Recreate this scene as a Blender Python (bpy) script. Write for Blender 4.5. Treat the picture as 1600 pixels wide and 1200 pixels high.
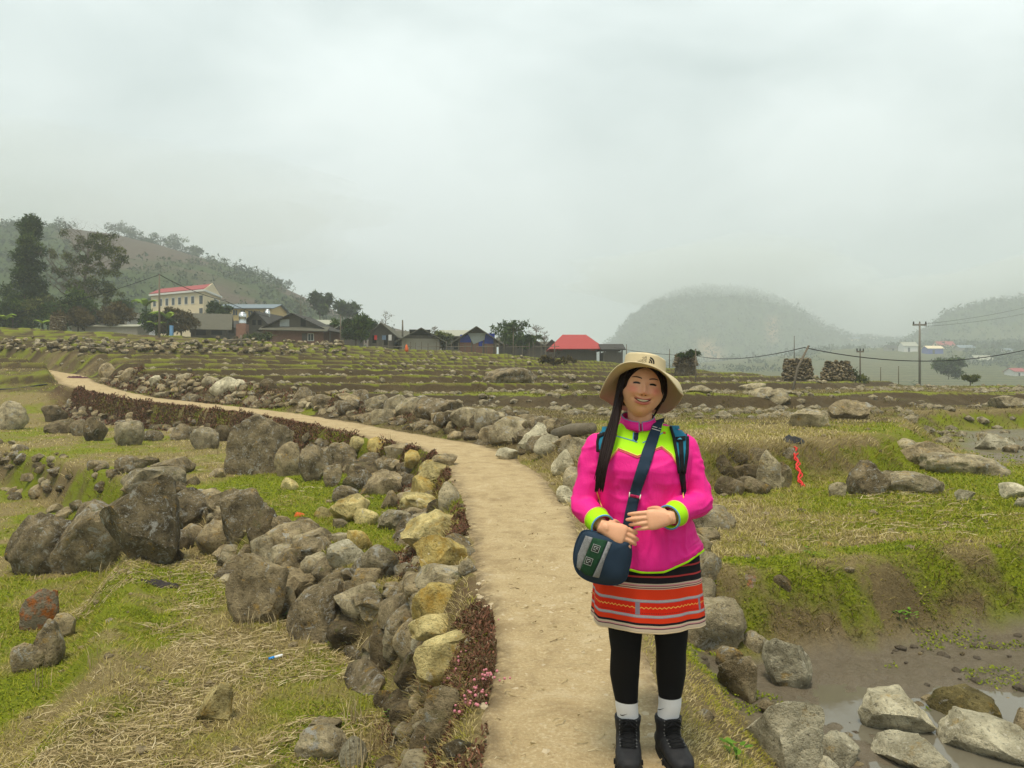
import bpy, bmesh, math, random
import numpy as np
from mathutils import Vector, Matrix, Euler
from mathutils.bvhtree import BVHTree

scene = bpy.context.scene
col = scene.collection
for o in list(bpy.data.objects):
    bpy.data.objects.remove(o)

# ------------------------------------------------------------------ camera
EYE, FPX, HOR = 1.5, 1202.0, 590.0          # eye height in metres, focal length and horizon row for a 1600 x 1200 frame
cd = bpy.data.cameras.new('camera')
cam = bpy.data.objects.new('camera', cd)
col.objects.link(cam)
cam.location = (0, 0, EYE)
cam.rotation_euler = (math.radians(90), 0, 0)
cd.sensor_width = 36.0
cd.lens = 36.0 * FPX / 1600.0
cd.shift_y = (HOR - 600.0) / 1600.0
cd.clip_start = 0.05
cd.clip_end = 6000
scene.camera = cam

# ------------------------------------------------------------------ sky (overcast) and sun
SUN_EL, SUN_AZ = math.radians(73), math.radians(200)
world = bpy.data.worlds.new('World')
scene.world = world
world.use_nodes = True
wt = world.node_tree
wt.nodes.clear()
w_out = wt.nodes.new('ShaderNodeOutputWorld')
w_bg = wt.nodes.new('ShaderNodeBackground')
w_sky = wt.nodes.new('ShaderNodeTexSky')
w_sky.sky_type = 'NISHITA'
w_sky.sun_disc = False
w_sky.sun_elevation = SUN_EL
w_sky.sun_rotation = SUN_AZ
w_sky.dust_density = 4.0
w_co = wt.nodes.new('ShaderNodeTexCoord')
w_map = wt.nodes.new('ShaderNodeMapping')
w_map.inputs['Scale'].default_value = (1.0, 1.0, 2.4)
w_n = wt.nodes.new('ShaderNodeTexNoise')
w_n.inputs['Scale'].default_value = 1.7
w_n.inputs['Detail'].default_value = 5.0
w_n.inputs['Roughness'].default_value = 0.5
w_n.inputs['Distortion'].default_value = 0.3
w_r = wt.nodes.new('ShaderNodeValToRGB')
w_r.color_ramp.elements[0].position = 0.36
w_r.color_ramp.elements[0].color = (3.45, 4.1, 4.12, 1)
w_r.color_ramp.elements[1].position = 0.66
w_r.color_ramp.elements[1].color = (6.6, 7.2, 7.15, 1)
w_sep = wt.nodes.new('ShaderNodeSeparateXYZ')
w_h = wt.nodes.new('ShaderNodeMapRange')          # cloud base: thinner and brighter towards the zenith
w_h.inputs['From Min'].default_value = 0.03
w_h.inputs['From Max'].default_value = 0.45
w_h.inputs['To Min'].default_value = 0.86
w_h.inputs['To Max'].default_value = 1.22
w_h.interpolation_type = 'SMOOTHSTEP'
w_mul = wt.nodes.new('ShaderNodeVectorMath')
w_mul.operation = 'SCALE'
w_mix = wt.nodes.new('ShaderNodeMix')
w_mix.data_type = 'RGBA'
w_mix.inputs['Factor'].default_value = 0.93
L = wt.links.new
L(w_co.outputs['Generated'], w_map.inputs['Vector'])
L(w_map.outputs['Vector'], w_n.inputs['Vector'])
L(w_n.outputs['Fac'], w_r.inputs['Fac'])
L(w_co.outputs['Generated'], w_sep.inputs['Vector'])
L(w_sep.outputs['Z'], w_h.inputs['Value'])
L(w_r.outputs['Color'], w_mul.inputs[0])
L(w_h.outputs['Result'], w_mul.inputs['Scale'])
L(w_sky.outputs['Color'], w_mix.inputs['A'])
L(w_mul.outputs['Vector'], w_mix.inputs['B'])
L(w_mix.outputs['Result'], w_bg.inputs['Color'])
w_bg.inputs['Strength'].default_value = 0.064
L(w_bg.outputs['Background'], w_out.inputs['Surface'])

sl = bpy.data.lights.new('sun', 'SUN')
sun = bpy.data.objects.new('sun', sl)
col.objects.link(sun)
sl.energy = 1.5
sl.angle = math.radians(14)
sl.color = (1.0, 0.90, 0.72)
sun.rotation_euler = (math.radians(90) - SUN_EL, 0, math.radians(-20))

scene.view_settings.view_transform = 'Standard'
scene.view_settings.look = 'None'
scene.view_settings.exposure = 1.18
scene.view_settings.gamma = 1.0
scene.view_settings.use_curve_mapping = False
scene.render.engine = 'CYCLES'
scene.cycles.use_denoising = True
scene.cycles.max_bounces = 6
scene.cycles.diffuse_bounces = 3
scene.cycles.glossy_bounces = 3
scene.cycles.volume_bounces = 2
scene.cycles.transparent_max_bounces = 8
scene.cycles.sample_clamp_indirect = 4.0

# ------------------------------------------------------------------ helpers
rng = np.random.default_rng(7)
random.seed(7)

def hash2(i, j, s=0):
    h = (i.astype(np.int64) * 374761393 + j.astype(np.int64) * 668265263 + s * 1442695041) & 0xFFFFFFFF
    h = ((h ^ (h >> 13)) * 1274126177) & 0xFFFFFFFF
    h = ((h ^ (h >> 16)) * 2246822519) & 0xFFFFFFFF
    return ((h ^ (h >> 15)) & 0xFFFFFF) / float(0xFFFFFF)

def vnoise(x, y, s=0):
    x = np.asarray(x, float); y = np.asarray(y, float)
    i = np.floor(x); j = np.floor(y)
    fx = x - i; fy = y - j
    fx = fx * fx * fx * (fx * (fx * 6 - 15) + 10)
    fy = fy * fy * fy * (fy * (fy * 6 - 15) + 10)
    a = hash2(i, j, s); b = hash2(i + 1, j, s); c = hash2(i, j + 1, s); d = hash2(i + 1, j + 1, s)
    return (a + (b - a) * fx) * (1 - fy) + (c + (d - c) * fx) * fy * 1.0

def fbm(x, y, o=4, s=0):
    """about -0.5 .. 0.5"""
    t = 0; a = 0.5; n = 0
    for k in range(o):
        t = t + a * (vnoise(x, y, s + k * 17) - 0.5)
        n += a
        x = x * 2.03 + 11.3; y = y * 2.03 - 7.1; a *= 0.5
    return t / n * 1.0

def noise3(p, s=0):
    x, y, z = p[:, 0], p[:, 1], p[:, 2]
    k = np.floor(z); fz = z - k
    fz = fz * fz * (3 - 2 * fz)
    def lay(kk):
        i = np.floor(x); j = np.floor(y)
        fx = x - i; fy = y - j
        fx = fx * fx * (3 - 2 * fx); fy = fy * fy * (3 - 2 * fy)
        q = kk.astype(np.int64) * 97
        h = lambda di, dj: hash2(i + di + q * 13, j + dj - q * 7, s)
        a, b, c, d = h(0, 0), h(1, 0), h(0, 1), h(1, 1)
        return (a + (b - a) * fx) * (1 - fy) + (c + (d - c) * fx) * fy
    A = lay(k); B = lay(k + 1)
    return A + (B - A) * fz - 0.5

def fbm3(p, o=3, s=0):
    t = 0; a = 1.0
    for k in range(o):
        t = t + a * noise3(p, s + 31 * k)
        p = p * 2.07 + 5.3; a *= 0.5
    return t

def sstep(a, b, x):
    t = np.clip((x - a) / (b - a), 0, 1)
    return t * t * (3 - 2 * t)

def PX(u, v, d):
    """point seen at pixel (u, v) of the 1600 x 1200 frame at depth d"""
    return Vector(((u - 800) / FPX * d, d, EYE - (v - HOR) / FPX * d))

def PG(u, v, z):
    return PX(u, v, (EYE - z) * FPX / (v - HOR))

def link(o, parent=None):
    col.objects.link(o)
    if parent is not None:
        o.parent = parent
    return o

def tag(o, label=None, cat=None, group=None, kind=None):
    if label: o['label'] = label
    if cat: o['category'] = cat
    if group: o['group'] = group
    if kind: o['kind'] = kind
    return o

def mesh_np(name, v, faces, mats=None, smooth=False, attrs=None):
    """v (n,3); faces: (m,3) or (m,4) int array or list of such; attrs {name: per-vertex float or rgb}"""
    me = bpy.data.meshes.new(name)
    v = np.asarray(v, np.float32)
    if not isinstance(faces, (list, tuple)):
        faces = [faces]
    faces = [np.asarray(f, np.int32) for f in faces if len(f)]
    me.vertices.add(len(v))
    me.vertices.foreach_set('co', v.ravel())
    nl = sum(f.size for f in faces); nf = sum(len(f) for f in faces)
    me.loops.add(nl); me.polygons.add(nf)
    me.loops.foreach_set('vertex_index', np.concatenate([f.ravel() for f in faces]))
    tot = np.concatenate([np.full(len(f), f.shape[1], np.int32) for f in faces])
    st = np.concatenate([[0], np.cumsum(tot)[:-1]]).astype(np.int32)
    me.polygons.foreach_set('loop_start', st)
    me.polygons.foreach_set('loop_total', tot)
    me.polygons.foreach_set('use_smooth', np.full(nf, smooth, bool))
    for k, a in (attrs or {}).items():
        a = np.asarray(a, np.float32)
        if a.ndim == 1:
            me.attributes.new(k, 'FLOAT', 'POINT').data.foreach_set('value', a)
        else:
            at = me.attributes.new(k, 'FLOAT_COLOR', 'POINT')
            at.data.foreach_set('color', np.concatenate([a, np.ones((len(a), 1), np.float32)], 1).ravel())
    me.update(calc_edges=True)
    for m in (mats or []):
        me.materials.append(m)
    return me

def obj_np(name, v, faces, mat, parent=None, smooth=False, attrs=None, loc=None):
    me = mesh_np(name, v, faces, [mat] if mat is not None else [], smooth, attrs)
    o = bpy.data.objects.new(name, me)
    if loc is not None: o.location = loc
    return link(o, parent)

def empty(name, loc=(0, 0, 0), rz=0.0):
    o = bpy.data.objects.new(name, None)
    o.location = loc; o.rotation_euler = (0, 0, rz)
    o.empty_display_size = 0.2
    return link(o)

def copy_tree(o, parent=None):
    c = o.copy(); col.objects.link(c); c.parent = parent
    for ch in o.children:
        copy_tree(ch, c)
    return c

class MB:
    """collects boxes, bars and tubes into one mesh"""
    def __init__(s): s.v = []; s.f = []
    def add(s, vs, fs):
        b = len(s.v); s.v += [tuple(p) for p in vs]; s.f += [tuple(i + b for i in f) for f in fs]; return s
    def box(s, x0, x1, y0, y1, z0, z1):
        return s.add([(x0,y0,z0),(x1,y0,z0),(x1,y1,z0),(x0,y1,z0),(x0,y0,z1),(x1,y0,z1),(x1,y1,z1),(x0,y1,z1)],
                     [(0,3,2,1),(4,5,6,7),(0,1,5,4),(1,2,6,5),(2,3,7,6),(3,0,4,7)])
    def hexa(s, p):      # eight corners, bottom four then top four
        return s.add(p, [(0,3,2,1),(4,5,6,7),(0,1,5,4),(1,2,6,5),(2,3,7,6),(3,0,4,7)])
    def tube(s, pts, rad, n=6, cap=True):
        pts = [Vector(p) for p in pts]
        rad = rad if isinstance(rad, (list, tuple)) else [rad] * len(pts)
        rings = []
        up = None
        for i, p in enumerate(pts):
            t = (pts[min(i + 1, len(pts) - 1)] - pts[max(i - 1, 0)])
            t = t.normalized() if t.length > 1e-9 else Vector((0, 0, 1))
            if up is None:
                up = Vector((0, 0, 1)) if abs(t.z) < 0.9 else Vector((1, 0, 0))
            a = t.cross(up).normalized(); b = a.cross(t).normalized(); up = b
            rings.append([p + (a * math.cos(2 * math.pi * k / n) + b * math.sin(2 * math.pi * k / n)) * rad[i] for k in range(n)])
        vs = [q for r in rings for q in r]; fs = []
        for i in range(len(pts) - 1):
            for k in range(n):
                fs.append((i*n+k, i*n+(k+1) % n, (i+1)*n+(k+1) % n, (i+1)*n+k))
        if cap:
            fs.append(tuple(range(n-1, -1, -1))); fs.append(tuple((len(pts)-1)*n + k for k in range(n)))
        return s.add(vs, fs)
    def slab(s, quad, t):      # four corners in order, thickness along the normal (both sides)
        q = [Vector(p) for p in quad]
        n = (q[1] - q[0]).cross(q[3] - q[0]).normalized() * t * 0.5
        return s.hexa([p - n for p in q] + [p + n for p in q])
    def build(s, name, mat, parent=None, smooth=False, loc=None, bevel=0):
        me = bpy.data.meshes.new(name)
        me.from_pydata(s.v, [], s.f); me.update()
        bm = bmesh.new(); bm.from_mesh(me)
        bmesh.ops.recalc_face_normals(bm, faces=bm.faces)
        if bevel:
            bmesh.ops.bevel(bm, geom=bm.edges[:], offset=bevel, segments=1, affect='EDGES')
        bm.to_mesh(me); bm.free()
        if smooth:
            for p in me.polygons: p.use_smooth = True
        me.materials.append(mat)
        o = bpy.data.objects.new(name, me)
        if loc is not None: o.location = loc
        return link(o, parent)

# ------------------------------------------------------------------ materials
class NT:
    def __init__(s, name, rough=0.9, spec=0.25):
        s.m = bpy.data.materials.new(name); s.m.use_nodes = True
        s.t = s.m.node_tree; s.t.nodes.clear()
        s.out = s.t.nodes.new('ShaderNodeOutputMaterial')
        s.b = s.t.nodes.new('ShaderNodeBsdfPrincipled')
        s.b.inputs['Roughness'].default_value = rough
        s.b.inputs['Specular IOR Level'].default_value = spec
        s.t.links.new(s.b.outputs[0], s.out.inputs[0])
        s._co = None
    def n(s, t, **kw):
        x = s.t.nodes.new('ShaderNode' + t)
        for k, v in kw.items(): setattr(x, k, v)
        return x
    def l(s, a, b): s.t.links.new(a, b)
    def put(s, sock, v):
        if hasattr(v, 'is_linked') or hasattr(v, 'links'): s.l(v, sock)
        else:
            if isinstance(v, (tuple, list)) and len(v) == 3 and sock.type == 'RGBA': v = (*v, 1)
            sock.default_value = v
    def co(s, kind='Object', rnd=True, scale=None):
        c = s.n('TexCoord').outputs[kind]
        if rnd:
            oi = s.n('ObjectInfo').outputs['Random']
            c = s.vm('ADD', c, s.vm('SCALE', (17.0, 31.0, 23.0), oi))
        if scale is not None:
            c = s.vm('MULTIPLY', c, scale)
        return c
    def vm(s, op, a, b=None):
        x = s.n('VectorMath', operation=op)
        s.put(x.inputs[0], a)
        if op == 'SCALE': s.put(x.inputs['Scale'], b)
        elif b is not None: s.put(x.inputs[1], b)
        return x.outputs[0]
    def ma(s, op, a, b=0.0, c=None, clamp=False):
        x = s.n('Math', operation=op, use_clamp=clamp)
        s.put(x.inputs[0], a); s.put(x.inputs[1], b)
        if c is not None: s.put(x.inputs[2], c)
        return x.outputs[0]
    def noise(s, co, scale, detail=4, rough=0.55, dist=0.0, out='Fac'):
        x = s.n('TexNoise')
        if co is not None: s.l(co, x.inputs['Vector'])
        x.inputs['Scale'].default_value = scale; x.inputs['Detail'].default_value = detail
        x.inputs['Roughness'].default_value = rough; x.inputs['Distortion'].default_value = dist
        return x.outputs[out]
    def vor(s, co, scale, feature='F1', out='Distance'):
        x = s.n('TexVoronoi', feature=feature)
        if co is not None: s.l(co, x.inputs['Vector'])
        x.inputs['Scale'].default_value = scale
        return x.outputs[out]
    def ramp(s, fac, stops, interp='LINEAR'):
        x = s.n('ValToRGB'); cr = x.color_ramp; cr.interpolation = interp
        while len(cr.elements) < len(stops): cr.elements.new(0.5)
        for e, (p, c) in zip(cr.elements, stops):
            e.position = p
            e.color = (c, c, c, 1) if not isinstance(c, (tuple, list)) else (*c, 1)
        s.put(x.inputs[0], fac)
        return x.outputs[0]
    def rng(s, v, a, b, c=0.0, d=1.0, smooth=False):
        x = s.n('MapRange'); 
        if smooth: x.interpolation_type = 'SMOOTHSTEP'
        s.put(x.inputs[0], v)
        for k, q in zip((1, 2, 3, 4), (a, b, c, d)): s.put(x.inputs[k], q)
        return x.outputs[0]
    def mix(s, f, a, b, mode='MIX'):
        x = s.n('Mix', data_type='RGBA', blend_type=mode)
        s.put(x.inputs['Factor'], f); s.put(x.inputs['A'], a); s.put(x.inputs['B'], b)
        return x.outputs['Result']
    def attr(s, name, out='Fac'):
        x = s.n('Attribute', attribute_name=name); return x.outputs[out]
    def nz(s):
        x = s.n('NewGeometry'); y = s.n('SeparateXYZ'); s.l(x.outputs['Normal'], y.inputs[0]); return y.outputs['Z']
    def xyz(s, co):
        y = s.n('SeparateXYZ'); s.l(co, y.inputs[0]); return y.outputs
    def bump(s, h, dist=0.02, strength=1.0):
        x = s.n('Bump'); x.inputs['Strength'].default_value = strength; x.inputs['Distance'].default_value = dist
        s.l(h, x.inputs['Height']); s.l(x.outputs[0], s.b.inputs['Normal'])
    def color(s, c): s.put(s.b.inputs['Base Color'], c); return s
    def rough(s, c): s.put(s.b.inputs['Roughness'], c); return s
    def done(s): return s.m

def flat(name, c, rough=0.8, var=0.15, scale=6.0, spec=0.25, bump=0.0, metal=0.0):
    """a plain paint or cloth with a little uneven tone"""
    t = NT(name, rough, spec)
    co = t.co()
    f = t.noise(co, scale, 5, 0.6)
    t.color(t.mix(f, tuple(x * (1 - var) for x in c), tuple(min(1, x * (1 + var)) for x in c)))
    t.b.inputs['Metallic'].default_value = metal
    if bump: t.bump(t.noise(co, scale * 6, 4), bump)
    return t.done()
# ------------------------------------------------------------------ the shape of the land
PATH_C = np.array([(.2,-6),(.24,-1),(.27,2),(.29,4.4),(.19,5.8),(.05,8.6),(-.2,11),(-.55,12.9),(-1.15,14.6),(-2.6,16.5),(-4.9,20.0),
                   (-7.3,23),(-10.3,26.3),(-14,29.4),(-17.2,32.2),(-20,35.6),(-25,42),(-36,50),(-52,58),(-75,64)], float)
PATH_Z = np.array([0,0,0,0,0,0,.04,.1,.17,.24,.33,.42,.5,.66,.98,1.2,1.7,2.6,3.6,4.4], float)
PATH_HW = np.array([.44,.42,.39,.41,.46,.60,.66,.64,.64,.6,.55,.55,.55,.6,.65,.8,.7,.5,.5,.5], float)

def resample(P, cols, n):
    """Catmull-Rom through the path points"""
    out = []; oc = [[] for _ in cols]
    for i in range(len(P) - 1):
        p0, p1, p2, p3 = P[max(i-1,0)], P[i], P[i+1], P[min(i+2,len(P)-1)]
        for k in range(n):
            t = k / n
            out.append(0.5*((2*p1)+(-p0+p2)*t+(2*p0-5*p1+4*p2-p3)*t*t+(-p0+3*p1-3*p2+p3)*t**3))
            for c, o in zip(cols, oc): o.append(c[i]*(1-t)+c[i+1]*t)
    out.append(P[-1])
    for c, o in zip(cols, oc): o.append(c[-1])
    return np.array(out), [np.array(o) for o in oc]

PC, (PZ, PW) = resample(PATH_C, [PATH_Z, PATH_HW], 4)

def path_coord(x, y):
    """signed distance (right of the path positive), path height and half width at the nearest point"""
    x = np.asarray(x, float).ravel(); y = np.asarray(y, float).ravel()
    best = np.full(x.shape, 1e9); s = np.zeros_like(x); z = np.zeros_like(x); w = np.zeros_like(x)
    for i in range(len(PC) - 1):
        a = PC[i]; d = PC[i+1] - a; L2 = d @ d
        t = np.clip(((x-a[0])*d[0] + (y-a[1])*d[1]) / L2, 0, 1)
        ex = x - a[0] - t*d[0]; ey = y - a[1] - t*d[1]
        q = ex*ex + ey*ey
        m = q < best
        best[m] = q[m]
        sg = np.sign(ex*d[1] - ey*d[0])
        s[m] = (np.sqrt(q) * np.where(sg == 0, 1, sg))[m]
        z[m] = (PZ[i]*(1-t) + PZ[i+1]*t)[m]; w[m] = (PW[i]*(1-t) + PW[i+1]*t)[m]
    return s, z, w

def polydist(x, y, P):
    """signed distance to an open polyline, positive on its left side"""
    P = np.array(P, float)
    best = np.full(x.shape, 1e9); s = np.zeros_like(x)
    for i in range(len(P) - 1):
        a = P[i]; d = P[i+1] - a
        t = np.clip(((x-a[0])*d[0] + (y-a[1])*d[1]) / (d @ d), 0, 1)
        ex = x - a[0] - t*d[0]; ey = y - a[1] - t*d[1]
        q = ex*ex + ey*ey
        m = q < best
        best[m] = q[m]; s[m] = (np.sqrt(q) * np.where(d[0]*ey - d[1]*ex >= 0, 1, -1))[m]
    return s

L1_FRONT = [(3,2.5),(-.75,6.3),(-1.5,7.6),(-2.4,9.0),(-3.4,10.4),(-4.6,11.9),(-6.2,13.4),(-7.8,15.0),(-14.8,21.5),(-26,29),(-60,45)]
L2_LEFT = [(-2.9,-6),(-3.0,3.0),(-3.5,5.9),(-4.5,8.1),(-5.6,10.6),(-5.6,16)]
R1_FRONT = [(60,26),(20,23),(11,20.5),(8.2,16),(6.9,12.8),(5.2,11.5),(3.95,11.0),(2.8,10.5),(1.2,10.0),(-3,8.5)]
R2_FRONT = [(40,12),(10,7.9),(6,6.75),(4.4,6.4),(3.26,6.25),(2.07,6.0),(1.7,5.9),(.5,5.8),(-3,5.8)]

def field(x, y):
    t = np.clip(y - 12, 0, 52)
    G = .6 + .034*t + .00035*t*t - .00115*np.clip(x, -70, 70)*t
    G = G + .50*fbm(x*.045+3, y*.06, 3, 5)*sstep(14, 26, y) + .07*fbm(x*.35, y*.35, 3, 9)
    # rice terraces: flat treads, short risers, a low bund along each lip
    step = .31
    q = G/step
    fl = np.floor(q); fr = q - fl
    T = (fl + sstep(.91, 1.0, fr)) * step
    bund = .06*np.exp(-fr/.05)*sstep(0, .02, fr)
    a = sstep(13, 17, y)
    return (T + bund)*a + G*(1-a), fr

def height(x, y, full=False):
    sh = np.shape(x)
    x = np.asarray(x, float).ravel(); y = np.asarray(y, float).ravel()
    wx = x + .35*fbm(x*.9, y*.9, 3, 1); wy = y + .35*fbm(x*.9+9, y*.9, 3, 2)
    fine = fbm(x*3.1, y*3.1, 4, 3)
    coarse = fbm(x*.5, y*.5, 3, 4)
    s, pz, pw = path_coord(x, y)
    e = polydist(wx, wy, [p for p in L1_FRONT][::-1])            # positive on the side of the path
    l2 = polydist(wx, wy, L2_LEFT)                                # positive on the left
    # left of the path
    zl3 = -1.32 + .05*coarse + .012*np.clip(y-10, 0, 30)
    zl2 = -1.0 + .06*coarse
    zl1 = -.45 + .010*np.clip(y-9, 0, 40) + .05*coarse
    b2 = sstep(-.18, .30, -l2)
    lip = .10*np.exp(-((l2+.38)/.22)**2)*sstep(12, 10, y)
    low = zl3 + (zl2 - zl3)*b2 + lip
    zl = low + (zl1 - low)*sstep(-.42, .12, e)
    zl = zl + (field(x, y)[0] - .25 - zl)*sstep(29, 38, y)
    # right of the path
    f1 = polydist(wx, wy, R1_FRONT[::-1]); f2 = polydist(wx, wy, R2_FRONT[::-1])
    zf, fr = field(x, y)
    zr3 = -.45 + .03*coarse - .055*sstep(1.5, 2.3, x)*sstep(5.1, 4.5, y) + .035*fbm(x*4, y*4, 3, 33) + .02*fbm(x*13, y*13, 2, 34)
    zr2 = .06 + .05*coarse + .02*np.clip(x-1, 0, 6)*.5
    zr = zr3 + (zr2 - zr3)*sstep(-.55, .02, f2)
    zr = zr + (np.maximum(zf, .50 + .1*coarse) - zr)*sstep(-.50, .25, f1)
    # banks that carry the path
    dl = -s - pw
    wl = .62 - .25*sstep(7, 9, y) + .02*sstep(11, 20, y)
    kl = sstep(.02, 1, dl/wl)
    dr = s - pw
    wr = np.where(y < 9, .75, .85 + .012*np.clip(y, 0, 40))
    lo = .12*sstep(6.5, 11, y)
    kr = sstep(lo, 1, dr/wr)
    z = np.where(s < 0, pz + (zl - pz)*kl, pz + (zr - pz)*kr)
    onp = sstep(.05, -.12, np.abs(s) - pw)
    rough = (1 - onp)
    bank = np.clip(4*kl*(1-kl)*(s < 0) + 4*kr*(1-kr)*(s > 0), 0, 1)
    bank = np.maximum(bank, np.maximum(4*sstep(-.42,.12,e)*(1-sstep(-.42,.12,e))*(s < 0), 4*sstep(-.5,.25,f1)*(1-sstep(-.5,.25,f1))*(s > 0)))
    bank = np.maximum(bank, 4*sstep(-.62,.1,f2)*(1-sstep(-.62,.1,f2))*(s > 0))
    z = z + rough*(.055*fine + .10*bank*fbm(x*2.2, y*2.2, 4, 8)) + (.036*fbm(x*8, y*8, 3, 12) + .014*fbm(x*19, y*19, 2, 13)*sstep(14, 8, y))*(.2 + .8*rough)
    far = sstep(14, 20, y)*(s > 0)
    z = z + far*rough*(.09*fbm(x*1.6, y*1.6, 4, 14) + .35*np.clip(fbm(x*.22, y*.3, 3, 15) - .13, 0, 1))
    # the field ends on the right above a valley
    edge = 60 + 6*fbm(x*.05, y*.05, 2, 21)
    drop = sstep(0, 55, np.hypot(x, y) - edge) * sstep(2, 14, x)
    z = z - 16*drop
    if full:
        mud = sstep(.12, -.12, f2 + .45 + .25*fbm(x*1.3, y*1.3, 3, 30)) * sstep(.42, .75, dr + .3*fbm(x*1.7, y*1.7, 3, 31)) * (s > 0)
        mud2 = sstep(.3, -.3, f1 + .9) * sstep(6.6, 8.2, x + .8*fbm(x*.7, y*.7, 3, 32)) * sstep(11.5, 13.5, y)
        return [q.reshape(sh) for q in (z, s, pw, bank, e, l2, f1, f2, fr, np.maximum(mud, mud2*.8))]
    return z.reshape(sh)

def gz(x, y):
    return float(height(np.array([x]), np.array([y]))[0])

# colour noise for the ground: where moss, dry grass and bare earth lie
t = NT('ground_soil', 0.95, 0.15)
co = t.co('Object', rnd=False)
moss, dirt, redm, mudm, bk = (t.attr(k) for k in ('moss', 'dirt', 'red', 'mud', 'bank'))
n1 = t.noise(co, 2.2, 7, 0.65); n2 = t.noise(co, 14, 6, 0.7); n3 = t.noise(co, 55, 4, 0.7)
dry = t.mix(n2, (.060, .045, .015), (.22, .175, .064))
dry = t.mix(t.rng(n3, .40, .75), dry, (.34, .27, .12))
soil = t.mix(n2, (.040, .028, .015), (.125, .088, .046))
dry = t.mix(t.attr('field'), dry, t.mix(n2, (.045, .034, .014), (.15, .115, .048)))
c = t.mix(t.ma('MULTIPLY', bk, .75), dry, soil)
c = t.mix(t.ma('MULTIPLY', dirt, t.rng(n1, .3, .6)), c, t.mix(n3, (.15, .105, .048), (.32, .245, .125)))
mossf = t.rng(t.ma('ADD', t.ma('MULTIPLY', moss, .8), t.ma('ADD', t.ma('MULTIPLY', n1, .5), t.ma('MULTIPLY', n2, .42))), .70, 1.0)
c = t.mix(mossf, c, t.mix(n3, (.065, .088, .006), (.24, .265, .014)))
c = t.mix(t.ma('MULTIPLY', redm, t.rng(n2, .35, .6)), c, t.mix(n3, (.04, .018, .012), (.10, .045, .03)))
wet = t.mix(n2, (.095, .076, .050), (.20, .165, .115))
rs, lp = t.attr('riser'), t.attr('lip')
c = t.mix(t.ma('MULTIPLY', lp, t.rng(n2, .3, .55, .35, .9)), c, t.mix(n3, (.12, .135, .014), (.23, .235, .035)))
c = t.mix(t.ma('MULTIPLY', rs, t.rng(n2, .25, .6, 1.0, .55)), c, t.mix(n3, (.022, .015, .008), (.070, .050, .024)))
c = t.mix(mudm, c, wet)
t.color(c)
t.rough(t.rng(mudm, 0, 1, .95, .30))
t.bump(t.ma('ADD', t.ma('MULTIPLY', n2, .6), t.ma('MULTIPLY', n3, .35)), .05, .8)
M_GROUND = t.done()

def ring_grid(ang, rad):
    A, R = np.meshgrid(ang, rad)
    return R*np.sin(A), R*np.cos(A)

def grid_faces(nr, na, wrap=False):
    i = np.arange(nr-1)[:, None]*na; j = np.arange(na if wrap else na-1)[None, :]
    k = (j+1) % na
    a = i + j; b = i + k
    return np.stack([a, b, b+na, a+na], -1).reshape(-1, 4)[:, ::-1]

fov = math.radians(39)
ang = np.concatenate([np.linspace(-math.pi, -fov, 60, endpoint=False), np.linspace(-fov, fov, 600, endpoint=False), np.linspace(fov, math.pi, 60, endpoint=False)])
rad = np.concatenate([[.02], np.geomspace(.9, 2.2, 30, endpoint=False), np.geomspace(2.2, 22, 300, endpoint=False), np.geomspace(22, 98, 290)])
X, Y = ring_grid(ang, rad)
Z, S, PWm, BK, E1, L2d, F1d, F2d, FR, MUD = height(X, Y, True)
xr, yr = X.ravel(), Y.ravel()
def moss_amount(x, y, s, e, f1, f2, fr, l2):
    n = fbm(x*.45, y*.45, 4, 40) + .6*fbm(x*1.8, y*1.8, 3, 41)
    m = .30 + 1.3*n
    left = s < 0
    m = np.where(left & (e > 0) & (y < 20), m + .62*sstep(-6.2, -4.2, x)*sstep(7, 9, y) + .08, m)
    m = np.where(left & (e < 0), m + .10 + .8*fbm(x*2.3, y*2.3, 3, 43), m)
    m = np.where(~left & (f1 < 0) & (f2 > 0), m + .42*sstep(2.2, 4.2, x + .3*(y-8)) - .08, m)
    m = np.where(~left & (f2 < .25) & (f2 > -.5), .40 + 1.5*fbm(x*2.4, y*2.4, 4, 44) + .3*sstep(-.1, .2, f2), m)
    m = np.where(~left & (f2 <= -.5) & (f2 > -1.2), .62 + 1.0*fbm(x*1.9, y*1.9, 3, 45), m)
    m = np.where(~left & (s < 2.2) & (y < 9), m - .12, m)
    fieldm = ~left & (f1 > 0) & (y > 14)
    m = np.where(fieldm, .30 + 1.1*n + .50*np.exp(-fr/.07) - .3*sstep(.80, .94, fr), m)
    return np.clip(m, 0, 1)
MOSS = moss_amount(X, Y, S, E1, F1d, F2d, FR, L2d)
riser = ((FR > .92) & (S > 0) & (F1d > .3) & (Y > 15))*1.0
fz_ = (S > 0) & (F1d > .3) & (Y > 14)
fz_ = fz_ | ((S < 0) & (Y > 34))
RIS = sstep(.87, .92, FR)*fz_*sstep(14, 17, Y); LIP = np.exp(-FR/.07)*fz_*sstep(14, 17, Y)
BKc = np.clip(np.maximum(BK, riser*.9), 0, 1)
DIRT = np.clip(.15 + 1.6*fbm(X*.6, Y*.6, 3, 50) + .5*sstep(.5, 0, np.abs(S)-PWm), 0, 1)
DIRT = np.where((S > 0) & (F1d < 0) & (F2d > 0), DIRT + .35*sstep(7.4, 8.2, Y)*sstep(4.5, 2, X), DIRT)
RED = np.clip(sstep(.75, .2, np.abs(-S-PWm-.25))*(S < 0)*(.45 + 2.2*fbm(X*.8, Y*.8, 3, 60)), 0, 1)
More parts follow.
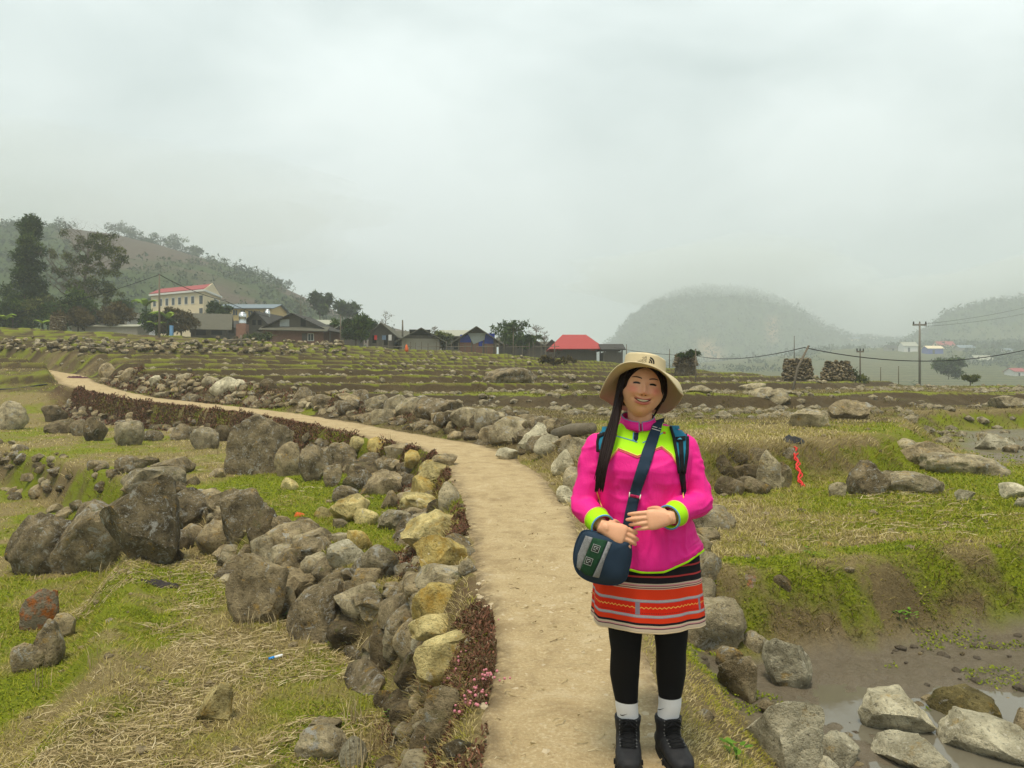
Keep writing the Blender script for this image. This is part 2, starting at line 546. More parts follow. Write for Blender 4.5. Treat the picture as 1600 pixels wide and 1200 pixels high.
ground = obj_np('ground', np.stack([xr, yr, Z.ravel()], 1), grid_faces(len(rad), len(ang), True), M_GROUND, smooth=True,
                attrs=dict(moss=MOSS.ravel(), dirt=np.clip(DIRT, 0, 1).ravel(), red=RED.ravel(), mud=MUD.ravel(), bank=BKc.ravel(), riser=RIS.ravel(), lip=LIP.ravel(), field=(fz_*1.0).ravel()))
tag(ground, 'terraced rice field ground of dry grass, moss and earth', 'ground', kind='structure')
GF = np.stack([Z, S, PWm, BK, E1, L2d, F1d, F2d, FR, MUD, MOSS]).astype(np.float32)
del X, Y, Z, S, PWm, BK, E1, L2d, F1d, F2d, FR, MUD, MOSS, BKc, DIRT, RED, xr, yr, riser
_land = height
def gsample(x, y, ks):
    """read the ground mesh (height, distances, masks) at these places"""
    sh = np.shape(x); x = np.asarray(x, float).ravel(); y = np.asarray(y, float).ravel()
    a = np.interp(np.arctan2(x, y), ang, np.arange(len(ang))); r = np.interp(np.hypot(x, y), rad, np.arange(len(rad)))
    i = np.clip(r.astype(int), 0, len(rad)-2); j = np.clip(a.astype(int), 0, len(ang)-2)
    u = (r - i); v = (a - j); out = []
    for k in ks:
        g = GF[k]
        out.append(((g[i, j]*(1-v) + g[i, j+1]*v)*(1-u) + (g[i+1, j]*(1-v) + g[i+1, j+1]*v)*u).reshape(sh).astype(float))
    return out
def height(x, y, full=False):
    return gsample(x, y, range(10)) if full else gsample(x, y, (0,))[0]

# the trodden path: a sheet that dips under the ground along its ragged edges
t = NT('path_earth', 0.95, 0.15)
co = t.co('Object', rnd=False)
n1 = t.noise(co, .9, 6, .6); n2 = t.noise(co, 9, 7, .7); n3 = t.noise(co, 60, 4, .75)
vo = t.vor(co, 17)
c = t.mix(n1, (.36, .265, .135), (.50, .385, .215))
c = t.mix(t.rng(n2, .4, .72), c, (.40, .295, .155))
c = t.mix(t.rng(n3, .52, .75), c, (.64, .53, .345))
c = t.mix(t.ma('MULTIPLY', t.rng(n3, .45, .25), .6), c, (.20, .125, .06))
n4 = t.noise(co, 3.4, 8, .75, .5)
c = t.mix(t.ma('MULTIPLY', t.rng(n4, .50, .66), .55), c, (.225, .155, .078))
c = t.mix(t.ma('MULTIPLY', t.rng(n4, .46, .32), .45), c, (.60, .50, .34))
edge = t.attr('edge')
c = t.mix(t.ma('MULTIPLY', edge, t.rng(n2, .35, .6)), c, (.17, .125, .07))
t.color(c)
t.bump(t.ma('ADD', t.ma('MULTIPLY', n2, .8), t.ma('ADD', t.ma('MULTIPLY', n3, .4), t.ma('MULTIPLY', vo, -.3))), .03, .9)
M_PATH = t.done()
pts, (pzs, pws) = resample(PATH_C[1:], [PATH_Z[1:], PATH_HW[1:]], 34)
d = np.gradient(pts, axis=0); d /= np.linalg.norm(d, axis=1)[:, None]
nrm = np.stack([d[:, 1], -d[:, 0]], 1)
K = 61
tt = np.linspace(-1.45, 1.45, K)
PX_, PY_ = (pts[:, None, k] + nrm[:, None, k]*tt[None]*pws[:, None] for k in (0, 1))
zz = height(PX_, PY_)
ragged = 1 + .30*fbm(PX_*2.2, PY_*2.2, 4, 70) + .12*fbm(PX_*9, PY_*9, 2, 71)
lift = np.clip((ragged - np.abs(tt)[None])*.35, -.10, .014 + .0008*PY_)
edge = sstep(.35, .0, ragged - np.abs(tt)[None])
path = obj_np('path', np.stack([PX_, PY_, zz + lift + .012*fbm(PX_*5, PY_*5, 3, 72)], -1).reshape(-1, 3), grid_faces(len(pts), K), M_PATH, smooth=True,
              attrs=dict(edge=edge.ravel()))
tag(path, 'pale trodden earth path winding through the terraces', 'path', kind='structure')

# standing water on the mud
t = NT('puddle_water', 0.06, 0.5)
t.color((.14, .125, .09))
t.bump(t.noise(t.co('Object', False), 9, 2), .004, .25)
M_WATER = t.done()
for nm, lab, x0, x1, y0, y1, z in (('puddle', 'shallow muddy puddle in the corner terrace below the woman', 1.2, 6.5, 2.2, 6.4, -.478),
                                   ('puddle', 'thin sheet of water on the grey mud beside the flat rocks', 8.5, 26, 13.5, 21, .075)):
    xs = np.linspace(x0, x1, 12); ys = np.linspace(y0, y1, 12)
    GX, GY = np.meshgrid(xs, ys)
    o = obj_np(nm, np.stack([GX.ravel(), GY.ravel(), np.full(GX.size, z)], 1), grid_faces(12, 12)[:, ::-1], M_WATER)
    tag(o, lab, 'puddle', kind='structure')
# ------------------------------------------------------------------ stones
def rock_mat(name, dark, light, lichen=0.3, ochre=0.0, moss=0.25, grain=1.0, white=(.42, .41, .37)):
    t = NT(name, 0.92, 0.2)
    co = t.co('Object')
    oi = t.n('ObjectInfo').outputs['Random']
    g = t.n('NewGeometry').outputs['Position']
    n1 = t.noise(g, 5*grain, 7, .65, .4); n2 = t.noise(g, 34*grain, 6, .7); n3 = t.noise(g, 120*grain, 3, .7)
    c = t.mix(t.rng(n1, .36, .64), tuple(x*.8 for x in dark), tuple(min(.85, x*1.12) for x in light))
    c = t.mix(t.rng(n2, .46, .30), c, tuple(x*.30 for x in dark))
    c = t.mix(t.ma('MULTIPLY', t.rng(n3, .5, .8), .5), c, tuple(min(.8, x*1.5) for x in light))
    tone = t.rng(oi, 0, 1, .72, 1.22)
    c = t.vm('SCALE', c, tone)
    if ochre:
        f = t.rng(t.noise(t.vm('ADD', g, (3.1, 9.2, 4.4)), 7*grain, 6, .7), .62 - .22*ochre, .74 - .12*ochre)
        c = t.mix(t.ma('MULTIPLY', f, t.rng(n2, .2, .6, .4, .95)), c, (.46, .27, .035))
    up = t.nz()
    if lichen:
        l1 = t.noise(t.vm('ADD', g, (7.3, 1.2, 8.8)), 6*grain, 8, .75, .8); l2 = t.noise(t.vm('ADD', g, (2.3, 6.2, 3.8)), 30*grain, 5, .7, .4)
        f = t.ma('MAXIMUM', t.rng(l1, .66 - .20*lichen, .70 - .18*lichen), t.rng(l2, .70 - .22*lichen, .74 - .20*lichen))
        c = t.mix(t.ma('MULTIPLY', f, t.rng(n3, .25, .6, .45, .95)), c, white)
    if moss:
        f = t.ma('MULTIPLY', t.rng(up, .1, .75), t.rng(t.noise(t.vm('ADD', g, (1.7, 5.2, 2.8)), 8*grain, 6, .7), .68 - .3*moss, .76 - .2*moss))
        c = t.mix(t.ma('MULTIPLY', f, .8), c, t.mix(n2, (.05, .055, .012), (.15, .15, .035)))
    t.color(c)
    t.bump(t.ma('ADD', t.ma('MULTIPLY', n1, .6), t.ma('ADD', t.ma('MULTIPLY', n2, .45), t.ma('MULTIPLY', n3, .14))), .10, 1.0)
    return t.done()

ROCK = dict(
    dark=rock_mat('rock_dark_lichen', (.088, .066, .036), (.30, .236, .136), .50, .07, .35),
    darker=rock_mat('rock_dark_mossy', (.064, .047, .025), (.215, .164, .090), .35, .06, .5),
    grey=rock_mat('rock_grey', (.18, .146, .084), (.48, .402, .252), .45, .12, .4),
    tan=rock_mat('rock_tan', (.16, .122, .064), (.44, .35, .205), .35, .20, .35),
    ochre=rock_mat('rock_ochre', (.30, .215, .070), (.70, .54, .20), .3, .66, .25, white=(.68, .62, .43)),
    yellow=rock_mat('rock_pale_yellow', (.36, .28, .110), (.76, .62, .28), .3, .45, .22, white=(.76, .68, .50)),
    pale=rock_mat('rock_pale', (.37, .32, .20), (.70, .63, .44), .3, .14, .18, white=(.78, .72, .57)),
    olive=rock_mat('rock_olive_wet', (.095, .075, .027), (.24, .195, .08), .1, .2, .3),
)
t = NT('rock_rust', .9); g = t.n('NewGeometry').outputs['Position']
t.color(t.mix(t.rng(t.noise(g, 11, 6, .6), .46, .62), t.mix(t.noise(g, 40, 4), (.10, .085, .06), (.26, .21, .14)), t.mix(t.noise(g, 60, 4, .7), (.16, .05, .012), (.42, .13, .02))))
t.bump(t.noise(g, 40, 5), .03); ROCK['rust'] = t.done()

def ico(sub):
    bm = bmesh.new(); bmesh.ops.create_icosphere(bm, subdivisions=sub, radius=1.0)
    v = np.array([p.co[:] for p in bm.verts]); f = np.array([[q.index for q in p.verts] for p in bm.faces])
    bm.free(); return v, f
ICO = {k: ico(k) for k in (2, 3, 4, 5)}

def stone_mesh(seed, sub=3, ang=0.7, lump=0.22, sharp=38):
    r = np.random.default_rng(seed)
    v, f = ICO[sub]
    p = v.copy()
    p *= (1 + .9*lump*fbm3(p*1.1 + seed*3.7, 2, seed))[:, None]
    for k in range(int(5 + 9*ang)):
        n = r.normal(size=3); n /= np.linalg.norm(n)
        h = r.uniform(.52, .86)
        d = p @ n
        p = p - n[None]*(np.clip(d - h, 0, None)*(.55 + .45*ang))[:, None]
    p *= (1 + .16*lump/.22*fbm3(v*2.6 + seed, 3, seed+5))[:, None]
    if sub >= 4:
        rg = 1 - 2*np.abs(fbm3(v*2.4 + seed*1.3, 2, seed+11))
        p *= (1 + .05*fbm3(v*8 + seed, 3, seed+9) - .05*np.clip(rg - .72, 0, 1)/.28)[:, None]
    lo, hi = p.min(0), p.max(0)
    p = (p - (lo+hi)/2)/((hi-lo)/2)
    me = mesh_np('stone', p, f, [ROCK['grey']], True)
    if ang > .4: me.set_sharp_from_angle(angle=math.radians(sharp))
    return me
PROTO = [stone_mesh(100+k, 3, [.85, .5, 1.0, .65][k % 4]) for k in range(16)]
PROTO_S = [stone_mesh(140+k, 2, [.9, .5, 1.0][k % 3]) for k in range(9)]

def put_stone(loc, dim, kind, parent=None, rot=(0, 0, 0), me=None, name='stone'):
    me = me or random.choice(PROTO)
    o = bpy.data.objects.new(name, me)
    o.location = loc; o.scale = (dim[0]/2, dim[1]/2, dim[2]/2); o.rotation_euler = rot
    o.material_slots[0].link = 'OBJECT'; o.material_slots[0].material = ROCK[kind]
    return link(o, parent)

def ground_hits(uv, dmin=2.2, dmax=75.0, n=420):
    """where the sight lines through these pixels first meet the ground"""
    uv = np.array(uv, float)
    ds = np.geomspace(dmin, dmax, n)
    x = (uv[:, 0, None]-800)/FPX*ds; z = EYE - (uv[:, 1, None]-HOR)/FPX*ds
    y = np.broadcast_to(ds, x.shape)
    under = z < height(x, y)
    i = np.where(under.any(1), under.argmax(1), n-1)
    d = ds[i]
    return np.stack([(uv[:, 0]-800)/FPX*d, d, EYE-(uv[:, 1]-HOR)/FPX*d], 1)

_seed = [500]
def stones_at(rows, parent=None, name='stone', sub=4):
    """rows: (u, v of the foot, width px, height px, kind[, angular, depth ratio, tilt]); each stone is set on the ground it is seen on"""
    hits = ground_hits([(r[0], r[1]) for r in rows])
    out = []
    for r, h in zip(rows, hits):
        u, v, w, hp, kind = r[:5]
        ang = r[5] if len(r) > 5 else .7
        dr = r[6] if len(r) > 6 else .8
        tilt = r[7] if len(r) > 7 else 0.0
        up = r[8] if len(r) > 8 else 0.0          # raised: rests on other stones
        d = h[1]; W = w*d/FPX; Hh = hp*d/FPX
        D = max(W*dr, .6*Hh)
        look = np.array([h[0], h[1]])/np.hypot(h[0], h[1])
        _seed[0] += 1
        zc = h[2] + Hh*.36 + up*d/FPX
        c = Vector((h[0] + look[0]*D*.46, h[1] + look[1]*D*.46, zc))
        rz = -math.atan2(h[0], h[1]) + random.uniform(-.35, .35)
        o = put_stone(c, (W*1.06, D, Hh*1.26), kind, parent, (random.uniform(-.12, .12), tilt, rz), stone_mesh(_seed[0], sub if w > 45 else 3, ang), name)
        out.append(o)
    return out

# --- the dry stone wall that carries the left edge of the path
wall = empty('dry_stone_wall', (-.6, 9, 0))
tag(wall, 'long dry stone wall holding up the left edge of the path, capped with yellowish stones', 'stone wall', kind='thing')
def child_of(o, parent):
    o.parent = parent; o.matrix_parent_inverse = Matrix.Translation(-Vector(parent.location)); return o
cap_rows = [
    (566, 702, 34, 18, 'yellow', .6, .9), (594, 712, 34, 26, 'ochre', .8, .9), (622, 722, 38, 26, 'tan', .8, .9), (652, 733, 38, 26, 'ochre', .8, .9),
    (648, 716, 28, 12, 'ochre', .6, .8), (694, 732, 34, 20, 'tan', .7, .9), (684, 752, 58, 28, 'yellow', .7, .9), (668, 783, 56, 34, 'ochre', .9, .9),
    (664, 806, 70, 30, 'yellow', .5, .8), (702, 796, 30, 38, 'grey', .6, .9), (674, 868, 84, 58, 'yellow', .7, .9), (617, 830, 46, 28, 'grey', .6, .9),
    (690, 908, 76, 60, 'ochre', 1.0, .9), (694, 942, 84, 48, 'grey', .8, .8), (684, 982, 70, 60, 'ochre', .7, .7), (688, 1014, 86, 40, 'yellow', .8, .7),
    (702, 1066, 98, 64, 'yellow', 1.0, .8), (692, 1166, 48, 76, 'tan', .8, .8), (730, 900, 26, 22, 'grey', .7, .9), (640, 745, 26, 22, 'dark', .6, .9),
    (736, 1016, 20, 15, 'tan', .7, .9), (655, 1030, 26, 40, 'pale', .7, .8), (720, 870, 24, 24, 'tan', .7, .9), (612, 742, 36, 24, 'dark', .7, .9),
]
for o in stones_at([(r[0], r[1], r[2]*1.12, r[3]*1.12) + tuple(r[4:]) for r in cap_rows]): child_of(o, wall)
face_rows = [
    (405, 742, 104, 96, 'dark', .7, .6), (452, 746, 44, 56, 'tan', .9, .5), (490, 752, 44, 60, 'dark', .8, .5), (530, 735, 56, 44, 'dark', .6, .6),
    (575, 742, 60, 34, 'dark', .7, .6), (560, 768, 48, 34, 'dark', .8, .6), (520, 762, 30, 36, 'dark', .8, .6), (595, 775, 66, 40, 'tan', .9, .5),
    (640, 766, 34, 26, 'dark', .6, .6), (610, 795, 30, 28, 'tan', .6, .6), (540, 785, 40, 26, 'dark', .7, .6), (202, 697, 42, 40, 'grey', .4, .6),
    (320, 702, 42, 34, 'grey', .7, .6), (284, 688, 34, 26, 'dark', .7, .6), (150, 690, 34, 40, 'darker', .6, .5), (128, 682, 34, 28, 'dark', .7, .5),
    (95, 678, 46, 24, 'darker', .6, .6), (86, 660, 36, 28, 'darker', .7, .5), (240, 690, 30, 18, 'dark', .6, .6), (345, 690, 30, 26, 'darker', .6, .6),
    (18, 672, 44, 46, 'grey', .2, .8), (590, 965, 58, 36, 'grey', .7, .8), (622, 1030, 46, 62, 'grey', .4, .7), (600, 1055, 44, 60, 'darker', .8, .6),
    (640, 1085, 50, 60, 'darker', .8, .6), (622, 1120, 44, 40, 'darker', .7, .6), (660, 1190, 40, 50, 'darker', .7, .7), (600, 1110, 34, 28, 'darker', .7, .6),
    (630, 905, 30, 24, 'grey', .3, .8), (655, 893, 34, 22, 'grey', .4, .8), (650, 870, 28, 22, 'darker', .5, .8), (640, 960, 30, 30, 'tan', .9, .6),
    (720, 1190, 60, 26, 'darker', .6, .7), (620, 985, 26, 22, 'darker', .7, .7),
]
for o in stones_at(face_rows): child_of(o, wall)
# the smaller stones packed between them, all along the face
def along_path(y0, y1, n, off0, off1, side):
    pts, (pz_, pw_) = resample(PATH_C, [PATH_Z, PATH_HW], 40)
    dd = np.gradient(pts, axis=0); dd /= np.linalg.norm(dd, axis=1)[:, None]
    ok = np.where((pts[:, 1] > y0) & (pts[:, 1] < y1))[0]
    i = rng.choice(ok, n)
    off = pw_[i] + rng.uniform(off0, off1, n)
    q = pts[i] + np.stack([dd[i, 1], -dd[i, 0]], 1)*(off*side)[:, None] + rng.normal(size=(n, 2))*.04
    return q
def scatter_wall(q, parent, kinds, smin, smax, sink=.25, gap=.62, most=400):
    z = height(q[:, 0], q[:, 1]); kept = []; n = 0
    for (x, y), zz in zip(q, z):
        s = random.uniform(smin, smax)*(1 if random.random() > .2 else 1.5)
        p = Vector((x, y, zz))
        if any((p - a).length < gap*(s + b)*.5 for a, b in kept): continue
        kept.append((p, s)); n += 1
        if n > most: break
        o = put_stone(p + Vector((0, 0, s*(.35 - sink))), (s*random.uniform(.9, 1.5), s*random.uniform(.8, 1.1), s*random.uniform(.6, .95)),
                      random.choice(kinds), None, (random.uniform(-.3, .3), random.uniform(-.3, .3), random.uniform(0, 6.3)), random.choice(PROTO_S if s*FPX/y < 26 else PROTO))
        child_of(o, parent)
    return n
scatter_wall(along_path(9.0, 33, 3000, .24, .62, -1), wall, ['dark', 'dark', 'darker', 'darker', 'tan', 'tan', 'grey'], .18, .42, .42, .42, 290)
scatter_wall(along_path(3.2, 10.2, 500, .28, .66, -1), wall, ['darker', 'darker', 'tan', 'grey'], .08, .20, .38, .5, 90)

# --- the row of boulders between the two lower terraces
bw = empty('boulder_wall', (-3, 9.5, -.7))
tag(bw, 'low wall of big lichened boulders between the mossy terrace and the straw field', 'stone wall', kind='thing')
rows = [
    (150, 898, 140, 110, 'dark', .8, .6, -.35), (222, 880, 120, 128, 'dark', .9, .6, -.2), (72, 898, 108, 96, 'dark', .25, .8), (246, 845, 90, 100, 'darker', .6, .6), (302, 832, 74, 54, 'dark', .7, .8, .1, 14),
    (378, 845, 66, 80, 'dark', .5, .7), (345, 868, 78, 54, 'tan', .3, .8), (415, 850, 56, 54, 'darker', .6, .7), (282, 860, 40, 30, 'dark', .6, .8),
    (300, 850, 34, 30, 'tan', .6, .8), (325, 858, 34, 34, 'tan', .6, .8), (262, 838, 36, 28, 'dark', .7, .8), (270, 880, 34, 24, 'darker', .7, .8),
    (402, 978, 92, 110, 'tan', 1.0, .6), (470, 950, 84, 66, 'tan', .9, .7, -.3), (492, 1004, 88, 92, 'dark', .5, .7), (372, 900, 46, 34, 'tan', .5, .7),
    (445, 968, 40, 50, 'tan', .6, .7), (586, 908, 72, 52, 'grey', .6, .6, -.4), (540, 890, 60, 40, 'pale', .7, .7), (540, 960, 46, 34, 'darker', .7, .6),
    (520, 935, 46, 40, 'tan', .6, .7), (556, 985, 50, 34, 'darker', .6, .6), (545, 1010, 44, 30, 'tan', .6, .6),
]
for o in stones_at(rows): child_of(o, bw)
for o in stones_at([(243, 772, 96, 40, 'grey', .9, .8), (424, 892, 54, 36, 'dark', .5, .8), (463, 902, 76, 42, 'tan', .4, .7)]): child_of(o, bw)
def along_line(P, n, w):
    P = np.array(P, float); i = rng.integers(0, len(P)-1, n); t_ = rng.uniform(0, 1, n)[:, None]
    return P[i]*(1-t_) + P[i+1]*t_ + rng.normal(size=(n, 2))*w
scatter_wall(along_line(L1_FRONT[1:7], 500, .20), bw, ['tan', 'darker', 'dark', 'tan', 'grey'], .16, .42, .4, .44, 130)

# --- small stone facing of the terrace at the far left
lw = empty('terrace_facing', (-10, 17, -.8))
tag(lw, 'small rubble facing of the mossy terrace at the left edge of the picture', 'stone wall', kind='thing')
scatter_wall(along_line([(-7.4, 14.4), (-11, 17.6), (-14.8, 21.2)], 260, .3), lw, ['tan', 'dark', 'grey', 'darker'], .12, .30, most=70)
sw = empty('terrace_edging', (-4.2, 7.5, -1.2))
tag(sw, 'short edging of rounded stones below the straw field, one stained orange', 'stone wall', kind='thing')
for o in stones_at([(62, 985, 56, 62, 'rust', .6, .7), (76, 1046, 46, 74, 'tan', .3, .6), (44, 1050, 46, 44, 'tan', .3, .7), (98, 1000, 36, 40, 'tan', .5, .7)]): child_of(o, sw)

# --- bank of stones along the right edge of the path
rw = empty('rubble_bank', (-3, 19, .6))
tag(rw, 'bank of tumbled lichened stones along the far right edge of the path', 'stone wall', kind='thing')
rows = [
    (803, 690, 70, 40, 'grey', .6, .7), (838, 702, 56, 42, 'pale', 1.0, .7), (792, 722, 34, 22, 'pale', .9, .8), (856, 712, 44, 32, 'pale', .6, .7, -.4), (735, 668, 62, 32, 'grey', .6, .7),
    (762, 678, 40, 40, 'grey', .7, .7), (682, 655, 76, 36, 'dark', .7, .7), (700, 668, 48, 26, 'darker', .6, .7), (768, 695, 36, 30, 'tan', .6, .7), (640, 650, 44, 30, 'grey', .7, .7),
    (618, 648, 40, 32, 'grey', .8, .7), (588, 642, 36, 26, 'grey', .8, .7), (560, 632, 34, 24, 'dark', .8, .7), (600, 662, 44, 24, 'grey', .7, .7), (545, 648, 34, 24, 'dark', .8, .7),
    (350, 620, 44, 32, 'pale', 1.0, .6), (372, 612, 30, 20, 'pale', .8, .7), (470, 630, 34, 26, 'dark', .8, .7), (505, 640, 34, 24, 'dark', .7, .7), (330, 605, 28, 18, 'grey', .7, .7),
    (245, 602, 22, 16, 'pale', .8, .7), (170, 590, 28, 24, 'tan', .7, .7), (200, 596, 26, 22, 'tan', .7, .7), (290, 600, 26, 18, 'grey', .7, .7), (420, 612, 30, 22, 'darker', .8, .7),
    (905, 718, 60, 34, 'grey', .6, .7), (880, 742, 40, 40, 'pale', .6, .7), (895, 770, 30, 40, 'grey', .6, .7), (890, 700, 50, 20, 'tan', .5, .8),
]
for o in stones_at(rows): child_of(o, rw)
scatter_wall(along_path(13.2, 36, 2500, .30, 1.15, 1), rw, ['grey', 'dark', 'dark', 'darker', 'darker', 'tan', 'tan'], .18, .40, .42, .46, 270)

# --- stones edging the path beside the woman, and below the terrace behind her
ew = empty('stone_edging', (1.2, 4.8, -.1))
tag(ew, 'row of stones edging the path beside the woman, from the skirt to the mud', 'stone wall', kind='thing')
rows = [
    (1110, 1022, 100, 82, 'grey', .8, .8), (1100, 928, 54, 64, 'grey', .6, .8), (1092, 872, 44, 40, 'tan', .6, .8), (1116, 828, 66, 36, 'grey', .6, .8), (1096, 955, 40, 50, 'grey', .6, .8),
    (1152, 1092, 60, 64, 'tan', .6, .8), (1180, 1026, 36, 36, 'grey', .8, .8), (1165, 932, 32, 32, 'rust', .6, .8), (1222, 932, 28, 32, 'tan', .7, .7), (1105, 850, 40, 24, 'tan', .6, .8),
    (1140, 1050, 40, 36, 'tan', .7, .8), (1200, 1120, 30, 24, 'tan', .7, .8),
]
for o in stones_at(rows): child_of(o, ew)
tw = empty('terrace_wall', (3, 10.3, .3))
tag(tw, 'old stone facing under the terrace behind the woman, beside the red rope', 'stone wall', kind='thing')
rows = [
    (1204, 765, 46, 62, 'grey', .8, .6), (1185, 730, 40, 30, 'tan', .7, .6), (1160, 755, 48, 30, 'darker', .6, .6), (1175, 772, 56, 26, 'tan', .5, .7), (1222, 765, 30, 44, 'tan', .8, .6),
    (1140, 775, 44, 30, 'darker', .6, .7), (1130, 745, 40, 34, 'darker', .7, .6), (1150, 725, 36, 24, 'darker', .7, .6), (1235, 725, 26, 26, 'grey', .6, .6), (1190, 748, 40, 24, 'darker', .6, .6),
]
for o in stones_at(rows): child_of(o, tw)

# --- boulders lying loose, each a thing of its own
LOOSE = [
    ('big pale flat boulder between the grass verge and the mud', (1222, 1206, 122, 108, 'pale', .9, .9)),
    ('upright pale boulder with a jagged top at the head of the mud', (1230, 1076, 74, 76, 'pale', 1.0, .8)),
    ('cream angular boulder standing in the puddle', (1402, 1160, 104, 66, 'pale', .9, .8)),
    ('dark olive wet boulder standing in the puddle', (1505, 1140, 100, 54, 'olive', .5, .8)),
    ('long pale flat boulder lying in the puddle', (1540, 1192, 140, 56, 'pale', .8, .7)),
    ('pale slab cut by the bottom edge beside the mud', (1425, 1212, 118, 44, 'pale', .9, .8)),
    ('crumbly pale stone by the bottom edge left of the slab', (1312, 1204, 64, 48, 'pale', .8, .9)),
    ('brown stone half out of frame at the right of the puddle', (1602, 1162, 40, 48, 'tan', .5, .9)),
    ('small tan stone beside the large flat pale boulder', (1288, 1216, 44, 30, 'pale', .8, .9)),
    ('round dark grey boulder on the mossy terrace beside the red rope', (1356, 774, 62, 54, 'dark', .3, .9)),
    ('pale wedge-shaped boulder right of the round grey one', (1428, 772, 82, 34, 'grey', .8, .8)),
    ('small block leaning between the round boulder and the pale wedge', (1396, 768, 38, 34, 'grey', .9, .8)),
    ('little pale stone left of the round grey boulder', (1309, 778, 26, 24, 'grey', .7, .8)),
    ('white jagged stone on bright moss near the right edge', (1508, 786, 28, 20, 'pale', 1.0, .8)),
    ('pale boulder cut by the right edge on the mossy terrace', (1584, 782, 44, 26, 'pale', .8, .9)),
    ('pale stone at the right edge below the cut boulder', (1600, 798, 30, 20, 'pale', .7, .9)),
    ('long flat rock lying on grey mud at the right', (1500, 742, 130, 30, 'grey', .5, .7)),
    ('weathered rock at the corner of the terrace right of the woman', (1440, 732, 92, 42, 'tan', .6, .7)),
    ('broken pale boulder on the grey mud near the right edge', (1556, 704, 56, 26, 'pale', 1.0, .9)),
    ('small pale stone beside the broken pale boulder', (1580, 708, 24, 12, 'tan', .8, .9)),
    ('pair-topped stone at the foot of the grassy bank', (1415, 705, 30, 20, 'grey', .6, .9)),
    ('tent shaped dark grey boulder in the terraces left of the hat', (795, 607, 84, 34, 'dark', .9, .8)),
    ('white lichened boulder on the mound right of the hat', (1216, 634, 38, 28, 'grey', .7, .9)),
    ('split pale boulder on the bank right of the woman', (1264, 668, 62, 30, 'grey', .9, .8)),
    ('rust streaked boulder on the far grassy mound', (1328, 656, 66, 32, 'tan', .8, .8)),
    ('low rounded rock in the terraces right of the hat', (1093, 614, 40, 12, 'grey', .3, .8)),
    ('flat rock ahead of the rounded rock on the right terraces', (1175, 612, 40, 14, 'grey', .7, .8)),
    ('sloping grey rock left of the white lichened boulder', (1190, 622, 44, 18, 'grey', .7, .8)),
    ('large pale rock at the right edge of the far terraces', (1575, 638, 60, 20, 'grey', .6, .8)),
    ('pale block standing in the straw field', (336, 1128, 58, 58, 'yellow', .9, .8)),
    ('rounded grey green stone at the bottom edge of the straw field', (503, 1196, 78, 50, 'grey', .3, .9)),
    ('flat stone resting behind the rounded grey green stone', (508, 1150, 48, 20, 'tan', .8, .9)),
    ('pale broken stone at the bottom edge beside dry reeds', (552, 1204, 44, 44, 'pale', .9, .9)),
    ('cream jagged boulder lying on the green moss', (548, 818, 62, 44, 'yellow', 1.0, .8)),
    ('cream stone leaning on the right of the jagged boulder', (572, 822, 38, 26, 'yellow', .8, .8)),
    ('small cream stone left of the jagged boulder on moss', (506, 812, 30, 20, 'yellow', .9, .8)),
    ('little stone in front of the jagged cream boulder', (532, 826, 22, 14, 'tan', .8, .8)),
    ('ochre stone on the moss below the jagged cream boulder', (564, 862, 40, 32, 'ochre', .8, .8)),
    ('yellow stone on the moss at the foot of the dark wall', (452, 768, 26, 22, 'yellow', .8, .8)),
    ('chalky white stone at the edge of the moss', (494, 862, 30, 16, 'pale', .9, .8)),
    ('flat brown rock on the upper mossy terrace by the boulder slab', (272, 742, 70, 26, 'tan', .7, .8)),
    ('tilted grey slab at the back of the boulder wall', (205, 740, 48, 28, 'dark', .8, .7)),
    ('small bent stone among grass above the flat slab', (232, 728, 30, 14, 'darker', .7, .8)),
    ('tan stone row end beside the green moss', (340, 748, 24, 16, 'tan', .7, .8)),
    ('pale stone beside the path at the woman\'s elbow', (884, 786, 28, 26, 'pale', .6, .9)),
]
hs = stones_at([r for _, r in LOOSE], name='boulder')
for (lab, _), o in zip(LOOSE, hs):
    tag(o, lab, 'boulder' if o.scale.x > .16 else 'stone', 'loose stones on the terraces')

# --- rubble strewn through the terraces: small, past counting
def merged_stones(name, q, smin, smax, mat, label, grow=0.0):
    z = height(q[:, 0], q[:, 1]); V = []; F = []; b = 0
    bases = [(np.array([v.co[:] for v in m.vertices]), np.array([p.vertices[:] for p in m.polygons])) for m in PROTO_T]
    for (x, y), zz in zip(q, z):
        v, f = bases[random.randrange(len(bases))]
        s = random.uniform(smin, smax)*(1 + grow*y)
        a = random.uniform(0, 6.3); R_ = np.array([[math.cos(a), -math.sin(a), 0], [math.sin(a), math.cos(a), 0], [0, 0, 1]])
        V.append((v*np.array([s*.6, s*.5, s*.38])) @ R_.T + np.array([x, y, zz + s*.08])); F.append(f + b); b += len(v)
    o = obj_np(name, np.concatenate(V), np.concatenate(F), mat)
    tag(o, label, 'stones', kind='stuff')
    return o
ICO[1] = ico(1)
PROTO_T = [stone_mesh(180+k, 1, .8) for k in range(6)]
n = 1900
a = rng.uniform(-.66, .66, n); r = np.exp(rng.uniform(math.log(15), math.log(62), n))
q = np.stack([r*np.sin(a), r*np.cos(a)], 1)
s_, pw_ = gsample(q[:, 0], q[:, 1], (1, 2))
keep = (s_ > pw_ + .6) & (fbm(q[:, 0]*.15, q[:, 1]*.15, 3, 80) > -.04)
merged_stones('rubble', q[keep], .10, .30, ROCK['grey'], 'grey rubble strewn over the far terraces', .006)
q = along_path(2.2, 14, 1100, -.92, -.06, 1)
merged_stones('pebbles', q, .008, .045, flat('pale_pebble', (.47, .385, .255), .9, .25, 30), 'pale pebbles trodden into the path', .03)
q = np.stack([rng.uniform(-5, 6, 260), rng.uniform(3, 13, 260)], 1)
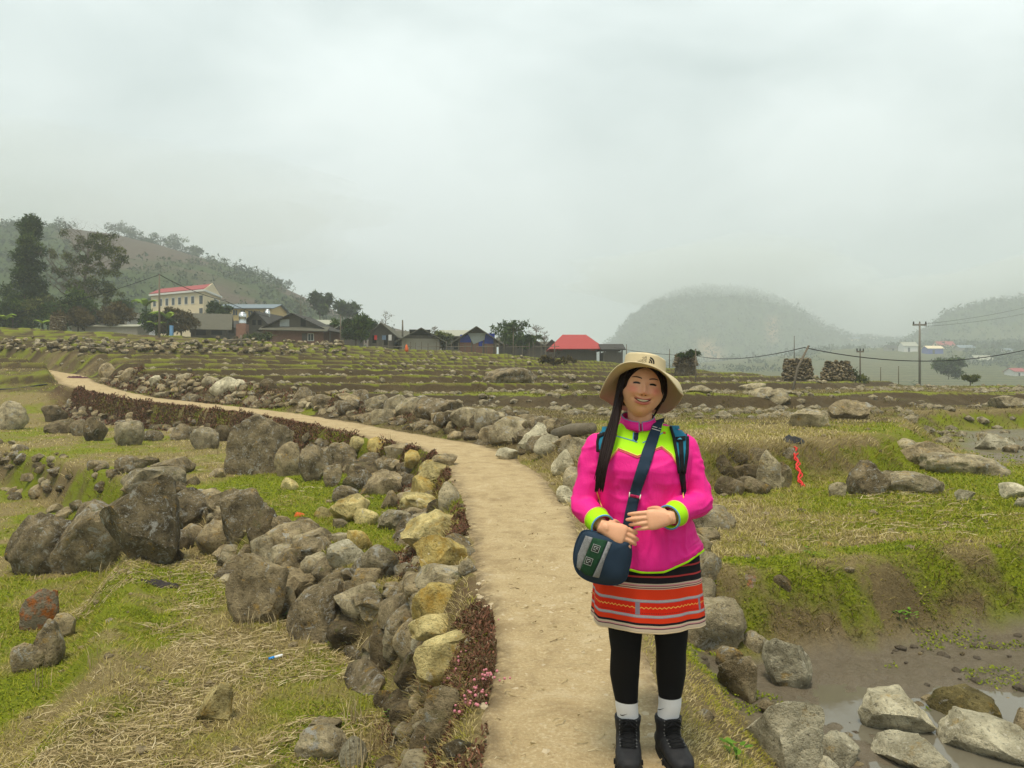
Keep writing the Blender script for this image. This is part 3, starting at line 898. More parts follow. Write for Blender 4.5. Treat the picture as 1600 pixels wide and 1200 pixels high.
s_, pw_ = gsample(q[:, 0], q[:, 1], (1, 2))
merged_stones('scattered_stones', q[np.abs(s_) > pw_], .03, .09, ROCK['tan'], 'little stones scattered over the near terraces', .01)
q = np.stack([rng.uniform(1.2, 4.6, 200), rng.uniform(3.6, 6.2, 200)], 1)
m_ = gsample(q[:, 0], q[:, 1], (9,))[0]
merged_stones('mud_clods', q[(m_ > .5) & (fbm(q[:, 0]*1.6, q[:, 1]*1.6, 3, 85) > .02)], .02, .075, flat('wet_clod', (.12, .095, .064), .6, .35, 30, bump=.02), 'wet clods of mud around the puddle')
# ------------------------------------------------------------------ ground cover (past counting: stuff)
def blade_mat(name, stops, rough=.8, trans=.25):
    t = NT(name, rough, .2)
    c = t.ramp(t.attr('tint'), stops)
    t.color(c)
    tr = t.n('BsdfTranslucent'); t.l(c, tr.inputs[0])
    mx = t.n('MixShader'); mx.inputs[0].default_value = trans
    t.l(t.b.outputs[0], mx.inputs[1]); t.l(tr.outputs[0], mx.inputs[2]); t.l(mx.outputs[0], t.out.inputs[0])
    return t.done()
M_GRASS = blade_mat('grass_blades', [(0, (.12, .175, .008)), (.25, (.29, .315, .014)), (.5, (.30, .265, .042)), (.75, (.44, .35, .135)), (1, (.66, .55, .30))])
M_STRAW = blade_mat('dry_straw', [(0, (.16, .115, .052)), (.5, (.40, .31, .155)), (1, (.64, .54, .34))], .7, .1)
M_RED = blade_mat('red_creeper', [(0, (.065, .050, .016)), (.35, (.10, .050, .026)), (.7, (.17, .072, .042)), (1, (.30, .14, .085))], .7, .2)
M_LEAF = blade_mat('moss_leaves', [(0, (.08, .12, .006)), (.5, (.21, .255, .010)), (1, (.36, .39, .02))], .7, .3)

def sample(n, r0, r1, amax=.72):
    a = rng.uniform(-amax, amax, n); r = np.exp(rng.uniform(math.log(r0), math.log(r1), n))
    return r*np.sin(a), r*np.cos(a)

def blades(name, x, y, z, h, w, lean, tint, mat, label, cat, az=None, dxy=None, up=None):
    n = len(x)
    az = rng.uniform(0, 2*math.pi, n) if az is None else az
    dx, dy = np.cos(az), np.sin(az)
    wa = az + math.pi/2 + rng.normal(size=n)*.5
    wx, wy = np.cos(wa)*w/2, np.sin(wa)*w/2
    up = np.ones(n) if up is None else up
    def at(t): return x + dx*lean*h*t**1.7, y + dy*lean*h*t**1.7, z + h*up*(t - .25*np.minimum(lean, 1.6)*t*t)
    V = np.empty((n, 5, 3), np.float32)
    for k, (t_, ww) in enumerate(((0, 1), (.55, .85), (1, 0))):
        X_, Y_, Z_ = at(t_)
        if k < 2:
            V[:, 2*k] = np.stack([X_-wx*ww, Y_-wy*ww, Z_], 1); V[:, 2*k+1] = np.stack([X_+wx*ww, Y_+wy*ww, Z_], 1)
        else:
            V[:, 4] = np.stack([X_, Y_, Z_], 1)
    b = np.arange(n)[:, None]*5
    F = np.concatenate([b+np.array([[0, 1, 3]]), b+np.array([[0, 3, 2]]), b+np.array([[2, 3, 4]])])
    o = obj_np(name, V.reshape(-1, 3), F, mat, attrs=dict(tint=np.repeat(tint, 5)))
    return tag(o, label, cat, kind='stuff')

def leaves(name, x, y, z, size, tint, mat, label, cat, flat=.6):
    n = len(x)
    a = rng.uniform(0, 2*math.pi, n)
    u = np.stack([np.cos(a), np.sin(a), rng.normal(size=n)*flat], 1)
    b = a + math.pi/2
    w = np.stack([np.cos(b), np.sin(b), rng.normal(size=n)*flat], 1)
    c = np.stack([x, y, z], 1)
    s = size[:, None]
    V = np.stack([c - u*s, c + w*s*.55, c + u*s, c - w*s*.55], 1)
    F = np.arange(n)[:, None]*4 + np.array([[0, 1, 2, 3]])
    o = obj_np(name, V.reshape(-1, 3), F, mat, attrs=dict(tint=np.repeat(tint, 4)))
    return tag(o, label, cat, kind='stuff')

def info(x, y):
    return gsample(x, y, range(11))

# turf over the terraces
x, y = (np.concatenate(q) for q in zip(sample(260000, 2.3, 62), sample(150000, 2.4, 13)))
z, s, pw, bank, e, l2, f1, f2, fr, mud, m = info(x, y)
patch = fbm(x*1.4, y*1.4, 4, 90)
keep = (np.abs(s) > pw*(1.0 + .5*fbm(x*2, y*2, 3, 91))) & (mud < .35) & ((s > 0) | (-s > pw + .05))
keep &= rng.uniform(size=len(x)) < np.clip(.75 + 1.3*patch, .15, 1)
straw = (s < 0) & (e < 0) & (l2 < 0)
keep &= ~(straw & (rng.uniform(size=len(x)) < .35))
keep &= ~((s > 0) & (y > 14) & (fr > .87))
keep &= ~((s > 0) & (y > 14) & (fr > .74) & (rng.uniform(size=len(x)) < .75))
keep &= ~((bank > .4) & (rng.uniform(size=len(x)) < .22))
x, y, z, s, bank, m, f1, f2, fr, e = (q[keep] for q in (x, y, z, s, bank, m, f1, f2, fr, e))
r = np.hypot(x, y)
far = (y > 15)
edge_lip = np.exp(-fr/.10)*far*(s > 0)
tint = np.clip(.86 - .62*m + .16*rng.normal(size=len(x)) + .10*(bank > .3) - .12*edge_lip, 0, 1)
verge = (s > 0) & (y < 6.5) & (f2 < .3)
tint = np.where(verge, np.clip(tint - .18 + .9*fbm(x*2.6, y*2.6, 3, 99), 0, 1), tint)
tint = np.where(far & (s > 0), np.clip(tint + .06, .12, 1), tint)
h = np.minimum(.020 + .0034*r, .055)*rng.uniform(.5, 1.5, len(x))*(1 + 1.0*bank*(tint > .4)*(y > 7))
h = np.where(verge, h*.65, h)
w = .0022 + .00072*r
lean = rng.uniform(.3, 1.7, len(x))
eps = .15
gx = (height(x+eps, y) - z)/eps; gy = (height(x, y+eps) - z)/eps
az = np.where(np.hypot(gx, gy) > .35, np.arctan2(-gy, -gx) + rng.normal(size=len(x))*.6, rng.uniform(0, 2*math.pi, len(x)))
M_GRASS2 = blade_mat('stubble_grass', [(0, (.07, .10, .008)), (.25, (.16, .175, .012)), (.5, (.155, .135, .028)), (.75, (.215, .165, .065)), (1, (.36, .29, .145))])
k = far & (s > 0)
for k_, nm, mm, lb in ((~k, 'grass', M_GRASS, 'short dry and green grass over the near terraces'), (k, 'field_grass', M_GRASS2, 'mossy rice stubble over the far terraces')):
    blades(nm, x[k_], y[k_], z[k_] - .004, h[k_], w[k_], lean[k_], tint[k_], mm, lb, 'grass', az[k_])

# long tussocks of dead grass on the banks and mounds
x, y = sample(150000, 2.6, 45)
z, s, pw, bank, e, l2, f1, f2, fr, mud, m = info(x, y)
cl = fbm(x*2.6, y*2.6, 3, 95)
keep = (bank > .25) & (cl > .06) & (np.abs(s) > pw + .15) & (mud < .2)
far_t = (y > 14) & (s > pw + .5) & (fbm(x*.8, y*.8, 3, 96) > .17) & (cl > 0)
keep &= ~((s > 0) & (s < pw + 1.0) & (y < 7.5))
keep |= (s < 0) & (e > -.35) & (e < .3) & (cl > -.02) & (-s > pw + .5) & (y < 16)
keep |= far_t
x, y, z, s = x[keep], y[keep], z[keep], s[keep]
r = np.hypot(x, y)
gx = (height(x+eps, y) - z)/eps; gy = (height(x, y+eps) - z)/eps
az = np.arctan2(-gy, -gx) + rng.normal(size=len(x))*.7
blades('dead_grass', x, y, z, np.minimum(.045 + .006*r, .15)*rng.uniform(.5, 1.3, len(x)), .0025 + .0007*r, rng.uniform(.8, 2.0, len(x)),
       np.clip(rng.normal(.72, .18, len(x)), .3, 1), M_GRASS2, 'matted dead grass hanging over the banks', 'dead grass', az)

# bright moss and small leaves on the damp flats
x, y = sample(260000, 2.3, 17)
z, s, pw, bank, e, l2, f1, f2, fr, mud, m = info(x, y)
cl = fbm(x*3.2, y*3.2, 3, 97)
keep = (m + .9*cl > .60) & (np.abs(s) > pw*1.05) & (mud < .75)
keep |= (mud > .3) & (cl > .08) & (y > 4.35) & (fbm(x*.9, y*.9, 2, 98) > -.02)
x, y, z, m = x[keep], y[keep], z[keep], m[keep]
r = np.hypot(x, y)
leaves('moss', x, y, z + rng.uniform(.002, .022, len(x)), (.0045 + .0009*r)*rng.uniform(.6, 1.3, len(x)), np.clip(rng.normal(.45, .25, len(x)), 0, 1),
       M_LEAF, 'bright moss and small leaves on the damp flats', 'moss')

# cut rice straw lying on the harvested terraces
def straw_at(x, y, lo, hi, name, label):
    z = height(x, y); n = len(x)
    a = np.where(rng.uniform(size=n) < .4, rng.normal(.25, .6, n), rng.uniform(0, math.pi, n)); ln = rng.uniform(lo, hi, n)
    ex, ey = np.cos(a)*ln/2, np.sin(a)*ln/2
    za = height(x-ex, y-ey); zb = height(x+ex, y+ey)
    hgt = rng.uniform(.004, .025, n); wd = rng.uniform(.0009, .0020, n) + .00016*y
    px, py = -np.sin(a)*wd, np.cos(a)*wd
    kink = rng.normal(size=n)*.012
    V = np.stack([np.stack([x-ex-px, y-ey-py, za+hgt], 1), np.stack([x-ex+px, y-ey+py, za+hgt+wd*.8], 1),
                  np.stack([x-px+kink*px/wd, y-py+kink*py/wd, np.maximum(z, (za+zb)/2)+hgt+.006], 1), np.stack([x+px+kink*px/wd, y+py+kink*py/wd, np.maximum(z, (za+zb)/2)+hgt+.006+wd*.8], 1),
                  np.stack([x+ex-px, y+ey-py, zb+hgt*rng.uniform(.4, 1.8, n)], 1), np.stack([x+ex+px, y+ey+py, zb+hgt+wd*.8], 1)], 1)
    b = np.arange(n)[:, None]*6
    F = np.concatenate([b+np.array([[0, 2, 3, 1]]), b+np.array([[2, 4, 5, 3]])])
    o = obj_np(name, V.reshape(-1, 3), F, M_STRAW, attrs=dict(tint=np.repeat(np.clip(rng.normal(.42, .27, n), 0, 1), 6)))
    return tag(o, label, 'straw', kind='stuff')
x, y = rng.uniform(-5.4, -.6, 17000), 3.4*np.exp(rng.uniform(0, 1.15, 17000))
z, s, pw, bank, e, l2, f1, f2, fr, mud, m = info(x, y)
keep = (e < -.3) & (l2 < .15) & (-s > pw + .75) & (fbm(x*1.5, y*1.5, 4, 101) > -.06)
straw_at(x[keep], y[keep], .05, .19, 'straw', 'cut rice straw strewn over the lower left terrace')
x, y = rng.uniform(1.3, 5.5, 1500), rng.uniform(6.6, 9.6, 1500)
keep = fbm(x*1.1, y*1.1, 3, 102) > .0
straw_at(x[keep], y[keep], .06, .26, 'straw', 'cut rice straw strewn over the terrace right of the woman')
x, y = rng.uniform(-9, -3.2, 1200), rng.uniform(10.5, 18, 1200)
keep = fbm(x*.9, y*.9, 3, 103) > .06
straw_at(x[keep], y[keep], .08, .25, 'straw', 'dry straw along the upper left terrace')
q = along_path(2.4, 9, 500, -1.2, .25, 1)
straw_at(q[:, 0], q[:, 1], .02, .07, 'litter', 'bits of straw and twig trodden into the path')

# tufts of dry reed stubble
V = []
tufts = [(552, 1130, 44), (480, 1030, 20), (462, 1000, 24), (385, 985, 26), (372, 965, 16), (590, 1175, 20), (160, 905, 18), (62, 1075, 14), (430, 985, 12), (610, 690, 8), (305, 700, 18),
         (265, 712, 14), (340, 712, 14), (180, 700, 14), (110, 690, 16), (560, 1200, 20), (500, 1090, 10), (150, 1040, 10), (180, 1075, 14)]
hit = ground_hits([(u, v) for u, v, _ in tufts])
xs, ys, zs, hs_ = [], [], [], []
for (u, v, k), h_ in zip(tufts, hit):
    for _ in range(k):
        xs.append(h_[0] + random.gauss(0, .045)); ys.append(h_[1] + random.gauss(0, .05)); zs.append(h_[2]); hs_.append(random.uniform(.10, .30)*(1 if h_[1] < 9 else 1.3))
xs, ys, zs, hs_ = map(np.array, (xs, ys, zs, hs_))
blades('stubble', xs, ys, zs - .02, hs_, np.full(len(xs), .006), rng.uniform(0, .5, len(xs)), np.clip(rng.normal(.55, .2, len(xs)), 0, 1), M_STRAW,
       'standing tufts of dry reed stubble', 'stubble')

# red-leaved knotweed creeping over the wall below the path, with pink flower heads
q = np.concatenate([along_path(2.6, 8.5, 60000, -.08, .62, -1), along_path(8, 33, 75000, -.02, .72, -1), along_path(24, 36, 9000, .2, 1.2, 1), along_path(14, 24, 6000, .5, 1.3, 1)])
x, y = q[:, 0] + rng.normal(size=len(q))*.03, q[:, 1] + rng.normal(size=len(q))*.05
s, pw = gsample(x, y, (1, 2))
cl = fbm(x*1.5, y*1.5, 4, 110) + .5*fbm(x*5, y*5, 2, 112)*(y < 9)
dens = np.where(y < 4.6, -.01, np.where((y > 4.6) & (y < 11), .0, np.where(y < 16, .05, .22)))
dens = np.where((y > 4.6) & (y < 8.6) & (s < -pw-.22), .14, dens)
keep = (cl + dens > 0.0) & ((-s > pw*(.97 + .15*fbm(x*6, y*6, 2, 111))) | (s > 0))
x, y, s, pw, cl = x[keep], y[keep], s[keep], pw[keep], cl[keep]
z = height(x, y); r = np.hypot(x, y)
up = rng.uniform(0, 1, len(x))**1.6*np.clip(.03 + .25*(cl), .015, .10)*(1 + .05*np.clip(y, 0, 24))
leaves('red_creeper', x, y, z + .004 + up, (.0055 + .00085*r)*rng.uniform(.6, 1.3, len(x)), np.clip(rng.normal(.45, .27, len(x)), 0, 1),
       M_RED, 'red leaved creeper matted over the wall beside the path', 'creeper', .9)
M_TWIG = flat('creeper_stem', (.10, .055, .035), .9)
x2, y2 = x[::7], y[::7]; z2 = z[::7]
blades('creeper_stems', x2, y2, z2, rng.uniform(.03, .09, len(x2)), np.full(len(x2), .002)+.0003*y2, rng.uniform(.6, 2.2, len(x2)), rng.uniform(.0, .35, len(x2)), M_STRAW,
       'dry stems tangled through the red creeper', 'stems')
q = along_path(2.9, 4.7, 900, -.02, .5, -1)
q = q[(fbm(q[:, 0]*2.5, q[:, 1]*2.5, 3, 115) > .03)][:130]
z = height(q[:, 0], q[:, 1])
v, f = ICO[2]
V = np.concatenate([v*random.uniform(.0045, .008) + np.array([a_, b_, c_ + random.uniform(.04, .10)]) for (a_, b_), c_ in zip(q, z)])
F = np.concatenate([f + k*len(v) for k in range(len(q))])
tag(obj_np('flower_heads', V, F, flat('pink_flowers', (.55, .20, .24), .7, .3, 60), smooth=True), 'tiny pink flower heads dotted over the creeper', 'flowers', kind='stuff')
# ------------------------------------------------------------------ hills beyond the fields
def ridge(u, pts):
    pts = np.array(pts, float)
    return np.interp(u, pts[:, 0], pts[:, 1])
LEFT_R = [(-900, 382), (-400, 370), (0, 370), (100, 371), (180, 381), (250, 397), (330, 420), (400, 441), (450, 463), (500, 484), (560, 506), (640, 524), (720, 548), (800, 580)]
RIGHT_R = [(900, 585), (945, 548), (965, 528), (985, 502), (1020, 478), (1060, 460), (1110, 452), (1160, 455), (1200, 466), (1245, 486), (1285, 512), (1330, 528), (1400, 534), (1500, 528), (1700, 520)]
HILL_R = [(1330, 590), (1400, 548), (1450, 516), (1480, 492), (1540, 476), (1600, 468), (1700, 440), (2300, 380)]
VALE_R = [(760, 612), (900, 606), (960, 590), (1060, 570), (1200, 560), (1300, 549), (1400, 545), (1600, 540), (2000, 540)]
def far_height(a, r):
    u = 800 + FPX*np.tan(np.clip(a, -1.2, 1.2)); c = np.cos(np.clip(a, -1.2, 1.2))
    d = r*c                                        # depth
    zof = lambda v, D: EYE + (HOR - v)/FPX*D
    x = r*np.sin(a); y = d
    near_z = _land(98*np.sin(a).ravel(), 98*np.cos(a).ravel()).reshape(a.shape)
    base = near_z + (np.where(u > 780, -14, 2) - near_z)*sstep(98, 170, r)
    n = fbm(x*.012, y*.012, 4, 200); n2 = fbm(x*.05, y*.05, 4, 201)
    def hill(tab, D, foot, back, soft=.8):
        zr = zof(ridge(u, tab), D)
        k = sstep(foot, D, d)**soft
        z = base + (zr - base)*k*np.where(d > D, 1 - .7*sstep(D, back, d), 1)
        return z + (zr > base)*(n*10*k*(1-k)*2 + n2*1.5*k)
    z = np.maximum.reduce([base, hill(LEFT_R, 400, 115, 900), hill(RIGHT_R, 1150, 680, 2000), hill(HILL_R, 850, 520, 1700), hill(VALE_R, 640, 170, 1300, .7)])
    return z
ang2 = np.concatenate([np.linspace(-math.pi, -.72, 60, endpoint=False), np.linspace(-.72, .72, 440, endpoint=False), np.linspace(.72, math.pi, 60, endpoint=False)])
rad2 = np.concatenate([np.geomspace(96.5, 1300, 190, endpoint=False), np.geomspace(1300, 3200, 16)])
A, R_ = np.meshgrid(ang2, rad2)
Zf = far_height(A, R_)
Zf[0] -= .6
Xf, Yf = R_*np.sin(A), R_*np.cos(A)
d = Yf; uu = 800 + FPX*np.tan(np.clip(A, -1.2, 1.2))
woods = np.clip(.5 + 1.6*fbm(Xf*.016, Yf*.016, 4, 210), 0, 1)
woods = np.where((uu < 760), np.clip(sstep(.0, .14, fbm(Xf*.02+4, Yf*.02, 3, 211) + .30*sstep(470, 380, uu)*sstep(200, 260, uu)*sstep(270, 330, d) - .05 + .4*sstep(150, 60, uu)), 0, 1), woods)
woods = np.where((uu > 900) & (d > 700), 1, woods)
scar = np.exp(-((uu-1207)/9)**2)*sstep(490, 500, HOR-(Zf-EYE)*FPX/d)*sstep(545, 520, HOR-(Zf-EYE)*FPX/d)*(d > 700)*(d < 1180)
scar = np.maximum(scar, .9*np.exp(-((uu-1105-(HOR-(Zf-EYE)*FPX/d-540)*.6)/16)**2)*sstep(520, 545, HOR-(Zf-EYE)*FPX/d)*(d > 660)*(d < 1180))
t = NT('hill_cover', 1.0, .05)
co = t.co('Object', False)
n1 = t.noise(co, .05, 6, .65); n2 = t.noise(co, .35, 5, .7)
crop = t.mix(n2, (.060, .046, .034), (.13, .098, .066))
band = t.n('TexWave', wave_type='BANDS', bands_direction='Z'); t.l(co, band.inputs[0]); band.inputs['Scale'].default_value = .35; band.inputs['Distortion'].default_value = 4; band.inputs['Detail'].default_value = 3
vale = t.mix(band.outputs['Fac'], (.075, .075, .030), (.17, .15, .065))
c = t.mix(t.attr('vale'), crop, vale)
c = t.mix(t.attr('woods'), c, t.mix(n2, (.020, .036, .012), (.075, .105, .026)))
c = t.mix(t.ma('MULTIPLY', t.attr('scar'), t.rng(n2, .3, .5)), c, (.36, .22, .11))
t.color(c); t.bump(n2, 2.0, .8)
M_HILL = t.done()
hills = obj_np('hills', np.stack([Xf, Yf, Zf], -1).reshape(-1, 3), grid_faces(len(rad2), len(ang2), True), M_HILL, smooth=True,
               attrs=dict(woods=woods.ravel(), scar=scar.ravel(), vale=((uu > 780)*1.0).ravel()))
tag(hills, 'misty wooded hills around the valley', 'hills', kind='structure')

# woods on the hills: leaf clumps far too many to count
def clump_cloud(name, P, S, mat, label, per=11, cat='woods', tint=None):
    n = len(P)
    V = np.empty((n, per, 3, 3), np.float32)
    for k in range(per):
        o = rng.normal(size=(n, 3)); o /= np.linalg.norm(o, axis=1)[:, None]
        o *= rng.uniform(.35, 1.0, n)[:, None]; o[:, 2] *= .8
        c = P + o*S[:, None] + np.array([0, 0, .55])*S[:, None]
        for q in range(3):
            V[:, k, q] = c + rng.normal(size=(n, 3))*S[:, None]*.20
    F = np.arange(n*per)[:, None]*3 + np.array([[0, 1, 2]])
    ti = np.repeat(np.clip(rng.normal(.45, .2, n), 0, 1), per*3) + np.repeat(rng.normal(size=n*per)*.12, 3)
    o = obj_np(name, V.reshape(-1, 3), F, mat, attrs=dict(tint=np.clip(ti, 0, 1)))
    return tag(o, label, cat, kind='stuff')
M_WOOD = blade_mat('wood_foliage', [(0, (.012, .024, .010)), (.5, (.036, .058, .018)), (1, (.085, .11, .032))], .9, .1)
idx = np.where((woods.ravel() > .55) & (np.abs(A.ravel()) < .68) & (R_.ravel() > 140) & (R_.ravel() < 1290))[0]
wgt = (R_.ravel()[idx])**1.1
idx = rng.choice(idx, 22000, p=wgt/wgt.sum())
P = np.stack([Xf.ravel()[idx], Yf.ravel()[idx], Zf.ravel()[idx]], 1) + rng.normal(size=(len(idx), 3))*np.array([2, 2, 0])
clump_cloud('forest', P, rng.uniform(.8, 2.2, len(P))*(.6 + P[:, 1]/420), M_WOOD, 'trees and scrub massed over the misty hills')

# ------------------------------------------------------------------ trees
M_BARK = flat('bark', (.085, .065, .045), .95, .35, 14, bump=.03)
M_BARKG = flat('bare_branches', (.17, .145, .115), .95, .25, 20)
def leafm(name, a, b, c): return blade_mat(name, [(0, a), (.5, b), (1, c)], .8, .22)
LM = dict(dark=leafm('leaves_dark', (.016, .034, .008), (.045, .080, .015), (.12, .17, .032)),
          olive=leafm('leaves_olive', (.035, .050, .012), (.095, .115, .028), (.20, .21, .055)),
          mid=leafm('leaves_mid', (.02, .045, .008), (.055, .10, .016), (.13, .19, .03)),
          rust=leafm('leaves_rust', (.045, .032, .012), (.11, .08, .028), (.19, .15, .05)))
def tree(name, label, base, hgt, rad_, leaf, trunk_r=.16, density=1.0, lobes=None, group=None, bare=False, lsize=.16, cat='tree', seed=0, trunk=True, limbs=14):
    """a tapered trunk, limbs, and a crown of leaf-sized faces in uneven clumps"""
    r = random.Random(seed); rs = np.random.default_rng(seed)
    root = empty(name, base)
    tag(root, label, cat, group)
    mb = MB(); tips = []
    lean = Vector((r.uniform(-.06, .06), r.uniform(-.06, .06), 0))
    top = hgt*.88
    pts = [Vector((0, 0, -.4)) + lean*0]
    for k in range(1, 8): pts.append(Vector((r.gauss(0, .03)*hgt*.3, r.gauss(0, .03)*hgt*.3, top*k/7)) + lean*top*k/7)
    mb.tube(pts, [trunk_r*(1 - .85*k/7) + .01 for k in range(8)], 7)
    for k in range(limbs):
        f = r.uniform(.22, .92); i = min(int(f*7), 6); p = pts[i].lerp(pts[i+1], f*7-i)
        a = r.uniform(0, 6.28); ln = rad_*r.uniform(.55, 1.05)*(1.15 - .55*f)
        d1 = Vector((math.cos(a), math.sin(a), r.uniform(.35, .9)))
        q1 = p + d1*ln*.5; q2 = q1 + Vector((math.cos(a+r.uniform(-.5, .5)), math.sin(a+r.uniform(-.5, .5)), r.uniform(.4, 1.1)))*ln*.5
        r0 = trunk_r*(1-f)*.5 + .02
        mb.tube([p, q1, q2], [r0, r0*.6, r0*.2], 5); tips += [q1.lerp(q2, .5), q2]
        for j in range(3 if not bare else 7):
            s0 = q1.lerp(q2, r.uniform(0, 1)); b2 = s0 + Vector((r.gauss(0, .5), r.gauss(0, .5), r.uniform(.1, .8)))*ln*.42
            mb.tube([s0, s0.lerp(b2, .5) + Vector((r.gauss(0, .05), r.gauss(0, .05), 0))*ln, b2], [r0*.32, r0*.22, r0*.1], 4); tips.append(b2)
            if bare:
                for _ in range(3):
                    b3 = b2 + Vector((r.gauss(0, .4), r.gauss(0, .4), r.uniform(.1, .6)))*ln*.25
                    mb.tube([b2, b3], [r0*.14, r0*.05], 3)
    if trunk: mb.build('trunk', M_BARKG if bare else M_BARK, root)
    n = int(900*density)
    if n:
        C = np.array([t_[:] for t_ in tips]) if lobes is None else np.array([l_[:3] for l_ in lobes])
        SR = np.full(len(C), rad_*.34) if lobes is None else np.array([l_[3] for l_ in lobes])
        k = rs.integers(0, len(C), n) if lobes is None else rs.choice(len(C), n, p=SR**2/np.sum(SR**2))
        o = rs.normal(size=(n, 3)); o /= np.linalg.norm(o, axis=1)[:, None]
        o *= (rs.uniform(0, 1, n)**.45)[:, None]; o[:, 2] *= .75
        c = C[k] + o*SR[k][:, None]
        V = c[:, None, :] + rs.normal(size=(n, 4, 3))*lsize*.8
        V[:, 3] = V[:, 0] + (V[:, 2] - V[:, 1])
        tint = np.clip(.42 + .22*rs.normal(size=n) + .15*rs.normal(size=len(C))[k], 0, 1)
        F = np.arange(n)[:, None]*4 + np.array([[0, 1, 3, 2]])
        obj_np('crown', V.reshape(-1, 3), F, leaf, root, attrs=dict(tint=np.repeat(tint, 4)))
    return root
def at(u, v, d): return PX(u, v, d)
DV = 84.0
k_ = DV/FPX
# ivy clad tree at the far left, tall and narrow
lob = []
rr = random.Random(3)
for k in range(30):
    f = k/29; lob.append((rr.gauss(0, .55)*(1 - .35*f), rr.gauss(0, .5), 3.2 + f*9.0, 1.05 - .2*f + rr.uniform(-.2, .25)))
for k in range(16): lob.append((rr.gauss(-.2, 1.5), rr.gauss(0, 1.2), rr.uniform(.3, 4.5), rr.uniform(.8, 1.5)))
tree('ivy_tree', 'tall narrow tree thick with dark ivy at the far left', at(46, 517, DV), 12.6, 1.6, LM['dark'], .3, 16, lob, lsize=.13, seed=1)
# the broad airy tree beside it
lob = []
rr = random.Random(8)
for k in range(64):
    a_ = rr.uniform(0, 6.28); f = rr.uniform(0, 1); rad_ = (2.0 + 2.3*math.sin(f*math.pi*.9))*math.sqrt(rr.uniform(.1, 1))
    lob.append((rad_*math.cos(a_) + .8, rad_*math.sin(a_)*.8, 2.0 + f*9.2, rr.uniform(.45, .85)))
tree('broad_tree', 'broad airy tree with thin olive foliage beside the ivy clad one', at(128, 517, DV+3), 12.6, 4.6, LM['olive'], .28, 9.0, lob, lsize=.11, seed=2, limbs=34, bare=True)
def bush(name, label, u, v, d, w, h, leaf, n=2.0, ls=.13, seed=0, cat='bush', group='bushes about the village'):
    rr = random.Random(seed); lob = [(rr.gauss(0, .30)*w, rr.gauss(0, .25)*w, (rr.uniform(.2, .85) if h > 1.2 else rr.uniform(-.1, .5))*h, rr.uniform(.18, .32)*min(w, h*1.3)) for _ in range(16)]
    return tree(name, label, at(u, v, d), h if h > 1.2 else h*.5, w*.5, leaf, .07 if h > 1.2 else .02, n, lob, group, lsize=ls, cat=cat, seed=seed)
bush('bush', 'dark bushy undergrowth under the ivy clad tree', 20, 520, DV-2, 4.0, 3.4, LM['mid'], 4, seed=11)
bush('bush', 'green undergrowth between the two tall trees', 75, 518, DV-1, 4.5, 4.6, LM['olive'], 4, seed=12)
bush('bush', 'leafy thicket below the broad airy tree', 118, 517, DV-2, 4.4, 4.2, LM['mid'], 4, seed=13)
bush('bush', 'rust brown bush at the right of the broad airy tree', 165, 514, DV-3, 4.4, 2.7, LM['rust'], 3.5, seed=14)
bush('bush', 'rust brown bush beside the rubble pillar', 122, 514, DV-4, 2.6, 2.1, LM['rust'], 2.5, seed=15)
bush('bush', 'dark bush behind the rust brown one', 190, 505, DV+14, 3.0, 3.2, LM['dark'], 2, seed=16)
bush('bush', 'brown leafed bush in front of the school', 283, 524, 78, 2.3, 3.0, LM['rust'], 2.5, seed=17)
bush('bush', 'green bush at the foot of the leaning village pole', 248, 524, 79, 2.6, 2.6, LM['mid'], 2.5, seed=18)
bush('bush', 'round dark green bush beside the stainless water tank', 342, 506, 88, 2.3, 2.6, LM['dark'], 2.5, seed=19)
bush('tree', 'small dark green orchard tree right of the brick house', 556, 534, 78, 2.6, 2.7, LM['mid'], 3, seed=20, cat='tree')
bush('tree', 'spreading green tree between the brick house and the orchard tree', 572, 530, 84, 2.6, 2.2, LM['dark'], 2.5, seed=21, cat='tree')
bush('tree', 'loose green tree beside the house with blue tarpaulin', 800, 545, 80, 2.6, 3.0, LM['mid'], 1.6, seed=22, cat='tree')
bush('bush', 'low green bush right of the blue tarpaulin house', 822, 547, 79, 2.0, 1.7, LM['mid'], 1.6, seed=23)
bush('bush', 'dark shrub beside the grey gabled house', 695, 546, 82, 1.6, 2.0, LM['olive'], 1.6, seed=24)
bush('bush', 'trimmed hedge along the dark gabled house', 400, 533, 74, 2.6, 1.2, LM['olive'], 2.0, seed=25)
for i, (u, v, d, hh, w, lab) in enumerate([(602, 530, 92, 3.6, 2.2, 'bare twiggy tree behind the weathered houses'), (838, 543, 90, 2.8, 2.0, 'bare twiggy tree right of the green one'),
                                    (850, 545, 95, 2.4, 1.6, 'bare shrub left of the red roofed pavilion'), (680, 540, 98, 2.6, 1.6, 'bare shrub behind the pale roof'),
                                    (470, 508, 120, 5.0, 3.0, 'bare tree behind the brick house')]):
    tree('bare_tree', lab, at(u, v, d), hh, w*.5, LM['rust'], .07, .12, None, 'bare trees about the village', True, .06, seed=40+i)
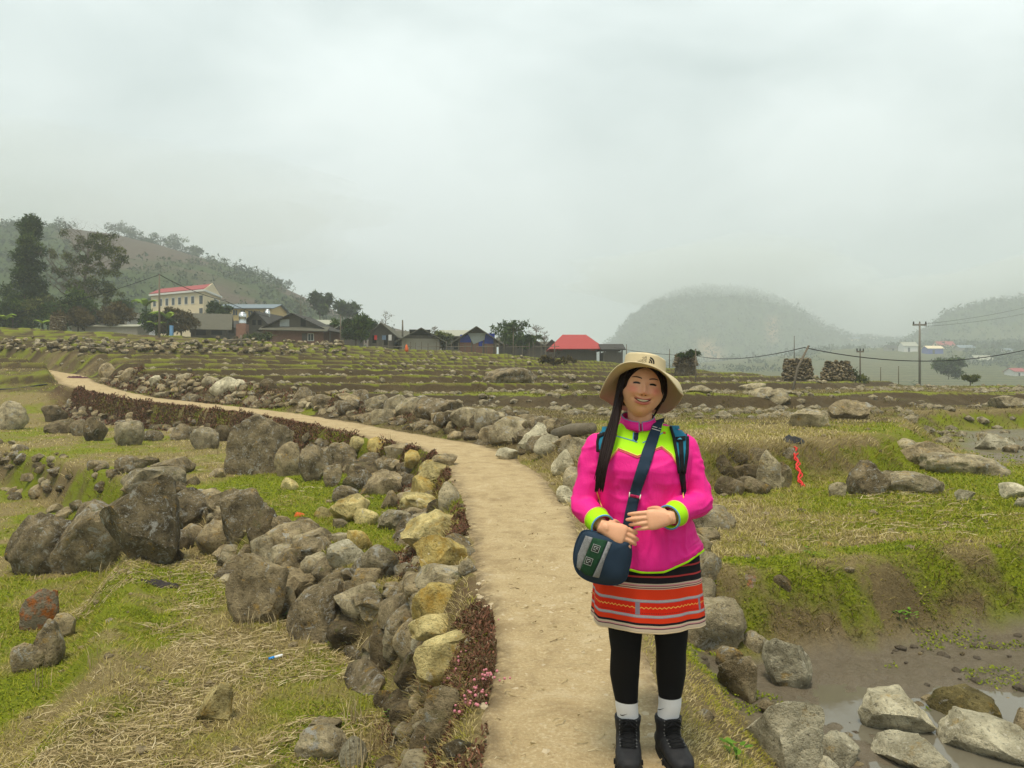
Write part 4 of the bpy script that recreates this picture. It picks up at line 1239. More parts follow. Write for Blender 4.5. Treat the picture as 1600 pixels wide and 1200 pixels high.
for i, (u, v, d, hh, w, lab) in enumerate([(500, 498, 150, 5.2, 3.6, 'misty tree on the slope behind the brick house'), (542, 498, 155, 3.4, 4.4, 'misty rounded tree right of the slope tree'),
                                    (265, 404, 372, 11, 12, 'misty grove tree high on the left ridge'), (300, 412, 376, 8, 9, 'misty tree lower on the left ridge'), (430, 455, 392, 5.5, 8, 'small misty tree near the ridge hut'),
                                    (195, 388, 362, 12, 11, 'tall misty bamboo on the left ridge'), (228, 394, 366, 9, 9, 'misty bamboo clump on the left ridge')]):
    rr = random.Random(60+i); lob = [(rr.gauss(0, .28)*w, rr.gauss(0, .25)*w, rr.uniform(.3, .95)*hh, rr.uniform(.16, .3)*w) for _ in range(14)]
    tree('misty_tree', lab, at(u, v, d), hh, w*.5, LM['dark'], .1, 1.6, lob, 'trees fading in the mist', lsize=.35, seed=60+i)

# banana plants and broad leaves
M_BAN = leafm('banana_leaf', (.10, .16, .02), (.20, .30, .03), (.34, .42, .06))
def banana(label, u, v, d, h, n, seed):
    r = random.Random(seed); root = empty('banana_plant', at(u, v, d)); tag(root, label, 'plant', 'banana plants by the village')
    MB().tube([(0, 0, -.3), (.02, 0, h*.35), (.03, .02, h*.55)], [.10, .08, .05], 6).build('stem', LM['olive'], root)
    for k in range(n):
        a = r.uniform(0, 6.28); ln = h*r.uniform(.5, .8); pts = []; w0 = ln*.13
        V = []; F = []
        for j in range(7):
            t_ = j/6; x_ = ln*t_*.75; z_ = h*.5 + ln*(.9*t_ - .75*t_*t_)
            ww = w0*math.sin(math.pi*min(1, .12 + .88*t_))**.6
            c_, s_ = math.cos(a), math.sin(a)
            for sg in (-1, 0, 1): V.append((c_*x_ - s_*ww*sg, s_*x_ + c_*ww*sg, z_ - abs(sg)*ww*.35))
        for j in range(6):
            for q in (0, 1): b = j*3+q; F.append((b, b+1, b+4, b+3))
        obj_np('leaf', np.array(V), np.array(F), M_BAN, root, True, attrs=dict(tint=np.full(len(V), r.uniform(.2, .8))))
for i, (lab, u, v, d, h, n) in enumerate([('banana plant with upright leaves at the left edge', 8, 520, 74, 2.6, 7), ('banana plant beside the rubble pillar', 66, 519, 74, 1.7, 5), ('tall banana plant beside the village pole', 262, 522, 77, 3.2, 8),
                                   ('short banana plant below the tall one', 244, 524, 76, 2.0, 6), ('slim papaya like plant left of the school', 228, 505, 88, 4.0, 6)]):
    banana(lab, u, v, d, h, n, 90+i)

# ------------------------------------------------------------------ village
M_CREAM = flat('cream_wall', (.72, .60, .40), .9, .06, 1.2)
M_YEL = flat('yellow_wall', (.62, .46, .20), .9, .08, 1.2)
M_REDROOF = flat('red_sheet_roof', (.34, .040, .036), .6, .12, 3)
M_RED2 = flat('red_tile_roof', (.30, .055, .055), .7, .15, 3)
M_GREYROOF = flat('grey_fibre_roof', (.105, .10, .075), .95, .3, 3, bump=.02)
M_DARKROOF = flat('dark_weathered_roof', (.05, .047, .042), .95, .3, 4, bump=.02)
M_PALEROOF = flat('pale_fibre_roof', (.33, .33, .26), .95, .2, 3)
M_BLUEROOF = flat('blue_grey_roof', (.16, .20, .23), .7, .12, 3)
M_WOODW = flat('weathered_boards', (.115, .10, .08), .95, .35, 6)
M_DARKW = flat('dark_opening', (.012, .011, .010), .9, .2)
M_GLASS = flat('window_glass', (.05, .06, .065), .15, .2, spec=.5)
M_WHITE = flat('white_trim', (.72, .70, .65), .8, .06)
M_BLUE = flat('blue_tarpaulin', (.020, .045, .36), .55, .25, 5)
M_TARP = flat('grey_torn_sheet', (.42, .45, .44), .7, .25, 4)
M_STEEL = flat('stainless_steel', (.62, .63, .63), .25, .05, metal=.85)
M_MORT = flat('pale_render', (.34, .31, .25), .95, .2, 4)
t = NT('old_brick', .95)
co = t.co('Object', False)
bk = t.n('TexBrick'); t.l(t.vm('MULTIPLY', co, (1, 1, 1)), bk.inputs['Vector'])
n1 = t.noise(co, 3, 5, .6)
t.color(t.mix(n1, (.17, .085, .06), (.34, .18, .125))); t.bump(n1, .02)
M_BRICK = t.done()

def far_hit(u, v, lo=150, hi=1100):
    """depth at which the sight line through a pixel meets the far hills"""
    ds = np.linspace(lo, hi, 500); z = EYE - (v-HOR)/FPX*ds
    a = np.full(500, math.atan2((u-800)/FPX, 1)); r = ds/np.cos(a)
    low = z < far_height(a[None], r[None])[0]
    return float(ds[low.argmax()]) if low.any() else hi
def house(name, label, u0, u1, vb, ve, vr, d, depth, wall, roof, axis='x', over=.35, openings=(), group='houses of the village', rz=0.0, hip=0.0, base_extra=1.6, gable=None, cat='house', posts=False, thick=.09):
    """axis 'x': ridge runs across the picture; 'y': gable end faces the viewer. Rows: base, eaves, ridge in pixels at depth d."""
    q = d/FPX
    c = at((u0+u1)/2, vb, d); W = (u1-u0)*q; He = (vb-ve)*q; Hr = (vb-vr)*q
    root = empty(name, c, rz); tag(root, label, cat, group)
    w2 = W/2
    m = MB()
    if posts:
        for px in np.linspace(-w2, w2, 5):
            for py in (0, depth): MB().box(px-.07, px+.07, py-.07, py+.07, -base_extra, He).build('post', M_WOODW, root)
        MB().box(-w2, w2, .05, depth, -base_extra, .12).build('floor', M_WOODW, root)
        mb_ = MB(); mb_.box(-w2, w2, -.03, .03, He*.38, He*.46); mb_.build('rail', M_WOODW, root)
        MB().box(-w2*.55, w2*.8, depth*.55, depth*.6, .12, He*.95).build('wall', wall, root)
    else:
        m.box(-w2, w2, 0, depth, -base_extra, He)
        m.build('wall', wall, root)
        g = MB()
        if axis == 'y':
            for yy, n_ in ((.012, 'gable'), (depth-.012, 'gable')):
                MB().add([(-w2, yy-.01, He), (w2, yy-.01, He), (0, yy-.01, Hr-.03), (-w2, yy+.03, He), (w2, yy+.03, He), (0, yy+.03, Hr-.03)],
                         [(0, 1, 2), (3, 5, 4), (0, 3, 4, 1), (1, 4, 5, 2), (2, 5, 3, 0)]).build('gable', gable or wall, root)
        elif not hip:
            for xx in (-w2+.012, w2-.012):
                MB().add([(xx-.01, 0, He), (xx-.01, depth, He), (xx-.01, depth/2, Hr-.03), (xx+.01, 0, He), (xx+.01, depth, He), (xx+.01, depth/2, Hr-.03)],
                         [(0, 1, 2), (3, 5, 4), (0, 3, 4, 1), (1, 4, 5, 2), (2, 5, 3, 0)]).build('gable', gable or wall, root)
    if axis == 'x':
        sl_ = (Hr-He)/(depth/2); e_ = He - over*sl_
        h_ = hip*W
        r_ = MB().slab([(-w2-over, -over, e_), (w2+over, -over, e_), (w2+over-h_, depth/2, Hr), (-w2-over+h_, depth/2, Hr)], thick).build('roof_slope', roof, root)
        MB().slab([(w2+over, depth+over, e_), (-w2-over, depth+over, e_), (-w2-over+h_, depth/2+.02, Hr-.004), (w2+over-h_, depth/2+.02, Hr-.004)], thick).build('roof_slope', roof, root)
        if hip:
            for sg in (-1, 1):
                MB().add([(sg*(w2+over), -over, e_), (sg*(w2+over), depth+over, e_), (sg*(w2+over-h_), depth/2, Hr), (sg*(w2+over-.1), 0, e_-.06), (sg*(w2+over-.1), depth, e_-.06), (sg*(w2+over-h_), depth/2, Hr-.1)],
                         [(0, 1, 2), (3, 5, 4), (0, 3, 4, 1), (1, 4, 5, 2), (2, 5, 3, 0)]).build('roof_slope', roof, root)
    else:
        sl_ = (Hr-He)/w2; e_ = He - over*sl_
        MB().slab([(-w2-over, -over, e_), (0, -over, Hr), (0, depth+over, Hr), (-w2-over, depth+over, e_)], thick).build('roof_slope', roof, root)
        MB().slab([(.004, -over, Hr), (w2+over, -over, e_), (w2+over, depth+over, e_), (.004, depth+over, Hr)], thick).build('roof_slope', roof, root)
    for o_ in openings:
        kind, a, b, cc, dd = o_[:5]; mm = o_[5] if len(o_) > 5 else None
        x0, x1 = (a-(u0+u1)/2)*q, (b-(u0+u1)/2)*q; z1, z0 = (vb-cc)*q, (vb-dd)*q
        if kind == 'window':
            f_ = MB(); t_ = .07
            f_.box(x0-t_, x1+t_, -.05, .02, z0-t_, z0); f_.box(x0-t_, x1+t_, -.05, .02, z1, z1+t_); f_.box(x0-t_, x0, -.05, .02, z0, z1); f_.box(x1, x1+t_, -.05, .02, z0, z1)
            f_.box((x0+x1)/2-.02, (x0+x1)/2+.02, -.03, .0, z0, z1)
            w_ = f_.build('window', mm or M_WHITE, root)
            MB().box(x0, x1, -.012, .0, z0, z1).build('pane', M_GLASS, w_)
        else:
            MB().box(x0, x1, -.03, .02, z0, z1).build(kind, mm or M_DARKW, root)
    return root

# the three storey school, its long side and one end in view
root = empty('school_building', at(236, 500, 128), 0); tag(root, 'cream three storey school with a red roof above the village', 'building')
sc_ = 128/FPX
A0 = at(236, 500, 128); A1 = at(318, 500, 121); A2 = at(344, 500, 131)
f1_ = Vector((A1.x-A0.x, A1.y-A0.y, 0)); f2_ = Vector((A2.x-A1.x, A2.y-A1.y, 0))
L1_, L2_ = f1_.length, f2_.length; e1, e2 = f1_.normalized(), f2_.normalized()
Hw = (500-462)*sc_*.98
def sp(a, b, z): p = e1*a + e2*b; return (p.x, p.y, z)
MB().hexa([sp(0,0,-6), sp(L1_,0,-6), sp(L1_,L2_,-6), sp(0,L2_,-6), sp(0,0,Hw), sp(L1_,0,Hw), sp(L1_,L2_,Hw), sp(0,L2_,Hw)]).build('wall', M_CREAM, root)
MB().hexa([sp(-.4,-.4,Hw), sp(L1_+.4,-.4,Hw), sp(L1_+.4,L2_+.4,Hw), sp(-.4,L2_+.4,Hw), sp(-.4,-.4,Hw+.3), sp(L1_+.4,-.4,Hw+.3), sp(L1_+.4,L2_+.4,Hw+.3), sp(-.4,L2_+.4,Hw+.3)]).build('cornice', M_WHITE, root)
Hg = Hw + 1.75
MB().slab([sp(-.3,-.3,Hw+.36), sp(L1_-.0,-.3,Hw+.36), sp(L1_-.0,L2_/2,Hg), sp(-.3,L2_/2,Hg)], .12).build('roof_slope', M_RED2, root)
MB().slab([sp(L1_-.0,L2_+.3,Hw+.36), sp(-.3,L2_+.3,Hw+.36), sp(-.3,L2_/2+.02,Hg), sp(L1_-.0,L2_/2+.02,Hg)], .12).build('roof_slope', M_RED2, root)
MB().add([sp(L1_-.1,-.1,Hw+.3), sp(L1_-.1,L2_+.1,Hw+.3), sp(L1_-.1,L2_/2,Hg+.15), sp(L1_+.15,-.1,Hw+.3), sp(L1_+.15,L2_+.1,Hw+.3), sp(L1_+.15,L2_/2,Hg+.15)],
         [(0,1,2),(3,5,4),(0,3,4,1),(1,4,5,2),(2,5,3,0)]).build('gable', M_CREAM, root)
for fl, z0 in ((0, Hw-1.75), (1, Hw-4.5)):
    for k in range(7):
        a0 = L1_*(.045 + .122*k)
        w_ = MB().hexa([sp(a0-.08,-.06,z0-.08), sp(a0+.78,-.06,z0-.08), sp(a0+.78,.01,z0-.08), sp(a0-.08,.01,z0-.08), sp(a0-.08,-.06,z0+1.2), sp(a0+.78,-.06,z0+1.2), sp(a0+.78,.01,z0+1.2), sp(a0-.08,.01,z0+1.2)]).build('window', M_WHITE, root)
        MB().hexa([sp(a0,-.075,z0), sp(a0+.7,-.075,z0), sp(a0+.7,.0,z0), sp(a0,.0,z0), sp(a0,-.075,z0+1.1), sp(a0+.7,-.075,z0+1.1), sp(a0+.7,.0,z0+1.1), sp(a0,.0,z0+1.1)]).build('pane', M_GLASS, w_)
for z0, z1 in ((Hw-1.9, Hw-.6), (Hw-4.6, Hw-2.6)):
    MB().hexa([sp(L1_*.925,-.06,z0), sp(L1_*.985,-.06,z0), sp(L1_*.985,.01,z0), sp(L1_*.925,.01,z0), sp(L1_*.925,-.06,z1), sp(L1_*.985,-.06,z1), sp(L1_*.985,.01,z1), sp(L1_*.925,.01,z1)]).build('stair_window', M_GLASS, root)
MB().hexa([sp(L1_-.01,L2_*.62,Hw-2.2), sp(L1_+.07,L2_*.62,Hw-2.2), sp(L1_+.07,L2_*.9,Hw-2.2), sp(L1_-.01,L2_*.9,Hw-2.2), sp(L1_-.01,L2_*.62,Hw-.5), sp(L1_+.07,L2_*.62,Hw-.5), sp(L1_+.07,L2_*.9,Hw-.5), sp(L1_-.01,L2_*.9,Hw-.5)]).build('window', M_GLASS, root)

wins = [('window', 352+k*12, 359+k*12, 484+k*.5, 492+k*.5, M_YEL) for k in range(6)]
house('long_building', 'long low yellow building with a blue grey roof right of the school', 340, 424, 500, 481, 472, 118, 8, M_YEL, M_BLUEROOF, 'x', .5, wins, cat='building')
house('farm_shed', 'grey roofed shed with a sagging awning left of the water tank', 300, 352, 526, 510, 488, 80, 4.2, M_WOODW, M_GREYROOF, 'x', .55, [('opening', 308, 322, 513, 524), ('opening', 330, 346, 514, 523)], rz=.30)
house('farmhouse', 'dark gabled house behind the stainless water tank', 382, 422, 522, 506, 487, 84, 6, M_WOODW, M_DARKROOF, 'y', .7, [('opening', 394, 400, 500, 508), ('opening', 403, 409, 500, 508)], rz=-.12)
h1 = house('brick_house', 'big brick house with a dark double pitched roof', 410, 506, 541, 513, 490, 80, 6.5, M_BRICK, M_DARKROOF, 'y', .55,
      [('window', 482, 490, 522, 532), ('shutter', 472, 480, 521, 532, M_WOODW), ('opening', 470, 478, 497, 510), ('gable_sheet', 437, 452, 499, 510, M_TARP)], gable=M_WOODW, rz=-.04)
q = 80/FPX
MB().slab([(-50*q, -1.0, 25*q), (58*q, -1.0, 22*q), (58*q, .12, 30*q), (-50*q, .12, 31*q)], .07).build('lean_to_roof', M_GREYROOF, h1)
MB().slab([(50*q, -.6, 25*q), (80*q, -.6, 20*q), (80*q, 4, 22*q), (50*q, 4, 30*q)], .07).build('porch_roof', M_DARKROOF, h1)
for px in (60, 78): MB().box(px*q-.05, px*q+.05, -.45, -.35, -1.5, 22*q).build('porch_post', M_WOODW, h1)
house('back_house', 'low house with a dark roof behind the brick house gable', 415, 455, 520, 504, 494, 92, 5, M_WOODW, M_DARKROOF, 'x', .5)
house('pale_house', 'small pale roofed house behind the right end of the brick house', 488, 518, 520, 506, 498, 96, 5, M_WOODW, M_PALEROOF, 'x', .5, rz=.25)
house('plank_house', 'weathered plank house behind red and blue washing', 576, 616, 540, 522, 505, 82, 5, M_WOODW, M_GREYROOF, 'y', .5, [('opening', 582, 588, 524, 536), ('door', 600, 606, 524, 539)])
house('grey_house', 'grey boarded house with a wide fibre roof left of the blue tarpaulin', 628, 686, 546, 529, 513, 80, 5.5, M_MORT, M_GREYROOF, 'y', .75, [('opening', 640, 672, 515, 524, M_DARKW)], gable=M_WOODW, rz=.22)
house('pale_barn', 'barn with pale yellowish roof sheets behind the grey house', 690, 735, 540, 524, 514, 94, 6, M_WOODW, M_PALEROOF, 'x', .5)
h2 = house('tarpaulin_house', 'brick house hung with blue tarpaulin and a torn grey sheet', 716, 774, 547, 530, 511, 79, 6.5, M_BRICK, M_GREYROOF, 'y', .95, [('door', 709, 718, 528, 546, M_DARKW)], gable=M_WOODW)
q = 79/FPX
MB().box(-26*q, -9*q, -.06, -.03, 12*q, 24*q).build('blue_sheet', M_BLUE, h2)
MB().box(12*q, 28*q, -.06, -.03, 10*q, 26*q).build('blue_sheet', M_BLUE, h2)
MB().box(3*q, 12*q, -.06, -.03, 6*q, 14*q).build('blue_sheet', M_BLUE, h2)
MB().add([(-14*q, -.10, 26*q), (14*q, -.10, 27*q), (12*q, -.12, 16*q), (-5*q, -.14, 9*q), (-14*q, -.075, 26*q), (14*q, -.075, 27*q), (12*q, -.095, 16*q), (-5*q, -.115, 9*q)],
         [(0, 1, 2, 3), (7, 6, 5, 4), (0, 4, 5, 1), (1, 5, 6, 2), (2, 6, 7, 3), (3, 7, 4, 0)]).build('torn_sheet', M_TARP, h2)
for px in (-28, -8, 11, 27): MB().box(px*q-.06, px*q+.06, -.08, .0, -.5, 20*q).build('post', M_WOODW, h2)
house('low_shed', 'low shed with a mossy roof right of the loose green tree', 818, 846, 548, 538, 529, 82, 4, M_WOODW, M_GREYROOF, 'y', .4)
house('small_shed', 'tiny dark shed left of the red roofed pavilion', 855, 869, 546, 538, 531, 88, 3, M_WOODW, M_DARKROOF, 'y', .35)
house('pavilion', 'open sided timber pavilion under a bright red hipped roof', 871, 931, 550, 540, 521, 80, 6, M_WOODW, M_REDROOF, 'x', .95, hip=.42, posts=True, base_extra=1.0)
house('open_shelter', 'open shelter with a dark roof right of the red pavilion', 944, 972, 552, 545, 537, 78, 3.5, M_WOODW, M_DARKROOF, 'x', .35, posts=True, base_extra=1.0)
house('farmhouse', 'low dark house tucked behind the grey roofed shed', 345, 384, 524, 511, 499, 90, 5, M_WOODW, M_DARKROOF, 'x', .5)
house('farmhouse', 'dark steep gabled house behind the orchard tree', 520, 556, 532, 518, 506, 92, 5, M_WOODW, M_DARKROOF, 'y', .5)
house('farmhouse', 'grey roofed house between the plank house and the grey house', 604, 632, 538, 526, 516, 94, 5, M_WOODW, M_GREYROOF, 'x', .5)
house('low_shed', 'long low shed right of the blue tarpaulin house', 780, 818, 547, 537, 526, 88, 4, M_WOODW, M_GREYROOF, 'x', .4)
house('farmhouse', 'dark roofed house above the brick house', 455, 492, 515, 504, 494, 100, 5, M_WOODW, M_DARKROOF, 'y', .5, rz=.2)
house('low_shed', 'low grey shed at the foot of the far hill left of the red pavilion', 838, 858, 546, 539, 533, 95, 4, M_WOODW, M_GREYROOF, 'x', .4)
house('hut', 'small white walled hut beside the trees left of the school', 198, 222, 508, 496, 487, 96, 4, M_WHITE, M_GREYROOF, 'x', .4)
house('hut', 'long low wall like shed with pale coping left of the village pole', 112, 215, 520, 510, 506, 80, 2.5, M_MORT, M_PALEROOF, 'x', .15)
house('ridge_hut', 'misty hut on the ridge of the left hill', 428, 446, 464, 457, 452, 390, 8, M_WOODW, M_GREYROOF, 'x', .5)
for (lab, u0, u1, vb, ve, vr, d, w, rf) in [
    ('white house with pale roof in the misty valley', 1412, 1434, 550, 540, 534, 330, M_WHITE, M_PALEROOF), ('cream house with blue base in the misty valley', 1450, 1474, 553, 544, 540, 300, M_BLUE, M_CREAM),
    ('red roofed house behind the cream one in the misty valley', 1466, 1492, 545, 539, 533, 330, M_CREAM, M_RED2), ('tiny white house on the far slope', 1356, 1372, 533, 529, 527, 380, M_WHITE, M_WHITE),
    ('grey house on the far slope left of the white one', 1328, 1344, 533, 529, 526, 385, M_CREAM, M_BLUEROOF), ('grey roofed shed low in the misty valley', 1526, 1552, 568, 562, 555, 250, M_MORT, M_PALEROOF),
    ('white house with red roof at the right edge of the valley', 1586, 1604, 588, 580, 575, 170, M_WHITE, M_RED2), ('small white house at the valley road', 1572, 1584, 552, 547, 544, 300, M_WHITE, M_BLUEROOF),
    ('dark roofed house left of the white valley house', 1388, 1408, 548, 543, 539, 335, M_MORT, M_DARKROOF), ('grey roofed house at the valley road', 1500, 1524, 548, 543, 539, 320, M_MORT, M_BLUEROOF)]:
    d = far_hit((u0+u1)/2, vb)
    house('valley_house', lab, u0, u1, vb, ve, vr, d, 7, w, rf, 'x', .5, [('opening', u0+(u1-u0)*.3, u0+(u1-u0)*.45, ve+(vb-ve)*.3, vb-.3)], 'houses in the misty valley', base_extra=3)
for lab, u, v, d in (('stainless steel water tank on a brick stand beside the dark gabled house', 379, 512, 80), ('small stainless steel water tank behind the brick house roof', 418, 506, 86)):
    root = empty('water_tank', at(u, v, d)); tag(root, label=lab, cat='water tank', group='stainless water tanks')
    k = 1.0 if u < 400 else .7; q = d/FPX
    MB().box(-.5*k, .5*k, -.5*k, .5*k, -2.5, .35).build('stand', M_BRICK, root)
    MB().tube([(0, 0, .36), (0, 0, .5), (0, 0, .55), (0, 0, 1.0), (0, 0, 1.05), (0, 0, 1.45)], [.38*k, .40*k, .37*k, .38*k, .40*k, .38*k], 20).build('drum', M_STEEL, root, True)
    MB().tube([(0, 0, 1.45), (0, 0, 1.58), (0, 0, 1.66)], [.38*k, .25*k, .08*k], 20).build('lid', M_STEEL, root, True)

# poles and cables
M_POLE = flat('weathered_pole', (.16, .135, .10), .9, .25, 8)
M_CONC = flat('concrete_pole', (.20, .185, .155), .9, .15, 5)
M_CABLE = flat('black_cable', (.012, .012, .012), .6, .1)
def pole(name, label, u, vt, vb, d, r, lean=0.0, arm=0.0, mat=None, cat='pole', group='poles'):
    b = at(u, vb, d); h = (vb-vt)*d/FPX
    root = empty(name, b); tag(root, label, cat, group)
    MB().tube([(0, 0, -1.2), (lean*.5, 0, h*.5), (lean, 0, h)], [r*1.2, r*1.05, r*.8], 8).build('shaft', mat or M_POLE, root, True)
    if arm:
        MB().box(-arm, arm, -.05, .05, h-.25, h-.12).build('crossarm', mat or M_POLE, root)
        for s_ in (-1, 0, 1): MB().tube([(s_*arm*.9, 0, h-.12), (s_*arm*.9, 0, h+.08)], [.06, .045], 6).build('insulator', M_CABLE, root)
    else:
        MB().tube([(lean, -.02, h-.05), (lean, -.1, h-.02)], r*.4, 5).build('hook', M_CABLE, root)
    return root
pole('utility_pole', 'thin timber utility pole standing before the school', 249, 428, 534, 62, .075)
pole('utility_pole', 'concrete utility pole with a crossarm at the right', 1437, 504, 596, 62, .085, arm=.55, mat=M_CONC)
pole('utility_pole', 'small timber pole behind the round stone pile', 1344, 546, 584, 66, .06, arm=.3)
pole('utility_pole', 'pole beside the plank house by the orchard tree', 532, 492, 548, 70, .05)
pole('utility_pole', 'dark stub pole behind the grey house', 629, 500, 524, 88, .09)
pole('leaning_prop', 'crooked branch leaning over to hold up the cable', 1230, 540, 608, 34, .055, lean=.95)
for i, (lab, u, vt, vb, d) in enumerate([('thin post right of the hat', 1087, 545, 603, 40), ('slim post behind the hat brim on the terraces', 1046, 545, 566, 58), ('tall thin bamboo pole before the pavilion', 802, 518, 558, 60),
                                   ('thin post left of the crooked prop', 1241, 525, 545, 64), ('thin post below the concrete pole', 1404, 572, 592, 58), ('thin post near the crooked prop foot', 1376, 574, 592, 58),
                                   ('thin post right of the open shelter', 979, 538, 558, 62)]):
    pole('fence_post', lab, u, vt, vb, d, .03, group='thin posts on the far terraces', cat='post')
def cable(name, label, pts, r, sag=None):
    P = []
    for a, b, s_ in pts:
        a, b = Vector(a), Vector(b)
        for k in range(17):
            t_ = k/16; p = a.lerp(b, t_); p.z -= 4*s_*t_*(1-t_); P.append(p)
    MBo = MB().tube(P, r, 5)
    o = MBo.build(name, M_CABLE, None, True); tag(o, label, 'cable', 'cables'); return o
tp = at(1256, 543, 34)
cable('power_cable', 'black cable sagging from the crooked prop out to the right', [(tp, at(1610, 545, 40), .62)], .022)
cable('power_cable', 'black cable sagging from the crooked prop behind the hat', [(tp, at(1088, 556, 58), .35), (at(1088, 556, 58), at(960, 543, 70), .15)], .018)
cable('power_cable', 'cable from the timber pole down to the brick house', [(at(249, 429, 62), at(352, 470, 72), .25), (at(352, 470, 72), at(420, 495, 78), .15)], .03)
cable('power_cable', 'cable from the timber pole away to the left trees', [(at(249, 429, 62), at(0, 492, 66), .4)], .022)
for k, (v0, v1) in enumerate(((506, 470), (510, 481))):
    cable('power_cable', ('upper' if k == 0 else 'lower') + ' thin line from the concrete pole to the right hill', [(at(1445, v0, 62), at(1640, v1, 90), .3)], .012)

# round dry stone piles
def stone_pile(label, u, vb, d, w, h, seed, top=.72):
    r = random.Random(seed); root = empty('stone_kiln', at(u, vb, d)); tag(root, label, 'stone pile', 'round stone piles on the terraces')
    W = w*d/FPX; Hh = h*d/FPX
    MB().tube([(0, 0, -.6), (0, 0, Hh*.94)], [W*.46, W*.46*top], 14).build('core', ROCK['darker'], root)
    rows = max(5, int(Hh/.11))
    for k in range(rows):
        f = (k+.5)/rows; R0 = W*.47*(1-(1-top)*f); n = int(2*math.pi*R0/.17)
        for j in range(n):
            a = 2*math.pi*(j + .5*(k % 2))/n + r.uniform(-.05, .05)
            if math.sin(a) > .35: continue
            s = r.uniform(.11, .23)
            put_stone((R0*math.cos(a) + r.gauss(0, .02), R0*math.sin(a), Hh*f + r.gauss(0, .025)), (s*1.25, s, s*.75), r.choice(['dark', 'darker', 'darker']), root, (r.uniform(-.3, .3), r.uniform(-.3, .3), a), r.choice(PROTO_S))
    return root
stone_pile('round flat topped stone pile behind the crooked prop', 1246, 592, 46, 46, 32, 1, .82)
stone_pile('wide slumped stone pile with grass at its right', 1308, 594, 46, 54, 30, 2, .6)
stone_pile('small mossy stone pile right of the hat', 1071, 572, 50, 38, 20, 3, .7)
stone_pile('rubble pillar at the edge of the far left terrace', 91, 517, 70, 22, 22, 4, .9)
bush('bush', 'dry grassy bush on the wide slumped stone pile', 1330, 592, 46, 1.1, .9, LM['olive'], 1.2, .06, 31)
bush('bush', 'dark green bush topping the small mossy stone pile', 1076, 556, 49, .8, .5, LM['dark'], 1.0, .06, 32)
bush('bush', 'brown heap of cut brush on the terraces before the pavilion', 865, 565, 52, 1.8, .6, LM['rust'], 1.6, .07, 33)
bush('bush', 'yellowish heap of brush on the right skyline', 1516, 594, 52, 1.0, .5, LM['olive'], 1.0, .06, 34)
bush('tree', 'round misty tree beside the valley road', 1482, 590, 160, 4.2, 4.4, LM['dark'], 2.0, .3, 35, 'tree')

# the far stone wall below the left trees and beside the village
fw = empty('field_wall', (-32, 57, 4)); tag(fw, 'long stone wall along the top terrace below the tall trees', 'stone wall', kind='thing')
us = rng.uniform(-20, 540, 420)
hitp = ground_hits(np.stack([us, np.where(us < 330, 541 + us*.012, 536 + us*.02) + rng.uniform(-11, 9, 420)], 1), 30, 70, 200)
for p in hitp:
    s = random.uniform(.18, .42)
    child_of(put_stone(Vector(p) + Vector((0, 0, random.uniform(-.05, .25))), (s*1.3, s, s*.8), random.choice(['darker', 'tan', 'dark', 'darker', 'grey']), None, (random.uniform(-.3, .3), 0, random.uniform(0, 6)), random.choice(PROTO_S)), fw)

# ------------------------------------------------------------------ the damp air
t = NT('mist_air'); t.t.nodes.remove(t.b)
pv = t.n('VolumePrincipled'); pv.inputs['Color'].default_value = (.89, .95, .965, 1); pv.inputs['Density'].default_value = .00105; pv.inputs['Anisotropy'].default_value = 0.0
t.l(pv.outputs[0], t.out.inputs['Volume'])
M_HAZE = t.done()
hz = MB().box(-1900, 1900, -60, 3250, -34, 190).build('haze', M_HAZE)
tag(hz, 'thin pale mist lying over the valley', 'haze', kind='stuff')
def mist_mat(dens):
    t = NT('hill_mist'); t.t.nodes.remove(t.b)
    pv = t.n('VolumePrincipled'); pv.inputs['Color'].default_value = (.93, .968, .972, 1); pv.inputs['Density'].default_value = dens; pv.inputs['Anisotropy'].default_value = 0.0
    t.l(pv.outputs[0], t.out.inputs['Volume']); return t.done()
M_MIST = mist_mat(.0080); M_MIST2 = mist_mat(.0095)
v, f = ICO[4]
for lab, u, vv, d, w, h, dp in [('bank of mist hiding the top of the left hill', -40, 335, 390, 1250, 66, 150), ('bank of mist over the top of the dark right hill', 1110, 446, 1090, 430, 40, 220),
                               ('low mist lying between the two right hills', 1390, 490, 1100, 380, 40, 200), ('mist capping the wooded hill at the right edge', 1640, 446, 850, 420, 36, 180)]:
    c = at(u, vv, d); q = d/FPX
    p = v*np.array([w*q/2, dp, h*q]) * (1 + .75*fbm3(v*1.5 + u, 3, int(u)))[:, None]
    tag(obj_np('mist', p, f, M_MIST2 if u < 300 else M_MIST, None, True, loc=c), lab, 'mist', kind='stuff')
# ------------------------------------------------------------------ the woman on the path
KP = 3.0/FPX                                    # metres per pixel where she stands
def lx(u): return (u - 1010)*KP
def lz(v): return (1191 - v)*KP
W_LOC = Vector(((1010-800)/FPX*3.0, 3.0, 0.0)); W_LOC.z = gz(W_LOC.x, W_LOC.y) + .012
def L3(u, v, y=0.0): return PX(u, v, 3.0+y) - W_LOC     # her own axes: x across, y away from the viewer, z up
person = empty('person', W_LOC)
tag(person, 'smiling woman in a bright pink jacket, striped skirt and sun hat standing on the path', 'person', kind='thing')

